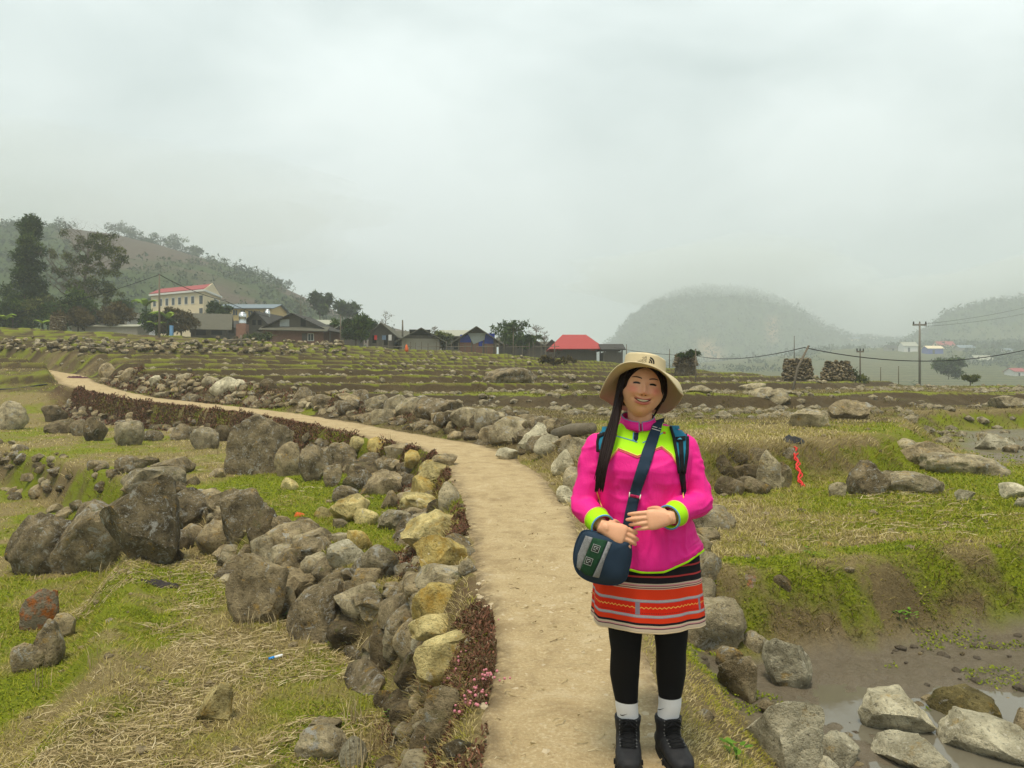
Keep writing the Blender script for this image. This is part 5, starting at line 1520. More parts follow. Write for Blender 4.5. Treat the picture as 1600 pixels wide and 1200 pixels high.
def ring_loft(rings, n=28, p=2.0, cap=True):
    """rings: (centre, axis a, axis b) with a, b half-axis vectors -> verts, faces (closed)"""
    V = []; F = []
    for c, a, b in rings:
        c, a, b = Vector(c), Vector(a), Vector(b)
        for k in range(n):
            t_ = 2*math.pi*k/n; co_, si = math.cos(t_), math.sin(t_)
            f = (abs(co_)**p + abs(si)**p)**(-1/p)
            V.append(c + a*co_*f + b*si*f)
    for i in range(len(rings)-1):
        for k in range(n): F.append((i*n+k, i*n+(k+1) % n, (i+1)*n+(k+1) % n, (i+1)*n+k))
    if cap:
        F.append(tuple(range(n-1, -1, -1))); F.append(tuple((len(rings)-1)*n+k for k in range(n)))
    return V, F
def zloft(rows, n=32, p=2.2):
    """rows: (z, half width, half depth, cx, cy)"""
    return ring_loft([((cx, cy, z), (a, 0, 0), (0, b, 0)) for z, a, b, cx, cy in rows], n, p)
def limb(pts, radii, n=16, squash=None):
    """tapered tube with smooth path through the joints"""
    P = np.array([p[:] for p in pts], float)
    Q, (R_,) = resample(P, [np.array(radii, float)], 6)
    rings = []; up = Vector((0, -1, .2)).normalized()
    for i in range(len(Q)):
        tn = Vector(Q[min(i+1, len(Q)-1)] - Q[max(i-1, 0)]).normalized()
        a = tn.cross(up).normalized(); b = a.cross(tn).normalized(); up = b
        s_ = 1.0 if squash is None else squash
        rings.append((Q[i], a*R_[i], b*R_[i]*s_))
    V, F = ring_loft(rings, n, 2.0)
    for sgn, c, i0 in ((-1, Q[0], 0), (1, Q[-1], len(Q)-1)):      # rounded ends
        tn = Vector(Q[min(i0+1, len(Q)-1)] - Q[max(i0-1, 0)]).normalized()*sgn
        for k in range(n): pass
    return V, F
def ball(c, r):
    v, f = ICO[3]
    return [Vector(c) + Vector((p[0]*r[0], p[1]*r[1], p[2]*r[2])) for p in v], [tuple(q) for q in f]

def fuse(parts, voxel, smooth=4, fac=.5):
    """join closed shapes into one continuous surface"""
    V = []; F = []
    for v, f in parts:
        b = len(V); V += [tuple(p) for p in v]; F += [tuple(i+b for i in q) for q in f]
    me = bpy.data.meshes.new('tmp'); me.from_pydata(V, [], F); me.update()
    bm = bmesh.new(); bm.from_mesh(me); bmesh.ops.recalc_face_normals(bm, faces=bm.faces); bm.to_mesh(me); bm.free()
    o = bpy.data.objects.new('tmp', me); col.objects.link(o)
    m = o.modifiers.new('r', 'REMESH'); m.mode = 'VOXEL'; m.voxel_size = voxel; m.use_smooth_shade = True
    if smooth:
        m = o.modifiers.new('s', 'SMOOTH'); m.factor = fac; m.iterations = smooth
    dg = bpy.context.evaluated_depsgraph_get()
    ev = o.evaluated_get(dg); em = ev.to_mesh()
    n = len(em.vertices); v = np.empty(n*3, np.float32); em.vertices.foreach_get('co', v); v = v.reshape(-1, 3)
    f = np.array([p.vertices[:] for p in em.polygons if len(p.vertices) == 4], np.int32)
    ev.to_mesh_clear(); bpy.data.objects.remove(o); bpy.data.meshes.remove(me)
    return v.astype(float), f
def normals(v, f):
    a, b, c, d = (v[f[:, k]] for k in range(4))
    fn = np.cross(c-a, d-b); n = np.zeros_like(v)
    for k in range(4): np.add.at(n, f[:, k], fn)
    return n/np.maximum(np.linalg.norm(n, axis=1), 1e-12)[:, None]
def bvh_of(v, f): return BVHTree.FromPolygons([tuple(p) for p in v], [tuple(q) for q in f])

# ---- materials
def cloth(name, c, var=.08, weave=900.0, rough=.75, fold=.0, spec=.2, sheen=.0):
    t = NT(name, rough, spec)
    co = t.co('Object', False)
    n1 = t.noise(co, 9, 4, .6); n2 = t.noise(co, weave, 2)
    t.color(t.mix(n1, tuple(x*(1-var) for x in c), tuple(min(1, x*(1+var)) for x in c)))
    t.bump(t.ma('ADD', t.ma('MULTIPLY', n1, fold), t.ma('MULTIPLY', n2, .02)), .01, .6)
    if sheen: t.b.inputs['Sheen Weight'].default_value = sheen
    return t.done()
t = NT('pink_jacket', .6, .25)
co = t.co('Object', False)
w1 = t.noise(t.vm('MULTIPLY', co, (34, 30, 12)), 1.0, 3, .5, .8); w2 = t.noise(t.vm('MULTIPLY', co, (14, 14, 60)), 1.0, 3, .5, .6)
ridge_ = lambda q: t.ma('ABSOLUTE', t.ma('SUBTRACT', q, .5))
t.color(t.mix(w1, (.80, .014, .25), (.88, .018, .29)))
t.bump(t.ma('ADD', t.ma('MULTIPLY', ridge_(w1), 1.0), t.ma('MULTIPLY', ridge_(w2), .3)), .016, .28)
M_PINK = t.done()
M_LIME = cloth('lime_panel', (.40, .82, .006), .04, 700, .65, .3)
M_PIPB = cloth('blue_piping', (.12, .30, .62), .05)
M_PIPY = cloth('yellow_piping', (.85, .62, .16), .05)
M_NAVY = cloth('navy_cloth', (.018, .022, .045), .1)
M_BLACKC = cloth('black_tights', (.0045, .0045, .0055), .2, 1200, .8)
M_SOCK = cloth('white_sock', (.74, .73, .74), .05, 500, .9, .4)
M_BOOT = cloth('black_boot', (.018, .018, .020), .35, 300, .62, .6)
M_SOLE = flat('boot_sole', (.012, .012, .012), .8)
M_LACE = flat('boot_lace', (.008, .008, .009), .9)
M_DENIM = cloth('indigo_denim', (.020, .038, .066), .3, 600, .85, .2)
M_TEAL = cloth('teal_strap', (.012, .165, .27), .12, 500, .7)
M_WEB = cloth('black_webbing', (.010, .010, .012), .2, 500, .8)
M_HAT = cloth('beige_hat_cloth', (.60, .50, .315), .06, 700, .85, .25)
M_SILVER = flat('silver_braid', (.24, .24, .25), .7, .6, 260)
M_GREENP = flat('dark_green_brocade', (.010, .050, .022), .8, .7, 160)
M_HAIR = flat('dark_hair', (.014, .006, .005), .55, .5, 60, spec=.22)
M_BROW = flat('brow_hair', (.060, .030, .020), .8, .3, 300)
M_WHITEP = flat('teeth_white', (.80, .76, .68), .4, .03)
M_EYE = flat('dark_eye', (.012, .007, .005), .25, .1, spec=.5)
M_BUT = flat('orange_button', (.62, .14, .02), .5, .1)
M_PRINT = flat('black_print', (.02, .018, .016), .8, .1)
t = NT('skin', .48, .4)
co = t.co('Object', False)
c = t.mix(t.noise(co, 30, 4, .6), (.74, .375, .215), (.82, .45, .275))
c = t.mix(t.attr('blush'), c, (.74, .235, .155))
c = t.mix(t.attr('lips'), c, (.50, .115, .085))
c = t.mix(t.attr('nail'), c, (.66, .40, .31))
t.color(c); t.b.inputs['Subsurface Weight'].default_value = .12; t.b.inputs['Subsurface Radius'].default_value = (.012, .005, .003)
t.b.inputs['Subsurface Scale'].default_value = .6
t.bump(t.noise(co, 260, 3), .0015, .5)
M_SKIN = t.done()

# ---- the head in its own axes (face towards -y, origin at the middle of the head)
HEADC = L3(1003.5, 606, -.01)
HEADM = Matrix.Translation(HEADC) @ Euler((math.radians(-3), math.radians(7.5), math.radians(-4)), 'XYZ').to_matrix().to_4x4()
def g2(x, z, x0, z0, sx, sz): return np.exp(-((x-x0)/sx)**2 - ((z-z0)/sz)**2)
def face_y(x, z):
    """how far the face stands out of the plain skull at (x, z)"""
    ax = np.abs(x)
    o = np.zeros_like(x)
    br = sstep(.020, -.018, z)*sstep(-.034, -.024, z)
    o += .013*np.exp(-(x/.0085)**2)*br + .0045*np.exp(-(x/.0075)**2)*sstep(.035, .0, z)*sstep(-.03, 0, z)
    o += .0120*g2(x, z, 0, -.021, .0110, .0085) + .0095*g2(ax, z, .0140, -.0250, .0070, .0065)
    o -= .0050*g2(ax, z, .0070, -.0325, .0045, .0030)
    o += -.0075*g2(ax, z, .031, .012, .017, .0095) + .0050*g2(ax, z, .031, .0105, .0125, .0060)
    o += .0035*g2(ax, z, .030, .030, .020, .007)
    o += .0095*g2(ax, z, .041, -.020, .019, .016)
    sm = .011*(np.minimum(ax, .036)/.036)**2                  # smiling corners lift
    o += .0048*np.exp(-(x/.030)**4)*np.exp(-((z-sm+.0465)/.0038)**2) + .0065*np.exp(-(x/.026)**4)*np.exp(-((z-sm+.0625)/.0058)**2)
    o -= .0050*np.exp(-(x/.034)**4)*np.exp(-((z-sm+.0530)/.0040)**2)
    o -= .0040*g2(ax, z, .0385, -.040, .005, .007)             # corner dimples
    o -= .0030*np.exp(-(((ax-.022-.35*(-z-.03))/.0045)**2))*sstep(-.022, -.030, z)*sstep(-.056, -.046, z)   # smile folds
    o += .0060*g2(x, z, 0, -.092, .018, .012)
    o -= .0030*g2(x, z, 0, -.072, .016, .005)
    return o
n1_, n2_ = 110, 90
th = np.linspace(0, 2*math.pi, n1_, endpoint=False); ph = np.linspace(.02, math.pi-.02, n2_)
TH, PH = np.meshgrid(th, ph)
X = np.sin(PH)*np.cos(TH); Yh = np.sin(PH)*np.sin(TH); Zh = np.cos(PH)
zz = Zh*.113
low = np.clip(-Zh, 0, 1)
wid = .0820*(1 - .27*low**2.4) * (1 + .05*np.exp(-((zz+.025)/.03)**2))
x = X*wid
dep = np.where(Yh < 0, .087*(1 - .10*low**2), .098*(1 - .35*low**1.2))
y = np.sign(Yh)*np.abs(Yh)**.92*dep
y = y + np.where(Yh < 0, 0, 0)
fr_ = sstep(0, -.35, Yh)
y = y - face_y(x, zz)*fr_
zz = zz - .004*low*fr_
hv = np.stack([x, y, zz], -1).reshape(-1, 3)
hf = [tuple(q) for q in grid_faces(n2_, n1_, True)]
hf += [tuple(range(n1_)), tuple((n2_-1)*n1_ + k for k in range(n1_-1, -1, -1))]
head_local = hv
def HT(p): return HEADM @ Vector(p)
head = ([HT(p) for p in hv], hf)
ears = []
for sg in (-1, 1):
    v_, f_ = ball((0, 0, 0), (.008, .018, .030)); ears.append(([HT((sg*.081 + p.x, .012 + p.y, -.004 + p.z)) for p in v_], f_))
neck = limb([HT((0, .02, -.06)), L3(1000, 662, .02), L3(1000, 690, .03)], [.049, .047, .060], 20)

# ---- arms, hands
SH_R, EL_R, WR_R = L3(934, 700, .03), L3(912, 788, -.02), L3(941, 821, -.17)     # at the left of the picture
SH_L, EL_L, WR_L = L3(1068, 700, .03), L3(1093, 782, -.02), L3(1046, 808, -.195)
def hand(wrist, a, up, nback, fl, scale=1.0, thumb_tuck=.6):
    """a: towards the fingers, up: across the palm towards the thumb, nback: out of the back of the hand"""
    a = Vector(a).normalized(); nb = Vector(nback); nb = (nb - a*nb.dot(a)).normalized(); b = nb.cross(a)
    if b.dot(Vector(up)) < 0: b = -b
    parts = []
    s = scale; rings = []
    for t_, w_, th_, off in ((-.020, .026, .021, 0), (.0, .027, .020, 0), (.03, .034, .019, .001), (.06, .040, .0165, .003), (.080, .040, .0135, .003), (.088, .036, .010, .002)):
        rings.append((wrist + a*t_*s + nb*off*s, b*w_*s, nb*th_*s))
    parts.append(ring_loft(rings, 20, 2.5))
    tips = []
    for k, (curl, spread) in enumerate(fl):
        bo = (.0285 - .0192*k)*s
        L_ = [(.040, .026, .021), (.044, .029, .022), (.041, .027, .022), (.033, .021, .019)][k]
        p = wrist + a*(.080 - .004*abs(k-1.2))*s + b*bo + nb*.001
        d = (a + b*spread).normalized(); pts = [p - d*.016*s, p]; rr = [.0090, .0092]
        ang_ = 0
        for ln, c_ in zip(L_, curl):
            ang_ += c_
            dd = d*math.cos(ang_) - nb*math.sin(ang_)
            p = p + dd*ln*s; pts.append(p); rr.append((.0087, .0080, .0064)[len(pts)-3])
        rr = [q*s*(1.0 if k < 3 else .88) for q in rr]
        parts.append(limb(pts, rr, 12)); parts.append(ball(pts[-1], (rr[-1],)*3)); tips.append((pts[-1].copy(), dd.copy()))
        parts.append(ball(pts[1] + nb*.002, (.0097*s,)*3))
    th0 = wrist + a*.022*s + b*.024*s - nb*.004*s
    th1 = th0 + (a*.55 + b*.75 - nb*thumb_tuck).normalized()*.034*s
    th2 = th1 + (a*.85 + b*.25 - nb*thumb_tuck).normalized()*.030*s
    th3 = th2 + (a*.95 - b*.05 - nb*thumb_tuck).normalized()*.024*s
    parts.append(limb([th0 - a*.01, th0, th1, th2, th3], [.014*s, .0145*s, .0115*s, .0100*s, .0072*s], 12)); parts.append(ball(th3, (.0075*s,)*3))
    return parts, tips
hr, tips_r = hand(WR_R + Vector((.004, -.014, -.004)), (1, -.12, -.40), (0.3, 0, 1), (-.05, -1, .25), [((.28, .75, .6), .02), ((.26, .66, .55), .0), ((.24, .58, .5), -.02), ((.20, .50, .45), -.05)], .94, 1.6)
hl, tips_l = hand(WR_L + Vector((-.002, -.010, 0)), (-1, -.06, -.10), (0, 0, 1), (.05, -1, .2), [((.16, .42, .35), .02), ((.20, .44, .36), .005), ((.24, .47, .36), -.01), ((.30, .50, .4), -.025)], .94, 1.6)
arm_r = limb([SH_R, EL_R, WR_R, WR_R + Vector((.012, -.012, -.005))], [.045, .038, .0245, .0235], 16)
arm_l = limb([SH_L, EL_L, WR_L, WR_L + Vector((-.012, -.008, -.002))], [.045, .038, .0245, .0235], 16)
CX = lx(1004)
torso = zloft([(.62, .14, .10, CX, .03), (.80, .15, .10, CX, .02), (.95, .13, .09, CX, .02), (1.10, .14, .09, CX, .015), (1.24, .15, .075, CX, .03), (1.30, .08, .055, CX, .035)], 24)
legs = []
LEG = []
for s_, uu_ in ((0, (980, 978, 978, 981, 983)), (1, (1044, 1049, 1051, 1049, 1047))):
    vs = (905, 1010, 1062, 1105, 1150)
    pts = [Vector((lx(u_), yy, lz(v_))) for u_, v_, yy in zip(uu_, vs, (.02, .02, .035, .03, .035))]
    LEG.append(pts)
    legs.append(limb(pts, [.075, .054, .053, .038, .036], 18))
bv, bf = fuse([head, neck, torso, arm_r, arm_l] + ears + hr + hl, .0032, 1, .5)
inv = HEADM.inverted()
I3 = np.array(inv)[:3]
hl_ = bv @ I3[:, :3].T + I3[:, 3]
xx, yy, zz = hl_[:, 0], hl_[:, 1], hl_[:, 2]
front = (yy < -.03) & (np.abs(zz) < .115) & (np.abs(xx) < .09)
blush = np.where(front, .85*g2(np.abs(xx), zz, .044, -.012, .022, .017) + .45*g2(xx, zz, 0, -.024, .014, .010) + .2*g2(xx, zz, 0, -.095, .03, .02), 0)
smv = .011*(np.minimum(np.abs(xx), .036)/.036)**2
lips = np.where(front, np.maximum(np.exp(-(xx/.032)**6)*np.exp(-((zz-smv+.0475)/.0034)**4), np.exp(-(xx/.030)**6)*np.exp(-((zz-smv+.0628)/.0056)**4)), 0)
lips = np.clip(lips*1.1, 0, .95)
nail = np.zeros(len(bv))
for p_, d_ in tips_r + tips_l:
    nail = np.maximum(nail, np.exp(-(np.linalg.norm(bv - np.array(p_ + d_*.002 + Vector((0, -.006, .001))), axis=1)/.0052)**4))
body = obj_np('body', bv, bf, M_SKIN, person, True, attrs=dict(blush=blush, lips=lips, nail=nail))
BODY = bvh_of(bv, bf)

def on_face(x, z, off=.0008):
    p0 = HT((x, -.2, z)); d = (HT((x, .2, z)) - p0).normalized()
    hit, nr, _, _ = BODY.ray_cast(p0, d)
    return hit - d*off if hit else HT((x, -.09, z))
def face_strip(name, curve, wid, mat, off=.0012, parent=None):
    """a strip lying on the face: curve of (x, z) points and a half width for each"""
    V = []; F = []
    n = len(curve)
    for i, ((x, z), w) in enumerate(zip(curve, wid)):
        for k in (-1, 0, 1): 
            p = on_face(x, z + w*k, off + (.0010 if k == 0 else 0)); V.append(p)
    for i in range(n-1):
        for k in (0, 1): b = i*3+k; F.append((b, b+3, b+4, b+1))
    return obj_np(name, np.array([p[:] for p in V]), np.array(F), mat, parent or person, True)
for sg in (-1, 1):
    ex = np.linspace(-.0135, .0135, 11)
    arc = lambda q: .0125 + .0032*(1-(q/.0135)**2)
    face_strip('eye', [(sg*.031 + q, arc(q) - .0030) for q in ex], [.0028*(1-(q/.0142)**2)+.0003 for q in ex], M_EYE, .0010)
    face_strip('eyelash', [(sg*.031 + q, arc(q) + .0002) for q in ex], [.0013]*11, M_HAIR, .0016)
    bx_ = np.linspace(-.018, .018, 11)
    face_strip('eyebrow', [(sg*.032 + sg*q, .0315 + .0035*(1-((q-.004)/.02)**2)) for q in bx_], [.0024*(1-.6*((q+.006)/.024)**2) for q in bx_], M_BROW, .0008)
M_NOS = flat('nostril_shade', (.10, .030, .022), .8)  # dark strips under the nose: shade of the nose holes put in as colour
for sg in (-1, 1): face_strip('nostril_shade', [(sg*.0068 + q, -.0315) for q in np.linspace(-.0036, .0036, 5)], [.0006, .0014, .0016, .0014, .0006], M_NOS, .0006)
tx = np.linspace(-1, 1, 17)
sc = lambda q: .011*(min(abs(q), .036)/.036)**2
face_strip('mouth', [(q*.033, -.0530 + sc(q*.033)) for q in tx], [.0042*(1-q**4)+.0004 for q in tx], flat('mouth_inside', (.14, .022, .020), .6), .0010)
face_strip('teeth', [(q*.0225, -.0520 + sc(q*.0225)) for q in tx], [.0031*(1-q**2)+.0002 for q in tx], M_WHITEP, .0026)

# ---- hair: a cap under the hat and a long lock over the shoulder
r_hair = random.Random(5)
hcap = []
hl3 = head_local.reshape(n2_, n1_, 3)
mask_v = []
V = []; F = []
for i in range(n2_):
    for k in range(n1_):
        p = hl3[i, k]; q = p*1.0
        s_ = 1.055
        V.append(HT((q[0]*s_*1.02, q[1]*s_ if q[1] > 0 else q[1]*1.0 - .002, q[2]*1.02 + .002)))
def hairy(p):
    x, y, z = p
    line = .066 - 16*max(0, abs(x)-.012)**2*1.0
    if y > .004: return z > -.075
    if abs(x) > .068 and z > -.045 and y > -.026: return True
    return z > .088 - 9*abs(x)**2*1.2
for i in range(n2_-1):
    for k in range(n1_):
        ids = (i*n1_+k, i*n1_+(k+1) % n1_, (i+1)*n1_+(k+1) % n1_, (i+1)*n1_+k)
        if all(hairy(head_local[j]) for j in ids): F.append(ids)
o = obj_np('hair', np.array([p[:] for p in V]), np.array(F), M_HAIR, person, True)
m = o.modifiers.new('thick', 'SOLIDIFY'); m.thickness = .012; m.offset = 0
mb = MB()
for k in range(150):
    f = r_hair.uniform(-1, 1); g_ = r_hair.uniform(-1, 1)
    P0 = HT((-.066 - .006*abs(g_), -.030 + .020*f, .052 + .012*g_))
    pts = [P0, HT((-.080 + .006*g_, -.026 + .018*f, .0)), L3(963 + 5*f, 645, -.06 + .010*g_), L3(952 + 9*f, 685, -.105 + .006*g_), L3(942 + 8*f, 725, -.150 + .005*g_), L3(936 + 6*f + 2*g_, 745 + r_hair.uniform(0, 25), -.155)]
    Q, (R_,) = resample(np.array([p[:] for p in pts]), [np.array([.0030, .0034, .0034, .003, .0024, .001])], 4)
    mb.tube([Vector(q) for q in Q], list(R_), 5)
core = limb([HT((-.074, -.028, .045)), HT((-.082, -.024, .0)), L3(963, 645, -.05), L3(952, 685, -.095), L3(943, 725, -.142), L3(938, 752, -.148)], [.016, .018, .018, .020, .014, .005], 12, .6)
mb.add(core[0], core[1])
mb.build('hair_lock', M_HAIR, person, True)
mb = MB()
for k in range(260):
    sg = -1 if k % 2 else 1; f = r_hair.uniform(0, 1)**1.3; g_ = r_hair.uniform(-1, 1)
    pts = []
    for x_, z_ in ((.003, .077), (.022, .070), (.040, .056), (.054, .038), (.064, .016), (.069, -.006)):
        x2 = sg*(x_ + .012*f*(x_/.07)); z2 = z_ + .034*f*(1 - .4*x_/.07) + .001*g_
        p_ = on_face(min(.074, abs(x2))*sg, min(z2, .105), .0015)
        pts.append(p_)
    pts.append(HT((sg*.0815, -.020 + .012*f, -.030)))
    Q, (R_,) = resample(np.array([p[:] for p in pts]), [np.array([.0022, .0026, .0028, .0028, .0027, .0026, .0018])], 3)
    mb.tube([Vector(q) for q in Q], list(R_), 4)
mb.build('hair_front', M_HAIR, person, True)
mb = MB()
for k in range(26):
    f = r_hair.uniform(-1, 1); g_ = r_hair.uniform(-1, 1)
    pts = [HT((.066, -.030 + .018*f, .050)), HT((.079 + .003*g_, -.016 + .018*f, .0)), HT((.080 + .004*g_, .006 + .015*f, -.040)), HT((.068, .03 + .012*f, -.085)), HT((.055, .055, -.12))]
    Q, (R_,) = resample(np.array([p[:] for p in pts]), [np.array([.004, .0042, .004, .003, .002])], 4)
    mb.tube([Vector(q) for q in Q], list(R_), 5)
mb.build('hair_side', M_HAIR, person, True)

# ---- jacket
jt = zloft([(lz(884), .216, .152, lx(1013), .02), (lz(866), .212, .152, lx(1012), .02), (lz(835), .196, .145, lx(1009), .015), (lz(800), .170, .132, lx(1006), .01), (lz(765), .165, .126, CX, .005),
            (lz(735), .180, .134, CX, -.004), (lz(712), .190, .124, CX, .006), (lz(698), .188, .100, CX, .020), (lz(686), .180, .082, CX, .028), (lz(677), .150, .068, CX, .032), (lz(670), .108, .062, CX, .032), (lz(663), .070, .056, CX-.004, .030), (lz(660), .05, .045, CX-.004, .030)], 40, 2.3)
def sleeve(S, E, Wr, r):
    m1 = S.lerp(E, .5) + Vector((0, .0, 0)); m2 = E.lerp(Wr, .5)
    inner = S + (Vector((CX, .02, S.z+.02)) - S)*.35
    return limb([inner, S, m1, E, m2, Wr, Wr + (Wr-E).normalized()*.012], r, 20)
s1 = sleeve(SH_R, EL_R, WR_R + (EL_R-WR_R).normalized()*.030, [.048, .056, .052, .051, .047, .043, .041])
s2 = sleeve(SH_L, EL_L, WR_L + (EL_L-WR_L).normalized()*.034, [.048, .056, .052, .051, .047, .043, .041])
jv, jf = fuse([jt, s1, s2], .0060, 5, .5)
nrm_ = normals(jv, jf)
hem = jv[:, 2] < lz(868)
def fold_noise(p):
    rid = lambda q: np.clip(1 - 3.2*np.abs(q), 0, 1)**2
    arms = sstep(.14, .20, np.abs(p[:, 0]-CX))
    warp = fbm3(p*7, 2, 21)[:, None]*.06
    v_ = rid(fbm3((p+warp)*np.array([24, 14, 4.5]), 1, 5))*.0080*sstep(1.20, 1.08, p[:, 2]) + rid(fbm3((p+warp)*np.array([9, 9, 16.]) + 4, 1, 6))*.0050
    a_ = rid(fbm3((p+warp)*np.array([10, 10, 26.]) + 8, 1, 7))*.0055 + rid(fbm3((p+warp)*np.array([16, 10, 9.]) + 3, 1, 8))*.0045
    wr_ = np.minimum(np.linalg.norm(p - np.array(WR_R), axis=1), np.linalg.norm(p - np.array(WR_L), axis=1))
    return (v_*(1-arms) + a_*arms - .002)*sstep(.07, .13, wr_)
jv = jv + nrm_*fold_noise(jv)[:, None]
# curved hem: lower in the middle
hw = sstep(lz(840), lz(884), jv[:, 2])
jv[:, 2] += hw*.055*np.clip(np.abs(jv[:, 0]-CX)/.20, 0, 1)**2
jacket = obj_np('jacket', jv, jf, M_PINK, person, True)
JB = bvh_of(jv, jf)
def front_at(x, z, bv_=None):
    hit, nr, _, _ = (bv_ or JB).ray_cast(Vector((x, -.6, z)), Vector((0, 1, 0)))
    return hit, nr
def cam_local(): return Vector((-W_LOC.x, -W_LOC.y, EYE - W_LOC.z))
def px_hit(u, v, bv_=None):
    """where the sight line through pixel (u, v) meets her clothes, in her own axes"""
    o_ = cam_local(); d_ = Vector(((u-800)/FPX, 1, -(v-HOR)/FPX)).normalized()
    hit, nr, _, _ = (bv_ or JB).ray_cast(o_, d_)
    return hit, nr
def panel(name, poly, mat, off=.002, step=4.0, parent=None, bv_=None, thick=.0012):
    """a cloth panel sewn on: outline in pixels, laid onto the surface below"""
    bm = bmesh.new()
    f = bm.faces.new([bm.verts.new((u, 0, v)) for u, v in poly])
    us = [p[0] for p in poly]; vs = [p[1] for p in poly]
    for c_ in np.arange(min(us)+step/2, max(us), step):
        bmesh.ops.bisect_plane(bm, geom=bm.verts[:]+bm.edges[:]+bm.faces[:], plane_co=(c_, 0, 0), plane_no=(1, 0, 0))
    for c_ in np.arange(min(vs)+step/2, max(vs), step):
        bmesh.ops.bisect_plane(bm, geom=bm.verts[:]+bm.edges[:]+bm.faces[:], plane_co=(0, 0, c_), plane_no=(0, 0, 1))
    bmesh.ops.triangulate(bm, faces=bm.faces[:])
    last = None; bad = []
    for v_ in bm.verts:
        hit, nr = px_hit(v_.co.x, v_.co.z, bv_)
        if hit is None: bad.append(v_); continue
        v_.co = hit - (hit - cam_local()).normalized()*off
    bmesh.ops.delete(bm, geom=bad, context='VERTS')
    me = bpy.data.meshes.new(name); bm.to_mesh(me); bm.free()
    for p in me.polygons: p.use_smooth = True
    me.materials.append(mat)
    o_ = bpy.data.objects.new(name, me); link(o_, parent or person)
    if thick:
        m_ = o_.modifiers.new('thick', 'SOLIDIFY'); m_.thickness = thick; m_.offset = 0
    return o_
def piping(name, pts, mat, r=.0026, off=.002, parent=None, bv_=None, close=False):
    Q = []
    pts = list(pts) + ([pts[0]] if close else [])
    for (u0, v0), (u1, v1) in zip(pts[:-1], pts[1:]):
        n_ = max(2, int(math.hypot(u1-u0, v1-v0)/4))
        for k in range(n_):
            hit, nr = px_hit(u0+(u1-u0)*k/n_, v0+(v1-v0)*k/n_, bv_)
            if hit is not None: Q.append(hit - (hit - cam_local()).normalized()*off)
    hit, nr = px_hit(*pts[-1], bv_)
    if hit is not None: Q.append(hit - (hit - cam_local()).normalized()*off)
    if len(Q) < 2: return None
    return MB().tube(Q, r, 6).build(name, mat, parent or person, True)
yoke_low = [(941, 730), (966, 700), (996, 712), (1034, 697), (1050, 710), (1065, 737)]
panel('yoke', yoke_low + [(1062, 712), (1054, 682), (1044, 660), (1026, 662), (1010, 671), (995, 677), (982, 669), (970, 660), (958, 675), (947, 690), (942, 710)], M_LIME, .0022)
piping('piping', yoke_low, M_PIPY, .0026, .003)
piping('piping', [(p[0], p[1]+3) for p in yoke_low], cloth('coral_piping', (.85, .20, .16)), .0018, .0028)
piping('piping', [(945, 691), (962, 681), (980, 686), (996, 691)], M_PIPB, .0022, .003)
piping('piping', [(1004, 692), (1022, 684), (1038, 675)], M_PIPB, .0022, .003)
piping('piping', [(933, 742), (931, 765), (938, 785), (941, 795)], M_PIPY, .0026, .003)
piping('piping', [(1065, 740), (1067, 765), (1068, 778)], M_PIPY, .0022, .003)
panel('neck_tab', [(991, 676), (998, 676), (997, 686), (994, 690), (990, 686)], M_NAVY, .0035)
piping('tab_edge', [(990, 676), (989, 687), (994, 691)], M_PIPB, .0018, .004)
for u_, v_ in ((962, 680), (1037.5, 676.5)):
    h_, _ = px_hit(u_, v_)
    v0, f0 = ICO[2]; obj_np('button', v0*np.array([.0065, .004, .0065]) + np.array(h_ + Vector((0, -.003, 0))), f0, M_BUT, person, True)
# hem trim: follows the lower rim of the jacket
low_ring = []
for k in range(72):
    a_ = 2*math.pi*k/72
    dx_, dy_ = math.cos(a_), math.sin(a_)
    best = jv[(np.abs(jv[:, 0]-CX) < .26) & (jv[:, 2] < lz(835))]
    pr = (best[:, 0]-CX)*dx_ + (best[:, 1]-.02)*dy_ - .9*(best[:, 2])*1.0
    low_ring.append(Vector(best[np.argmax(pr)]))
low_ring.append(low_ring[0])
lr = [low_ring[0]] + [(low_ring[i-1]+low_ring[i]*2+low_ring[(i+1) % 72])/4 for i in range(1, 72)] + [low_ring[0]]
MB().tube(lr, .0050, 6).build('hem_trim', M_LIME, person, True)
# collar
V = []; F = []
CN = 40
for i, (dz, s_) in enumerate(((-.006, 1.08), (.010, 1.0), (.028, .95))):
    for k in range(CN):
        a_ = -math.pi/2 + .10 + (2*math.pi-.20)*k/(CN-1)
        fz = -math.sin(a_)
        V.append(Vector((lx(998) + .066*s_*math.cos(a_), .020 + .066*s_*math.sin(a_), lz(666) + dz - .022*max(0, fz) + .014*max(0, -fz))))
for i in range(2):
    for k in range(CN-1): F.append((i*CN+k, i*CN+k+1, (i+1)*CN+k+1, (i+1)*CN+k))
o = obj_np('collar', np.array([p[:] for p in V]), np.array(F), M_PINK, person, True)
m = o.modifiers.new('thick', 'SOLIDIFY'); m.thickness = .004; m.offset = 0
MB().tube([V[2*CN+k] for k in range(CN)], .0026, 6).build('collar_piping', cloth('grey_blue_piping', (.25, .27, .42)), o, True)
for e_ in (0, CN-1): MB().tube([V[k*CN+e_] for k in range(3)], .0024, 6).build('collar_piping', bpy.data.materials['grey_blue_piping'], o, True)
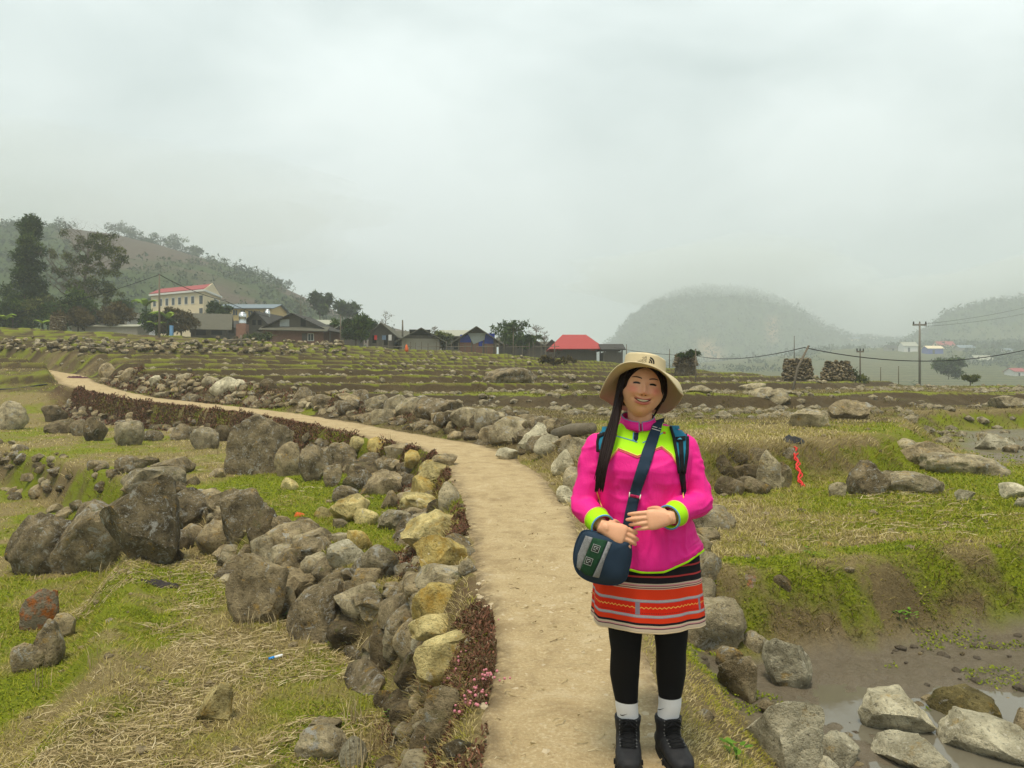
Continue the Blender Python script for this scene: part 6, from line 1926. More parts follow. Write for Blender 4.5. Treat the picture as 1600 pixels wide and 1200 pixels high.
# cuffs
for S_, E_, rr in ((EL_R, WR_R, .0455), (EL_L, WR_L, .0455)):
    ax = (E_ - S_).normalized(); up = Vector((0, -1, .2)); a_ = ax.cross(up).normalized(); b_ = a_.cross(ax).normalized()
    rings = []
    for k, (t_, r_) in enumerate(((-.052, rr*1.04), (-.030, rr), (-.005, rr*.985), (.004, rr*.96), (.004, rr*.86), (-.03, rr*.86))):
        rings.append((E_ + ax*t_, a_*r_, b_*r_))
    V_, F_ = ring_loft(rings, 28, 2.0, False)
    cu = obj_np('cuff', np.array([p[:] for p in V_]), np.array(F_), M_LIME, person, True)
    for t_, mm, r2 in ((.004, M_PIPB, .0032), (-.052, M_PIPY, .0022)):
        rg = [E_ + ax*t_ + (a_*math.cos(q) + b_*math.sin(q))*(rr*.965 if t_ > 0 else rr*1.045) for q in np.linspace(0, 2*math.pi, 29)]
        MB().tube(rg, r2, 5, False).build('piping', mm, cu, True)

# ---- skirt
t = NT('woven_skirt', .85, .15)
sv, su = t.attr('sv'), t.attr('su')
RED, ORG, BLK, CRM, GRY, PNK = (.66, .024, .008), (.68, .042, .010), (.012, .010, .014), (.56, .45, .33), (.24, .20, .25), (.55, .25, .26)
stops = [(0, BLK), (.22, (.42, .04, .04)), (.240, BLK), (.335, (.42, .04, .04)), (.355, BLK), (.425, CRM), (.437, PNK), (.450, (.25, .06, .07)), (.460, CRM), (.472, (.20, .05, .06)), (.482, CRM), (.492, ORG), (.610, GRY), (.645, RED), (.790, GRY), (.825, ORG), (.885, BLK), (.912, CRM), (.930, PNK), (.945, (.10, .05, .06)), (.955, CRM)]
band = t.ramp(sv, stops, 'CONSTANT')
zig = t.ma('PINGPONG', t.ma('MULTIPLY', su, 70.0), .5)
tri = t.ma('ABSOLUTE', t.ma('SUBTRACT', t.ma('ADD', .70, t.ma('MULTIPLY', zig, .036)), sv))
zm = t.ma('MULTIPLY', t.ma('LESS_THAN', tri, .006), t.ma('GREATER_THAN', t.noise(t.co('Object', False), 300, 2), .42))
c = t.mix(t.ma('MULTIPLY', zm, .85), band, (.80, .50, .10))
dots = t.ma('MULTIPLY', t.ma('LESS_THAN', t.ma('ABSOLUTE', t.ma('SUBTRACT', sv, .772)), .006), t.ma('GREATER_THAN', t.ma('FRACT', t.ma('MULTIPLY', su, 180)), .5))
c = t.mix(t.ma('MULTIPLY', dots, .7), c, (.10, .02, .02))
for s0 in (-.055, .165, -.275):
    dv = t.ma('MULTIPLY', t.ma('LESS_THAN', t.ma('ABSOLUTE', t.ma('SUBTRACT', su, s0)), .007), t.ma('LESS_THAN', t.ma('ABSOLUTE', t.ma('SUBTRACT', sv, .717)), .073))
    c = t.mix(dv, c, GRY)
bits = t.noise(t.co('Object', False), 210, 3, .8, 0, 'Color')
isg = t.ma('MAXIMUM', t.ma('LESS_THAN', t.ma('ABSOLUTE', t.ma('SUBTRACT', sv, .627)), .013), t.ma('LESS_THAN', t.ma('ABSOLUTE', t.ma('SUBTRACT', sv, .808)), .013))
c = t.mix(t.ma('MULTIPLY', isg, .55), c, bits)
t.color(c); t.bump(t.noise(t.co('Object', False), 420, 2), .0015, .6)
M_SKIRT = t.done()
NU, NVV = 96, 60
V = np.zeros((NVV, NU, 3)); SU = np.zeros((NVV, NU)); SVv = np.zeros((NVV, NU))
cxs = lx(1015)
for i in range(NVV):
    f = i/(NVV-1)
    z = lz(850) + (lz(972) - lz(850))*f
    for k in range(NU):
        a_ = 2*math.pi*k/NU
        w_ = (.196 + .022*f); dpt = .140 + .016*f
        pl = 1 + .020*f*math.sin(a_*9 + .6) + .012*f*math.sin(a_*17 + 2)
        ca, sa = math.cos(a_), math.sin(a_)
        e_ = (abs(ca)**2.3 + abs(sa)**2.3)**(-1/2.3)
        V[i, k] = (cxs - .006*(1-f) + w_*ca*e_*pl, .025 + dpt*sa*e_*pl, z - .010*f*max(0, -sa) + .004*f*math.sin(a_*5))
        SU[i, k] = .18*(a_ + math.pi/2 if a_ < math.pi/2 else a_ - 1.5*math.pi); SVv[i, k] = f
F = grid_faces(NVV, NU, True)
sk = obj_np('skirt', V.reshape(-1, 3), F, M_SKIRT, person, True, attrs=dict(sv=SVv.ravel(), su=SU.ravel()))
m = sk.modifiers.new('thick', 'SOLIDIFY'); m.thickness = .004; m.offset = 0
MB().tube([Vector(V[-1, k % NU]) for k in range(NU+1)], .0032, 5).build('lace_edge', cloth('cream_lace', (.66, .52, .34)), sk, True)

# ---- tights, socks, boots
for s_ in (0, 1):
    p = LEG[s_]
    top_ = [Vector((p[0].x, .02, lz(890)))]
    v_, f_ = limb([top_[0], p[0] + Vector((0, 0, -.02)), Vector((p[1].x, p[1].y-.005, lz(985))), Vector((p[1].x, p[1].y-.012, lz(1022))), p[2], Vector((p[3].x, p[3].y, lz(1104 if s_ == 0 else 1097) - .006))],
                  [.074, .073, .068, .058, .0580, .0425], 24)
    obj_np('tights_leg', np.array([q[:] for q in v_]), np.array([q for q in f_ if len(q) == 4]), M_BLACKC, person, True)
    vt = 1106 if s_ == 0 else 1099
    v_, f_ = limb([Vector((p[3].x, p[3].y, lz(vt)+.006)), Vector((p[3].x, p[3].y, lz(1110))), Vector((p[4].x, p[4].y, lz(1128))), Vector((p[4].x, p[4].y, lz(1150)))], [.0455, .0440, .042, .043], 24)
    so = obj_np('sock', np.array([q[:] for q in v_]), np.array([q for q in f_ if len(q) == 4]), M_SOCK, person, True)
    SB = bvh_of(np.array([q[:] for q in v_]), [q for q in f_ if len(q) == 4])
    du = 973 if s_ == 0 else 1031
    v0 = 1117 if s_ == 0 else 1108
    panel('swoosh', [(du-4, v0-1.5), (du-3, v0+1.2), (du, v0+1.6), (du+7, v0-1.2), (du, v0+.1), (du-2.5, v0+.2)], M_PRINT, .0012, 3, so, SB, .0006)
    if s_ == 1: panel('swoosh', [(du+33, v0+10), (du+34, v0+13), (du+39, v0+6), (du+36, v0+8)], M_PRINT, .0012, 3, so, SB, .0006)
    # boot: shaft, foot and toe fused, then sole, tongue and laces
    ang_ = math.radians(-7 if s_ == 0 else 9)
    Rz = Matrix.Rotation(ang_, 3, 'Z'); C0 = Vector((p[4].x, .035, 0))
    def bt(x, y, z): return C0 + Rz @ Vector((x, y, z))
    ex = Rz @ Vector((1, 0, 0)); ey = Rz @ Vector((0, 1, 0))
    shaft = ring_loft([(bt(0, 0, .156), ex*.053, ey*.056), (bt(0, .0, .140), ex*.052, ey*.056), (bt(0, .004, .110), ex*.047, ey*.056), (bt(0, .0, .075), ex*.047, ey*.066), (bt(0, -.005, .03), ex*.046, ey*.075), (bt(0, -.005, .018), ex*.044, ey*.072)], 28)
    foot = ring_loft([(bt(0, .075, .045), ex*.030, Vector((0, 0, .028))), (bt(0, .045, .050), ex*.043, Vector((0, 0, .036))), (bt(0, .0, .055), ex*.045, Vector((0, 0, .045))), (bt(0, -.05, .058), ex*.047, Vector((0, 0, .046))),
                      (bt(0, -.095, .050), ex*.050, Vector((0, 0, .036))), (bt(0, -.135, .044), ex*.049, Vector((0, 0, .030))), (bt(0, -.168, .040), ex*.041, Vector((0, 0, .026))), (bt(0, -.190, .036), ex*.024, Vector((0, 0, .018)))], 28, 2.3)
    b_v, b_f = fuse([shaft, foot], .005, 6, .5)
    n_ = normals(b_v, b_f); b_v = b_v + n_*(fbm3(b_v*45, 2, 3)*.003)[:, None]
    bo = obj_np('boot', b_v, b_f, M_BOOT, person, True)
    BB = bvh_of(b_v, b_f)
    pts = []
    for q in np.linspace(0, 2*math.pi, 44, endpoint=False):
        c_, s2_ = math.cos(q), math.sin(q); yy_ = -.058 + .142*s2_
        wv = .050*(1 - .18*max(0, s2_)**2) if s2_ < 0 else .046
        ee = (abs(c_)**2.6 + abs(s2_)**2.6)**(-1/2.6)
        pts.append((wv*c_*ee, -.058 + .142*s2_*ee))
    mb = MB(); n_ = len(pts)
    vs_ = [bt(x_, y_, z_) for z_ in (.002, .012, .028) for x_, y_ in [(a2*(1.02 if z_ < .02 else 1.0), b2) for a2, b2 in pts]]
    fs_ = [(i*n_+k, i*n_+(k+1) % n_, (i+1)*n_+(k+1) % n_, (i+1)*n_+k) for i in range(2) for k in range(n_)] + [tuple(range(n_)), tuple(2*n_+k for k in range(n_))]
    mb.add(vs_, fs_).build('sole', M_SOLE, bo)
    for k in range(9):      # lugs along the front and side of the sole
        q = math.pi + math.pi*(k+.5)/9; c_, s2_ = math.cos(q), math.sin(q); ee = (abs(c_)**2.6 + abs(s2_)**2.6)**(-1/2.6)
        cc = bt(.050*c_*ee, -.058+.142*s2_*ee, .010)
        MB().box(cc.x-.006, cc.x+.006, cc.y-.005, cc.y+.005, cc.z-.008, cc.z+.012).build('lug', M_SOLE, bo)
    def shoe(x_, t_):
        """front of the boot, t_ from the top of the shaft to the toe"""
        y_ = -.045 - .085*max(0, t_-.5)*2; z_ = .150 - .08*min(1, t_*1.6)
        o_ = bt(x_, y_ - .10, z_ + .10 + .05*t_); d_ = (bt(x_*.9, y_+.03, z_-.02) - o_).normalized()
        hit, nr, _, _ = BB.ray_cast(o_, d_)
        return (hit + nr*.0035) if hit else bt(x_, y_, z_)
    tg = [[shoe(x_, t_) for x_ in (-.022, 0, .022)] for t_ in np.linspace(0, .95, 8)]
    tv = [q + Vector((0, -.001, .001)) for r_ in tg for q in r_]
    MB().add(tv, [(i*3+k, i*3+k+1, i*3+k+4, i*3+k+3) for i in range(7) for k in (0, 1)]).build('tongue', M_LACE, bo, True)
    for k in range(7):
        t0, t1 = .04 + .13*k, .04 + .13*(k+.75)
        for sg in (-1, 1):
            MB().tube([shoe(sg*.030, t0), shoe(sg*.012, (t0*.7+t1*.3)) + Vector((0, -.003, .002)), shoe(-sg*.012, (t0*.3+t1*.7)) + Vector((0, -.003, .002)), shoe(-sg*.030, t1)], .0026, 5).build('lace', M_LACE, bo, True)
    for k in range(8):
        for sg in (-1, 1):
            h_ = shoe(sg*.032, .03 + .12*k)
            v0_, f0_ = ICO[1]; obj_np('eyelet', v0_*.0034 + np.array(h_), f0_, flat('eyelet_metal', (.12, .12, .12), .4, .1) if 'eyelet_metal' not in bpy.data.materials else bpy.data.materials['eyelet_metal'], bo, True)
    for sg in (-1, 1):     # bow
        MB().tube([shoe(0, .02), shoe(sg*.014, .10) + Vector((sg*.012, -.010, .0)), shoe(sg*.020, .22) + Vector((sg*.016, -.012, -.01)), shoe(sg*.010, .16) + Vector((0, -.010, 0)), shoe(0, .03)], .0026, 5).build('lace', M_LACE, bo, True)

# ---- sun hat
HATM = Matrix.Translation(HEADC) @ Euler((math.radians(-3), math.radians(7.0), math.radians(-4)), 'XYZ').to_matrix().to_4x4()
def hatz(x, y):                      # the plane of the band, tipped back off the forehead
    return .036 - .42*y
nb_, nt_ = 120, 22
V = []; 
rh = random.Random(2)
for j in range(nt_):
    t_ = j/(nt_-1)
    for k in range(nb_):
        a_ = 2*math.pi*k/nb_; ca, sa = math.cos(a_), math.sin(a_)
        rx = .0845 + (.166-.0845)*t_; ry = .102 + (.168-.102)*t_
        x_, y_ = rx*ca, .008 + ry*sa
        side = abs(ca)**2.2
        z_ = hatz(x_, y_) - (.058*t_**1.1*side if ca < 0 else side*(.070*t_**4 - .020*t_)) - .042*t_*max(0, sa) - .26*x_*t_*max(0, -sa)**1.5 - .006*t_ + t_*t_*(.009*math.sin(3*a_ + .7) + .006*math.sin(5*a_ + 1.2))
        z_ += -.024*t_*max(0, -sa)**2
        V.append((x_*(1 - .05*t_*side), y_, z_))
def hat_shell(V, nt, nb, name, parent, thick=.0022, closed_top=False):
    P = [tuple(HATM @ Vector(p)) for p in V]
    F = [tuple(q) for q in grid_faces(nt, nb, True)]
    me = bpy.data.meshes.new(name); me.from_pydata(P, [], F + ([tuple((nt-1)*nb + k for k in range(nb))] if closed_top else [])); me.update()
    for p in me.polygons: p.use_smooth = True
    me.materials.append(M_HAT)
    o_ = bpy.data.objects.new(name, me); link(o_, parent)
    m_ = o_.modifiers.new('thick', 'SOLIDIFY'); m_.thickness = thick; m_.offset = 0
    return o_, P, F
hat = bpy.data.objects.new('hat', None); link(hat, person)
hat['label'] = 'beige wide brimmed sun hat tipped back off the forehead'
brim, BP, BF = hat_shell(V, nt_, nb_, 'brim', hat)
for t_i in (nt_-1, nt_-3, nt_-5, nt_-7):
    rg = [Vector(BP[t_i*nb_ + k % nb_]) for k in range(nb_+1)]
    MB().tube(rg, .0028 if t_i == nt_-1 else .0007, 5, False).build('stitch_line' if t_i < nt_-1 else 'brim_edge', M_HAT, brim, True)
V = []
ncr = 20
for j in range(ncr):
    t_ = j/(ncr-1)
    if t_ < .62:
        s_ = 1 - .09*(t_/.62); hh = .86*(t_/.62)
    else:
        q = (t_-.62)/.38; s_ = .91*math.cos(q*math.pi/2*.97)**.75; hh = .86 + .14*math.sin(q*math.pi/2)
    for k in range(nb_):
        a_ = 2*math.pi*k/nb_; ca, sa = math.cos(a_), math.sin(a_)
        x_, y_ = .0850*s_*ca, .006 + .102*s_*sa
        cr = .006*fbm3(np.array([[x_*34, y_*34, hh*2]]), 2, 4)[0]*(1 if j > 2 else 0)
        V.append((x_, y_, hatz(x_, y_)*(1-hh) + (.129 - .06*y_ - .08*x_)*hh + cr - .002))
crown, CP, CF = hat_shell(V, ncr, nb_, 'crown', hat, .0022, True)
CB = bvh_of(CP, CF)
MB().tube([Vector(CP[2*nb_ + k % nb_]) for k in range(nb_+1)], .0010, 5, False).build('band_seam', M_HAT, crown, True)

def text_on(name, body, u, v, size, mat, bv_, parent, tilt=0.0, align='LEFT', off=.0016):
    cu = bpy.data.curves.new(name, 'FONT'); cu.body = body; cu.size = size; cu.align_x = align; cu.resolution_u = 2
    o_ = bpy.data.objects.new(name, cu); col.objects.link(o_)
    dg = bpy.context.evaluated_depsgraph_get(); me = bpy.data.meshes.new_from_object(o_.evaluated_get(dg))
    bpy.data.objects.remove(o_)
    ct, st = math.cos(tilt), math.sin(tilt)
    ok = True
    for q in me.vertices:
        x_, y_ = q.co.x, q.co.y
        hit, nr = px_hit(u + x_*ct + y_*st, v - (y_*ct - x_*st), bv_)
        if hit is None: ok = False; continue
        q.co = hit - (hit - cam_local()).normalized()*off
    me.materials.clear(); me.materials.append(mat)
    o_ = bpy.data.objects.new(name, me); link(o_, parent); return o_
lt = math.radians(-16)
for k, w_ in enumerate(('THE', 'NORTH', 'FACE')):
    text_on('lettering', w_, 1011.2 - 1.0*k*.3, 559.0 + 3.2*k, 4.1, M_PRINT, CB, crown, lt, 'RIGHT')
for k, (r0, r1) in enumerate(((0, 2.6), (3.6, 5.8), (6.8, 9.2))):        # the quarter-round mark beside the lettering
    pl = [(1013.5 + r1*math.sin(q), 566.4 - r1*math.cos(q)) for q in np.linspace(0, math.pi/2, 8)] + ([(1013.5 + r0*math.sin(q), 566.4 - r0*math.cos(q)) for q in np.linspace(math.pi/2, 0, 8)] if r0 else [(1013.5, 566.4)])
    cu_, cv_ = 1013.5, 566.4
    pl = [(cu_ + (a2-cu_)*math.cos(-lt) - (b2-cv_)*math.sin(-lt), cv_ + (a2-cu_)*math.sin(-lt) + (b2-cv_)*math.cos(-lt)) for a2, b2 in pl]
    panel('emblem', pl, M_PRINT, .0016, 3, crown, CB, .0004)

# ---- shoulder bag (carried: a thing of its own)
bag = empty('shoulder_bag', W_LOC); tag(bag, 'indigo cloth shoulder bag with a green patterned panel held at the woman\'s hip', 'bag', kind='thing')
out = np.array([(985, 846), (962, 840), (938, 833), (914, 829), (904, 840), (898, 858), (897, 878), (903, 895), (918, 906), (940, 912), (962, 913), (976, 906), (982, 890), (986, 868)], float)
oc, _ = resample(np.concatenate([out, out[:1]]), [], 5); oc = oc[:-1]
cen = np.array([940., 872.])
NR = 10
V = []; F = []; no = len(oc)
BY = -.185
for side in (-1, 1):
    for j in range(NR+1):
        t_ = j/NR
        for k in range(no):
            p = cen + (oc[k]-cen)*t_
            y_ = BY + side*.040*math.sqrt(max(0, 1-t_**2.6)) + .012*math.sin((p[0]-900)*.12)*(1-t_) + .045*sstep(930, 900, p[0])
            q = L3(p[0], p[1], y_); V.append(q)
for s_ in (0, 1):
    b0 = s_*(NR+1)*no
    for j in range(NR):
        for k in range(no):
            f_ = (b0+j*no+k, b0+j*no+(k+1) % no, b0+(j+1)*no+(k+1) % no, b0+(j+1)*no+k)
            F.append(f_ if s_ == 0 else f_[::-1])
Vn = np.array([p[:] for p in V]) 
pouch = obj_np('pouch', Vn, np.array(F), M_DENIM, bag, True)
GB = bvh_of(Vn, F)
MB().tube([V[NR*no + k % no] for k in range(no+1)], .0040, 6).build('seam', M_DENIM, pouch, True)
panel('braid', [(915, 837), (926, 840), (906, 891), (901, 886), (903, 866)], M_SILVER, .002, 4, bag, GB)
panel('green_panel', [(927, 840), (949, 845), (938, 872), (925, 901), (914, 898), (907, 891), (914, 870)], M_GREENP, .002, 4, bag, GB)
panel('braid', [(950, 846), (956, 848), (945, 874), (936, 903), (926, 901), (939, 873)], M_SILVER, .002, 4, bag, GB)
M_MOT = flat('grey_motif_edge', (.30, .33, .31), .8)
for (u_, v_, k_) in ((931, 857, 1.0), (919.5, 877, 1.0)):
    rot_ = math.radians(20)
    def rp(x_, y_): return (u_ + (x_*math.cos(rot_) - y_*math.sin(rot_))*k_, v_ + (x_*math.sin(rot_) + y_*math.cos(rot_))*k_)
    panel('motif', [rp(-6, -6), rp(6, -6), rp(6, 6), rp(-6, 6)], M_PRINT, .0034, 4, bag, GB)
    for x0, y0, x1, y1 in ((-6, -6, 6, -5.2), (-6, 5.2, 6, 6), (-6, -6, -5.2, 6), (5.2, -6, 6, 6), (-3.5, -3.2, 3.5, -2.0), (-3.5, -3.2, -2.3, 3.2), (-3.5, 2.0, 1.2, 3.2), (0, -.6, 3.5, .6)):
        panel('motif_line', [rp(x0, y0), rp(x1, y0), rp(x1, y1), rp(x0, y1)], M_MOT, .0046, 6, bag, GB, .0004)
strap_poly = [(1020, 663), (1034, 667), (1030, 682), (1023, 705), (1013, 737), (1001, 770), (995, 798), (988, 830), (984, 850), (968, 848), (972, 826), (977, 798), (984, 768), (994, 735), (1004, 703), (1013, 680)]
panel('strap', strap_poly, M_DENIM, .0065, 4, bag, JB, .004)
panel('strap_keeper', [(985, 772), (1000, 775), (999, 779), (983.5, 776)], cloth('red_ribbon', (.45, .02, .10)), .009, 4, bag, JB, .002)
for pl in ([(984, 769), (983, 777)], [(1001, 773), (999.5, 780)]): piping('ring', pl, M_WHITEP, .0022, .011, bag, JB)
for a0, a1 in (((1019.5, 666), (1033, 670)), ((1018.5, 669.5), (1032, 673.5))): piping('stripe', [a0, a1], M_WHITEP, .0016, .0095, bag, JB)
# strap over the shoulder to the back
V_ = []
for u_, v_, y_ in ((1026.5, 668, -.05), (1028, 660, -.02), (1031, 652, .0), (1032, 651, .04), (1030, 660, .09), (1020, 690, .13), (1005, 730, .15)):
    h_, nr, _, _ = JB.find_nearest(L3(u_, v_, y_)); h_ = h_ + nr*.009
    V_ += [h_ + Vector((-.02, 0, -.006)), h_ + Vector((.02, 0, .006))]
MB().add(V_, [(2*k, 2*k+1, 2*k+3, 2*k+2) for k in range(6)]).build('strap_back', M_DENIM, bag, True)

# ---- backpack
pack = empty('backpack', W_LOC); tag(pack, 'teal and black backpack worn on the woman\'s back', 'backpack', kind='thing')
rings = [((CX, .27, z), (w_, 0, 0), (0, d_, 0)) for z, w_, d_ in ((.80, .10, .05), (.82, .135, .085), (.95, .150, .100), (1.10, .148, .098), (1.20, .135, .088), (1.235, .10, .06), (1.245, .05, .03))]
V_, F_ = ring_loft(rings, 32, 3.0)
pv_, pf_ = fuse([(V_, F_)], .012, 4)
pb = obj_np('pack_body', pv_, pf_, M_WEB, pack, True)
V_, F_ = ring_loft([((CX, .365, z), (w_, 0, 0), (0, d_, 0)) for z, w_, d_ in ((.84, .08, .02), (.86, .115, .03), (.98, .118, .035), (1.03, .10, .02))], 24, 3.0)
obj_np('pocket', np.array([p[:] for p in V_]), np.array([q for q in F_ if len(q) == 4]), M_TEAL, pack, True)
panel('shoulder_strap', [(1042, 657), (1055, 655), (1068, 662), (1073, 680), (1073, 706), (1069, 737), (1062, 736), (1059, 712), (1054, 684), (1048, 668)], M_TEAL, .008, 4, pack, JB, .008)
panel('strap_edge', [(1067, 660), (1072, 666), (1076, 682), (1075.5, 708), (1071, 740), (1068.5, 740), (1071.5, 706), (1072, 682)], M_WEB, .0150, 4, pack, JB, .006)
panel('strap_edge', [(1041, 657), (1046, 666), (1051, 684), (1056, 712), (1060, 740), (1063, 740), (1059.5, 711), (1054.5, 683), (1049, 666), (1045, 657)], M_WEB, .0150, 4, pack, JB, .006)
panel('webbing', [(1056, 683), (1071, 681), (1071, 688), (1057, 690)], M_WEB, .0190, 4, pack, JB, .003)
panel('webbing', [(1060, 688), (1067, 688), (1069, 737), (1064, 737)], M_WEB, .0175, 4, pack, JB, .003)
panel('webbing', [(1061, 736), (1070, 736), (1072, 768), (1069, 775), (1066, 770)], M_WEB, .007, 4, pack, JB, .004)
panel('emblem', [(1058, 686.4), (1061, 684.6), (1063, 683.8), (1066, 686.4)], flat('pale_teal_print', (.10, .45, .60), .7), .0215, 3, pack, JB, .0006)
panel('shoulder_strap', [(937, 672), (950, 660), (955, 663), (944, 690), (938, 704), (935, 700)], M_TEAL, .008, 4, pack, JB, .008)
panel('strap_edge', [(931.5, 690), (936, 670), (949, 658), (953, 660), (939, 674), (935, 692), (936, 706), (932, 706)], M_WEB, .0150, 4, pack, JB, .006)
panel('webbing', [(933, 679), (946, 675), (944, 680), (933, 684)], M_WEB, .0190, 4, pack, JB, .003)
for sg, u_ in ((1, 1056), (-1, 945)):
    pts = []
    for v_, y_ in ((666, -.03), (658, .0), (655, .04), (660, .08), (676, .12), (690, .16)):
        h_, nr, _, _ = JB.find_nearest(L3(u_ - (4*sg if y_ > .05 else 0), v_, y_))
        pts.append(h_ + nr*.006)
    V_ = []
    for p in pts: V_ += [p + Vector((-.022, 0, 0)), p + Vector((.022, 0, 0))]
    MB().add(V_, [(2*k, 2*k+1, 2*k+3, 2*k+2) for k in range(len(pts)-1)]).build('strap_back', M_TEAL, pack, True)
# ------------------------------------------------------------------ small things lying about
def hit1(u, v): return Vector(ground_hits([(u, v)])[0])
# red rope hanging over the terrace edge
M_ROPE = flat('red_rope_fibre', (.62, .035, .03), .8, .25, 80)
p0, p1 = hit1(1239, 700), hit1(1250, 762)
pts = []
for k in range(26):
    f = k/25; p = p0.lerp(p1, f); g_ = hit1(1239 + 11*f, 700 + 62*f)
    pts.append(Vector((p.x + .02*math.sin(f*22), min(p.y, g_.y) - .05, p.z + .03*math.sin(f*14)*.3 + .02)))
o = MB().tube(pts, .014, 6).build('rope', M_ROPE, None, True); tag(o, 'red rope hanging down the earth bank right of the woman', 'rope')
pts2 = [q + Vector((.035*math.cos(k*.9), -.02, -.01)) for k, q in enumerate(pts[4:])]
MB().tube(pts2, .010, 6).build('rope_tail', M_ROPE, o, True)
# blue and white tube on the straw
c = hit1(431, 1030)
r = empty('plastic_tube', c + Vector((0, 0, .02)), 0); tag(r, 'small blue and white plastic tube lying on the straw', 'litter')
d = Vector((.055, .03, .006))
MB().tube([-d, -d*.2], [.012, .013], 10).build('cap', flat('bright_blue_plastic', (.02, .25, .72), .4, .05), r, True)
MB().tube([-d*.2, d*.9, d], [.013, .013, .008], 10).build('barrel', flat('white_plastic', (.74, .76, .78), .4, .04), r, True)
# dark rag on the straw field
def scrap(name, label, u, v, w, dp, mat, h=.03, seed=1, cat='litter'):
    c = hit1(u, v); n = 15; r_ = np.random.default_rng(seed); V = []; 
    for j in range(n):
        for i in range(n):
            x_, y_ = (i/(n-1)-.5)*w, (j/(n-1)-.5)*dp
            rr = math.hypot(x_/w*2, y_/dp*2); s_ = min(1, 1/(rr+1e-6)*.98) if rr > 1 else 1
            x_, y_ = x_*s_, y_*s_
            gzv = gz(c.x + x_, c.y + y_)
            V.append((x_, y_, gzv - c.z + .012 + h*(.5 + fbm(np.array([x_*22+seed]), np.array([y_*22]), 3, seed)[0]*1.6)*(1-min(1, rr)**4) - .02*min(1, rr)**6))
    o = obj_np(name, np.array(V), grid_faces(n, n)[:, ::-1], mat, None, True, loc=c)
    m_ = o.modifiers.new('thick', 'SOLIDIFY'); m_.thickness = .006
    return tag(o, label, cat)
scrap('dark_rag', 'dark grey rag lying flat on the straw field', 250, 916, .50, .30, flat('dark_felt', (.035, .028, .028), .95, .5, 40), .05, 3)
scrap('plastic_scrap', 'black plastic scrap on the terrace above the red rope', 1240, 688, .34, .22, flat('black_plastic', (.015, .014, .014), .5), .05, 4)
scrap('orange_leaf', 'orange leaf lying at the edge of the moss', 468, 806, .17, .13, flat('orange_leaf_skin', (.52, .10, .015), .7, .4, 40), .06, 5, 'leaf')
scrap('plastic_scrap', 'small white scrap of plastic by the left terrace wall', 75, 672, .22, .14, flat('white_scrap', (.66, .60, .55), .6), .06, 6)
scrap('dark_cloth', 'dark red cloth dropped at the far bend of the path', 122, 592, 1.2, .7, flat('maroon_cloth', (.07, .02, .03), .9), .15, 7)
c = hit1(537, 874)
o = MB().tube([(0, 0, .0), (0, 0, .022), (0, 0, .026)], [.05, .05, .035], 16).build('bottle_lid', flat('navy_plastic', (.012, .014, .03), .4), None, True, c + Vector((0, 0, .02)))
o.rotation_euler = (.35, .2, 0); tag(o, 'dark blue plastic lid lying on the pale stone', 'lid')
# black hose at the far left
pts = [hit1(u, v) + Vector((0, 0, .06)) for u, v in ((-30, 612), (0, 611), (25, 610), (45, 607), (62, 604), (74, 603))]
o = MB().tube(pts, .045, 8).build('hose', flat('black_rubber', (.02, .02, .022), .6), None, True); tag(o, 'black hose lying on the grass at the left edge', 'hose')
# dark upright stump and the log beside the path
c = hit1(797, 664)
o = put_stone(c + Vector((0, .2, .14)), (.24, .2, .34), 'darker', None, (0, .05, .2), stone_mesh(901, 3, .9), 'upright_stone'); tag(o, 'dark upright stone standing behind the tumbled rocks', 'stone')
M_LOG = flat('grey_log', (.20, .17, .12), .95, .4, 9, bump=.03)
a_, b_ = hit1(868, 690), hit1(925, 684)
o = MB().tube([a_ + Vector((0, 0, .12)), a_.lerp(b_, .5) + Vector((0, 0, .16)), b_ + Vector((0, 0, .15))], [.10, .11, .09], 10).build('log', M_LOG, None, True); tag(o, 'grey weathered log lying on the rocks left of the woman', 'log')
# poles and rails on the far wall
for i, (u0, v0, u1, v1, lab) in enumerate([(330, 546, 378, 528, 'grey rail leaning over the far wall'), (346, 533, 388, 531, 'upper grey rail on the far wall'), (350, 541, 380, 543, 'lower grey rail on the far wall'), (378, 548, 376, 524, 'forked post at the end of the rails')]):
    d_ = 58.0
    o = MB().tube([PX(u0, v0, d_), PX((u0+u1)/2, (v0+v1)/2-1, d_), PX(u1, v1, d_)], [.07, .08, .06], 6).build('timber_rail', M_POLE, None, True); tag(o, lab, 'timber', 'timbers on the far wall')
# washing and odds and ends by the houses
for i, (u0, u1, v0, v1, m_, lab) in enumerate([(585, 589, 524, 531, flat('red_cloth', (.50, .03, .03), .9), 'red cloth hung by the plank house'), (597, 603, 524, 531, flat('blue_cloth', (.13, .19, .28), .9), 'blue cloth hung by the plank house'),
                                        (607, 612, 523, 532, flat('white_cloth', (.62, .60, .58), .9), 'white cloth hung by the plank house')]):
    o = MB().box(-(u1-u0)*.5*.067, (u1-u0)*.5*.067, -.03, .03, 0, (v1-v0)*.067).build('washing', m_, None, False, PX((u0+u1)/2, v1, 80.5)); tag(o, lab, 'washing', 'washing by the plank house')
c = hit1(635, 549)
o = MB().tube([(0, 0, -.1), (.02, 0, .2), (0, 0, .42), (.02, 0, .55)], [.16, .15, .09, .03], 9).build('orange_sack', flat('orange_sheet', (.66, .13, .03), .8), None, True, c); tag(o, 'bright orange sack on the far terrace before the grey house', 'sack')
o = MB().box(-.14, .14, -.14, .14, -.6, .85).build('blue_barrel_post', flat('pale_blue_paint', (.16, .34, .58), .7), None, False, PX(268, 522, 76)); tag(o, 'pale blue post among the bushes by the school', 'post')
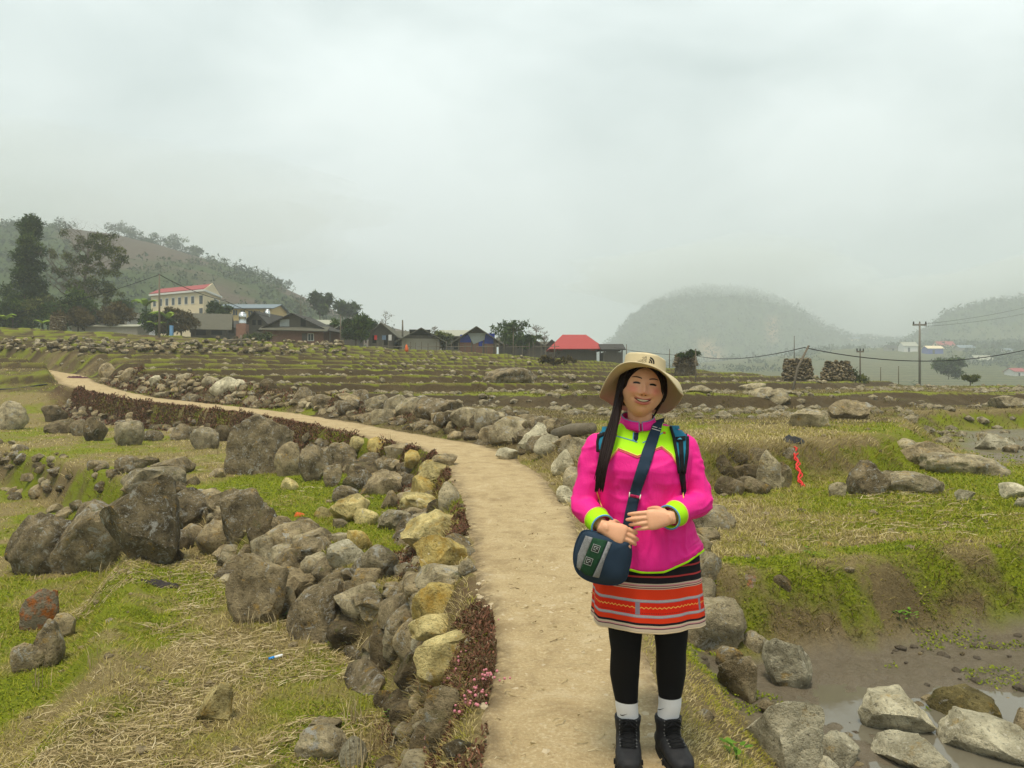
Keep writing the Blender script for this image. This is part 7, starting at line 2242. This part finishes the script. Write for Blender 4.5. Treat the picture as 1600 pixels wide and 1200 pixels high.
# fence pickets between the houses and the fields
fr_ = empty('picket_fence', PX(600, 548, 76)); tag(fr_, 'thin grey picket fence along the foot of the village', 'fence')
for k in range(34):
    u = 560 + k*9.2 + random.uniform(-3, 3)
    if 615 < u < 628: continue
    q = PX(u, 549, 76) - PX(600, 548, 76)
    MB().box(q.x-.035, q.x+.035, -.03, .03, -.6, random.uniform(.5, 1.0)).build('picket', M_POLE, fr_)
for k in range(7):
    a_ = PX(560 + k*46, 546, 76) - PX(600, 548, 76); b_ = PX(560 + k*46 + 38, 546, 76) - PX(600, 548, 76)
    MB().tube([a_ + Vector((0, -.05, .25)), b_ + Vector((0, -.05, .3))], .03, 5).build('rail', M_POLE, fr_)
# young weeds with round leaves
M_WEED = leafm('weed_leaf', (.06, .14, .012), (.12, .24, .02), (.20, .34, .04))
for i, (u, v, lab) in enumerate([(444, 968, 'bright green weed between the two tan boulders'), (1405, 972, 'bright green weed on the mossy bank'), (1420, 968, 'pale green weed beside the weed on the mossy bank'), (1585, 930, 'green weed high on the bank at the right edge'),
                              (1150, 1190, 'green clover like weed on the verge by the boots'), (610, 1125, 'green weed beside the dry reeds'), (1265, 870, 'green weed on the lip of the mossy bank')]):
    c = hit1(u, v); r = empty('weed', c); tag(r, lab, 'weed', 'young weeds'); r_ = random.Random(i)
    for k in range(14):
        a_ = r_.uniform(0, 6.28); R0 = r_.uniform(.01, .06); h_ = r_.uniform(.02, .09); s_ = r_.uniform(.010, .022)
        cc = Vector((R0*math.cos(a_), R0*math.sin(a_), h_)); t1 = Vector((math.cos(a_), math.sin(a_), .3)); t2 = Vector((-math.sin(a_), math.cos(a_), .1))
        V = [cc - t1*s_, cc - t1*s_*.3 + t2*s_*.7, cc + t1*s_*.6 + t2*s_*.5, cc + t1*s_, cc + t1*s_*.6 - t2*s_*.5, cc - t1*s_*.3 - t2*s_*.7]
        me = bpy.data.meshes.new('leaf'); me.from_pydata([q[:] for q in V], [], [(0, 1, 2, 3, 4, 5)]); me.update()
        me.attributes.new('tint', 'FLOAT', 'POINT').data.foreach_set('value', np.full(6, r_.uniform(.2, .9), np.float32)); me.materials.append(M_WEED)
        link(bpy.data.objects.new('leaf', me), r)
    MB().tube([(0, 0, -.02), (.004, 0, .05)], .002, 4).build('stem', M_WEED, r)
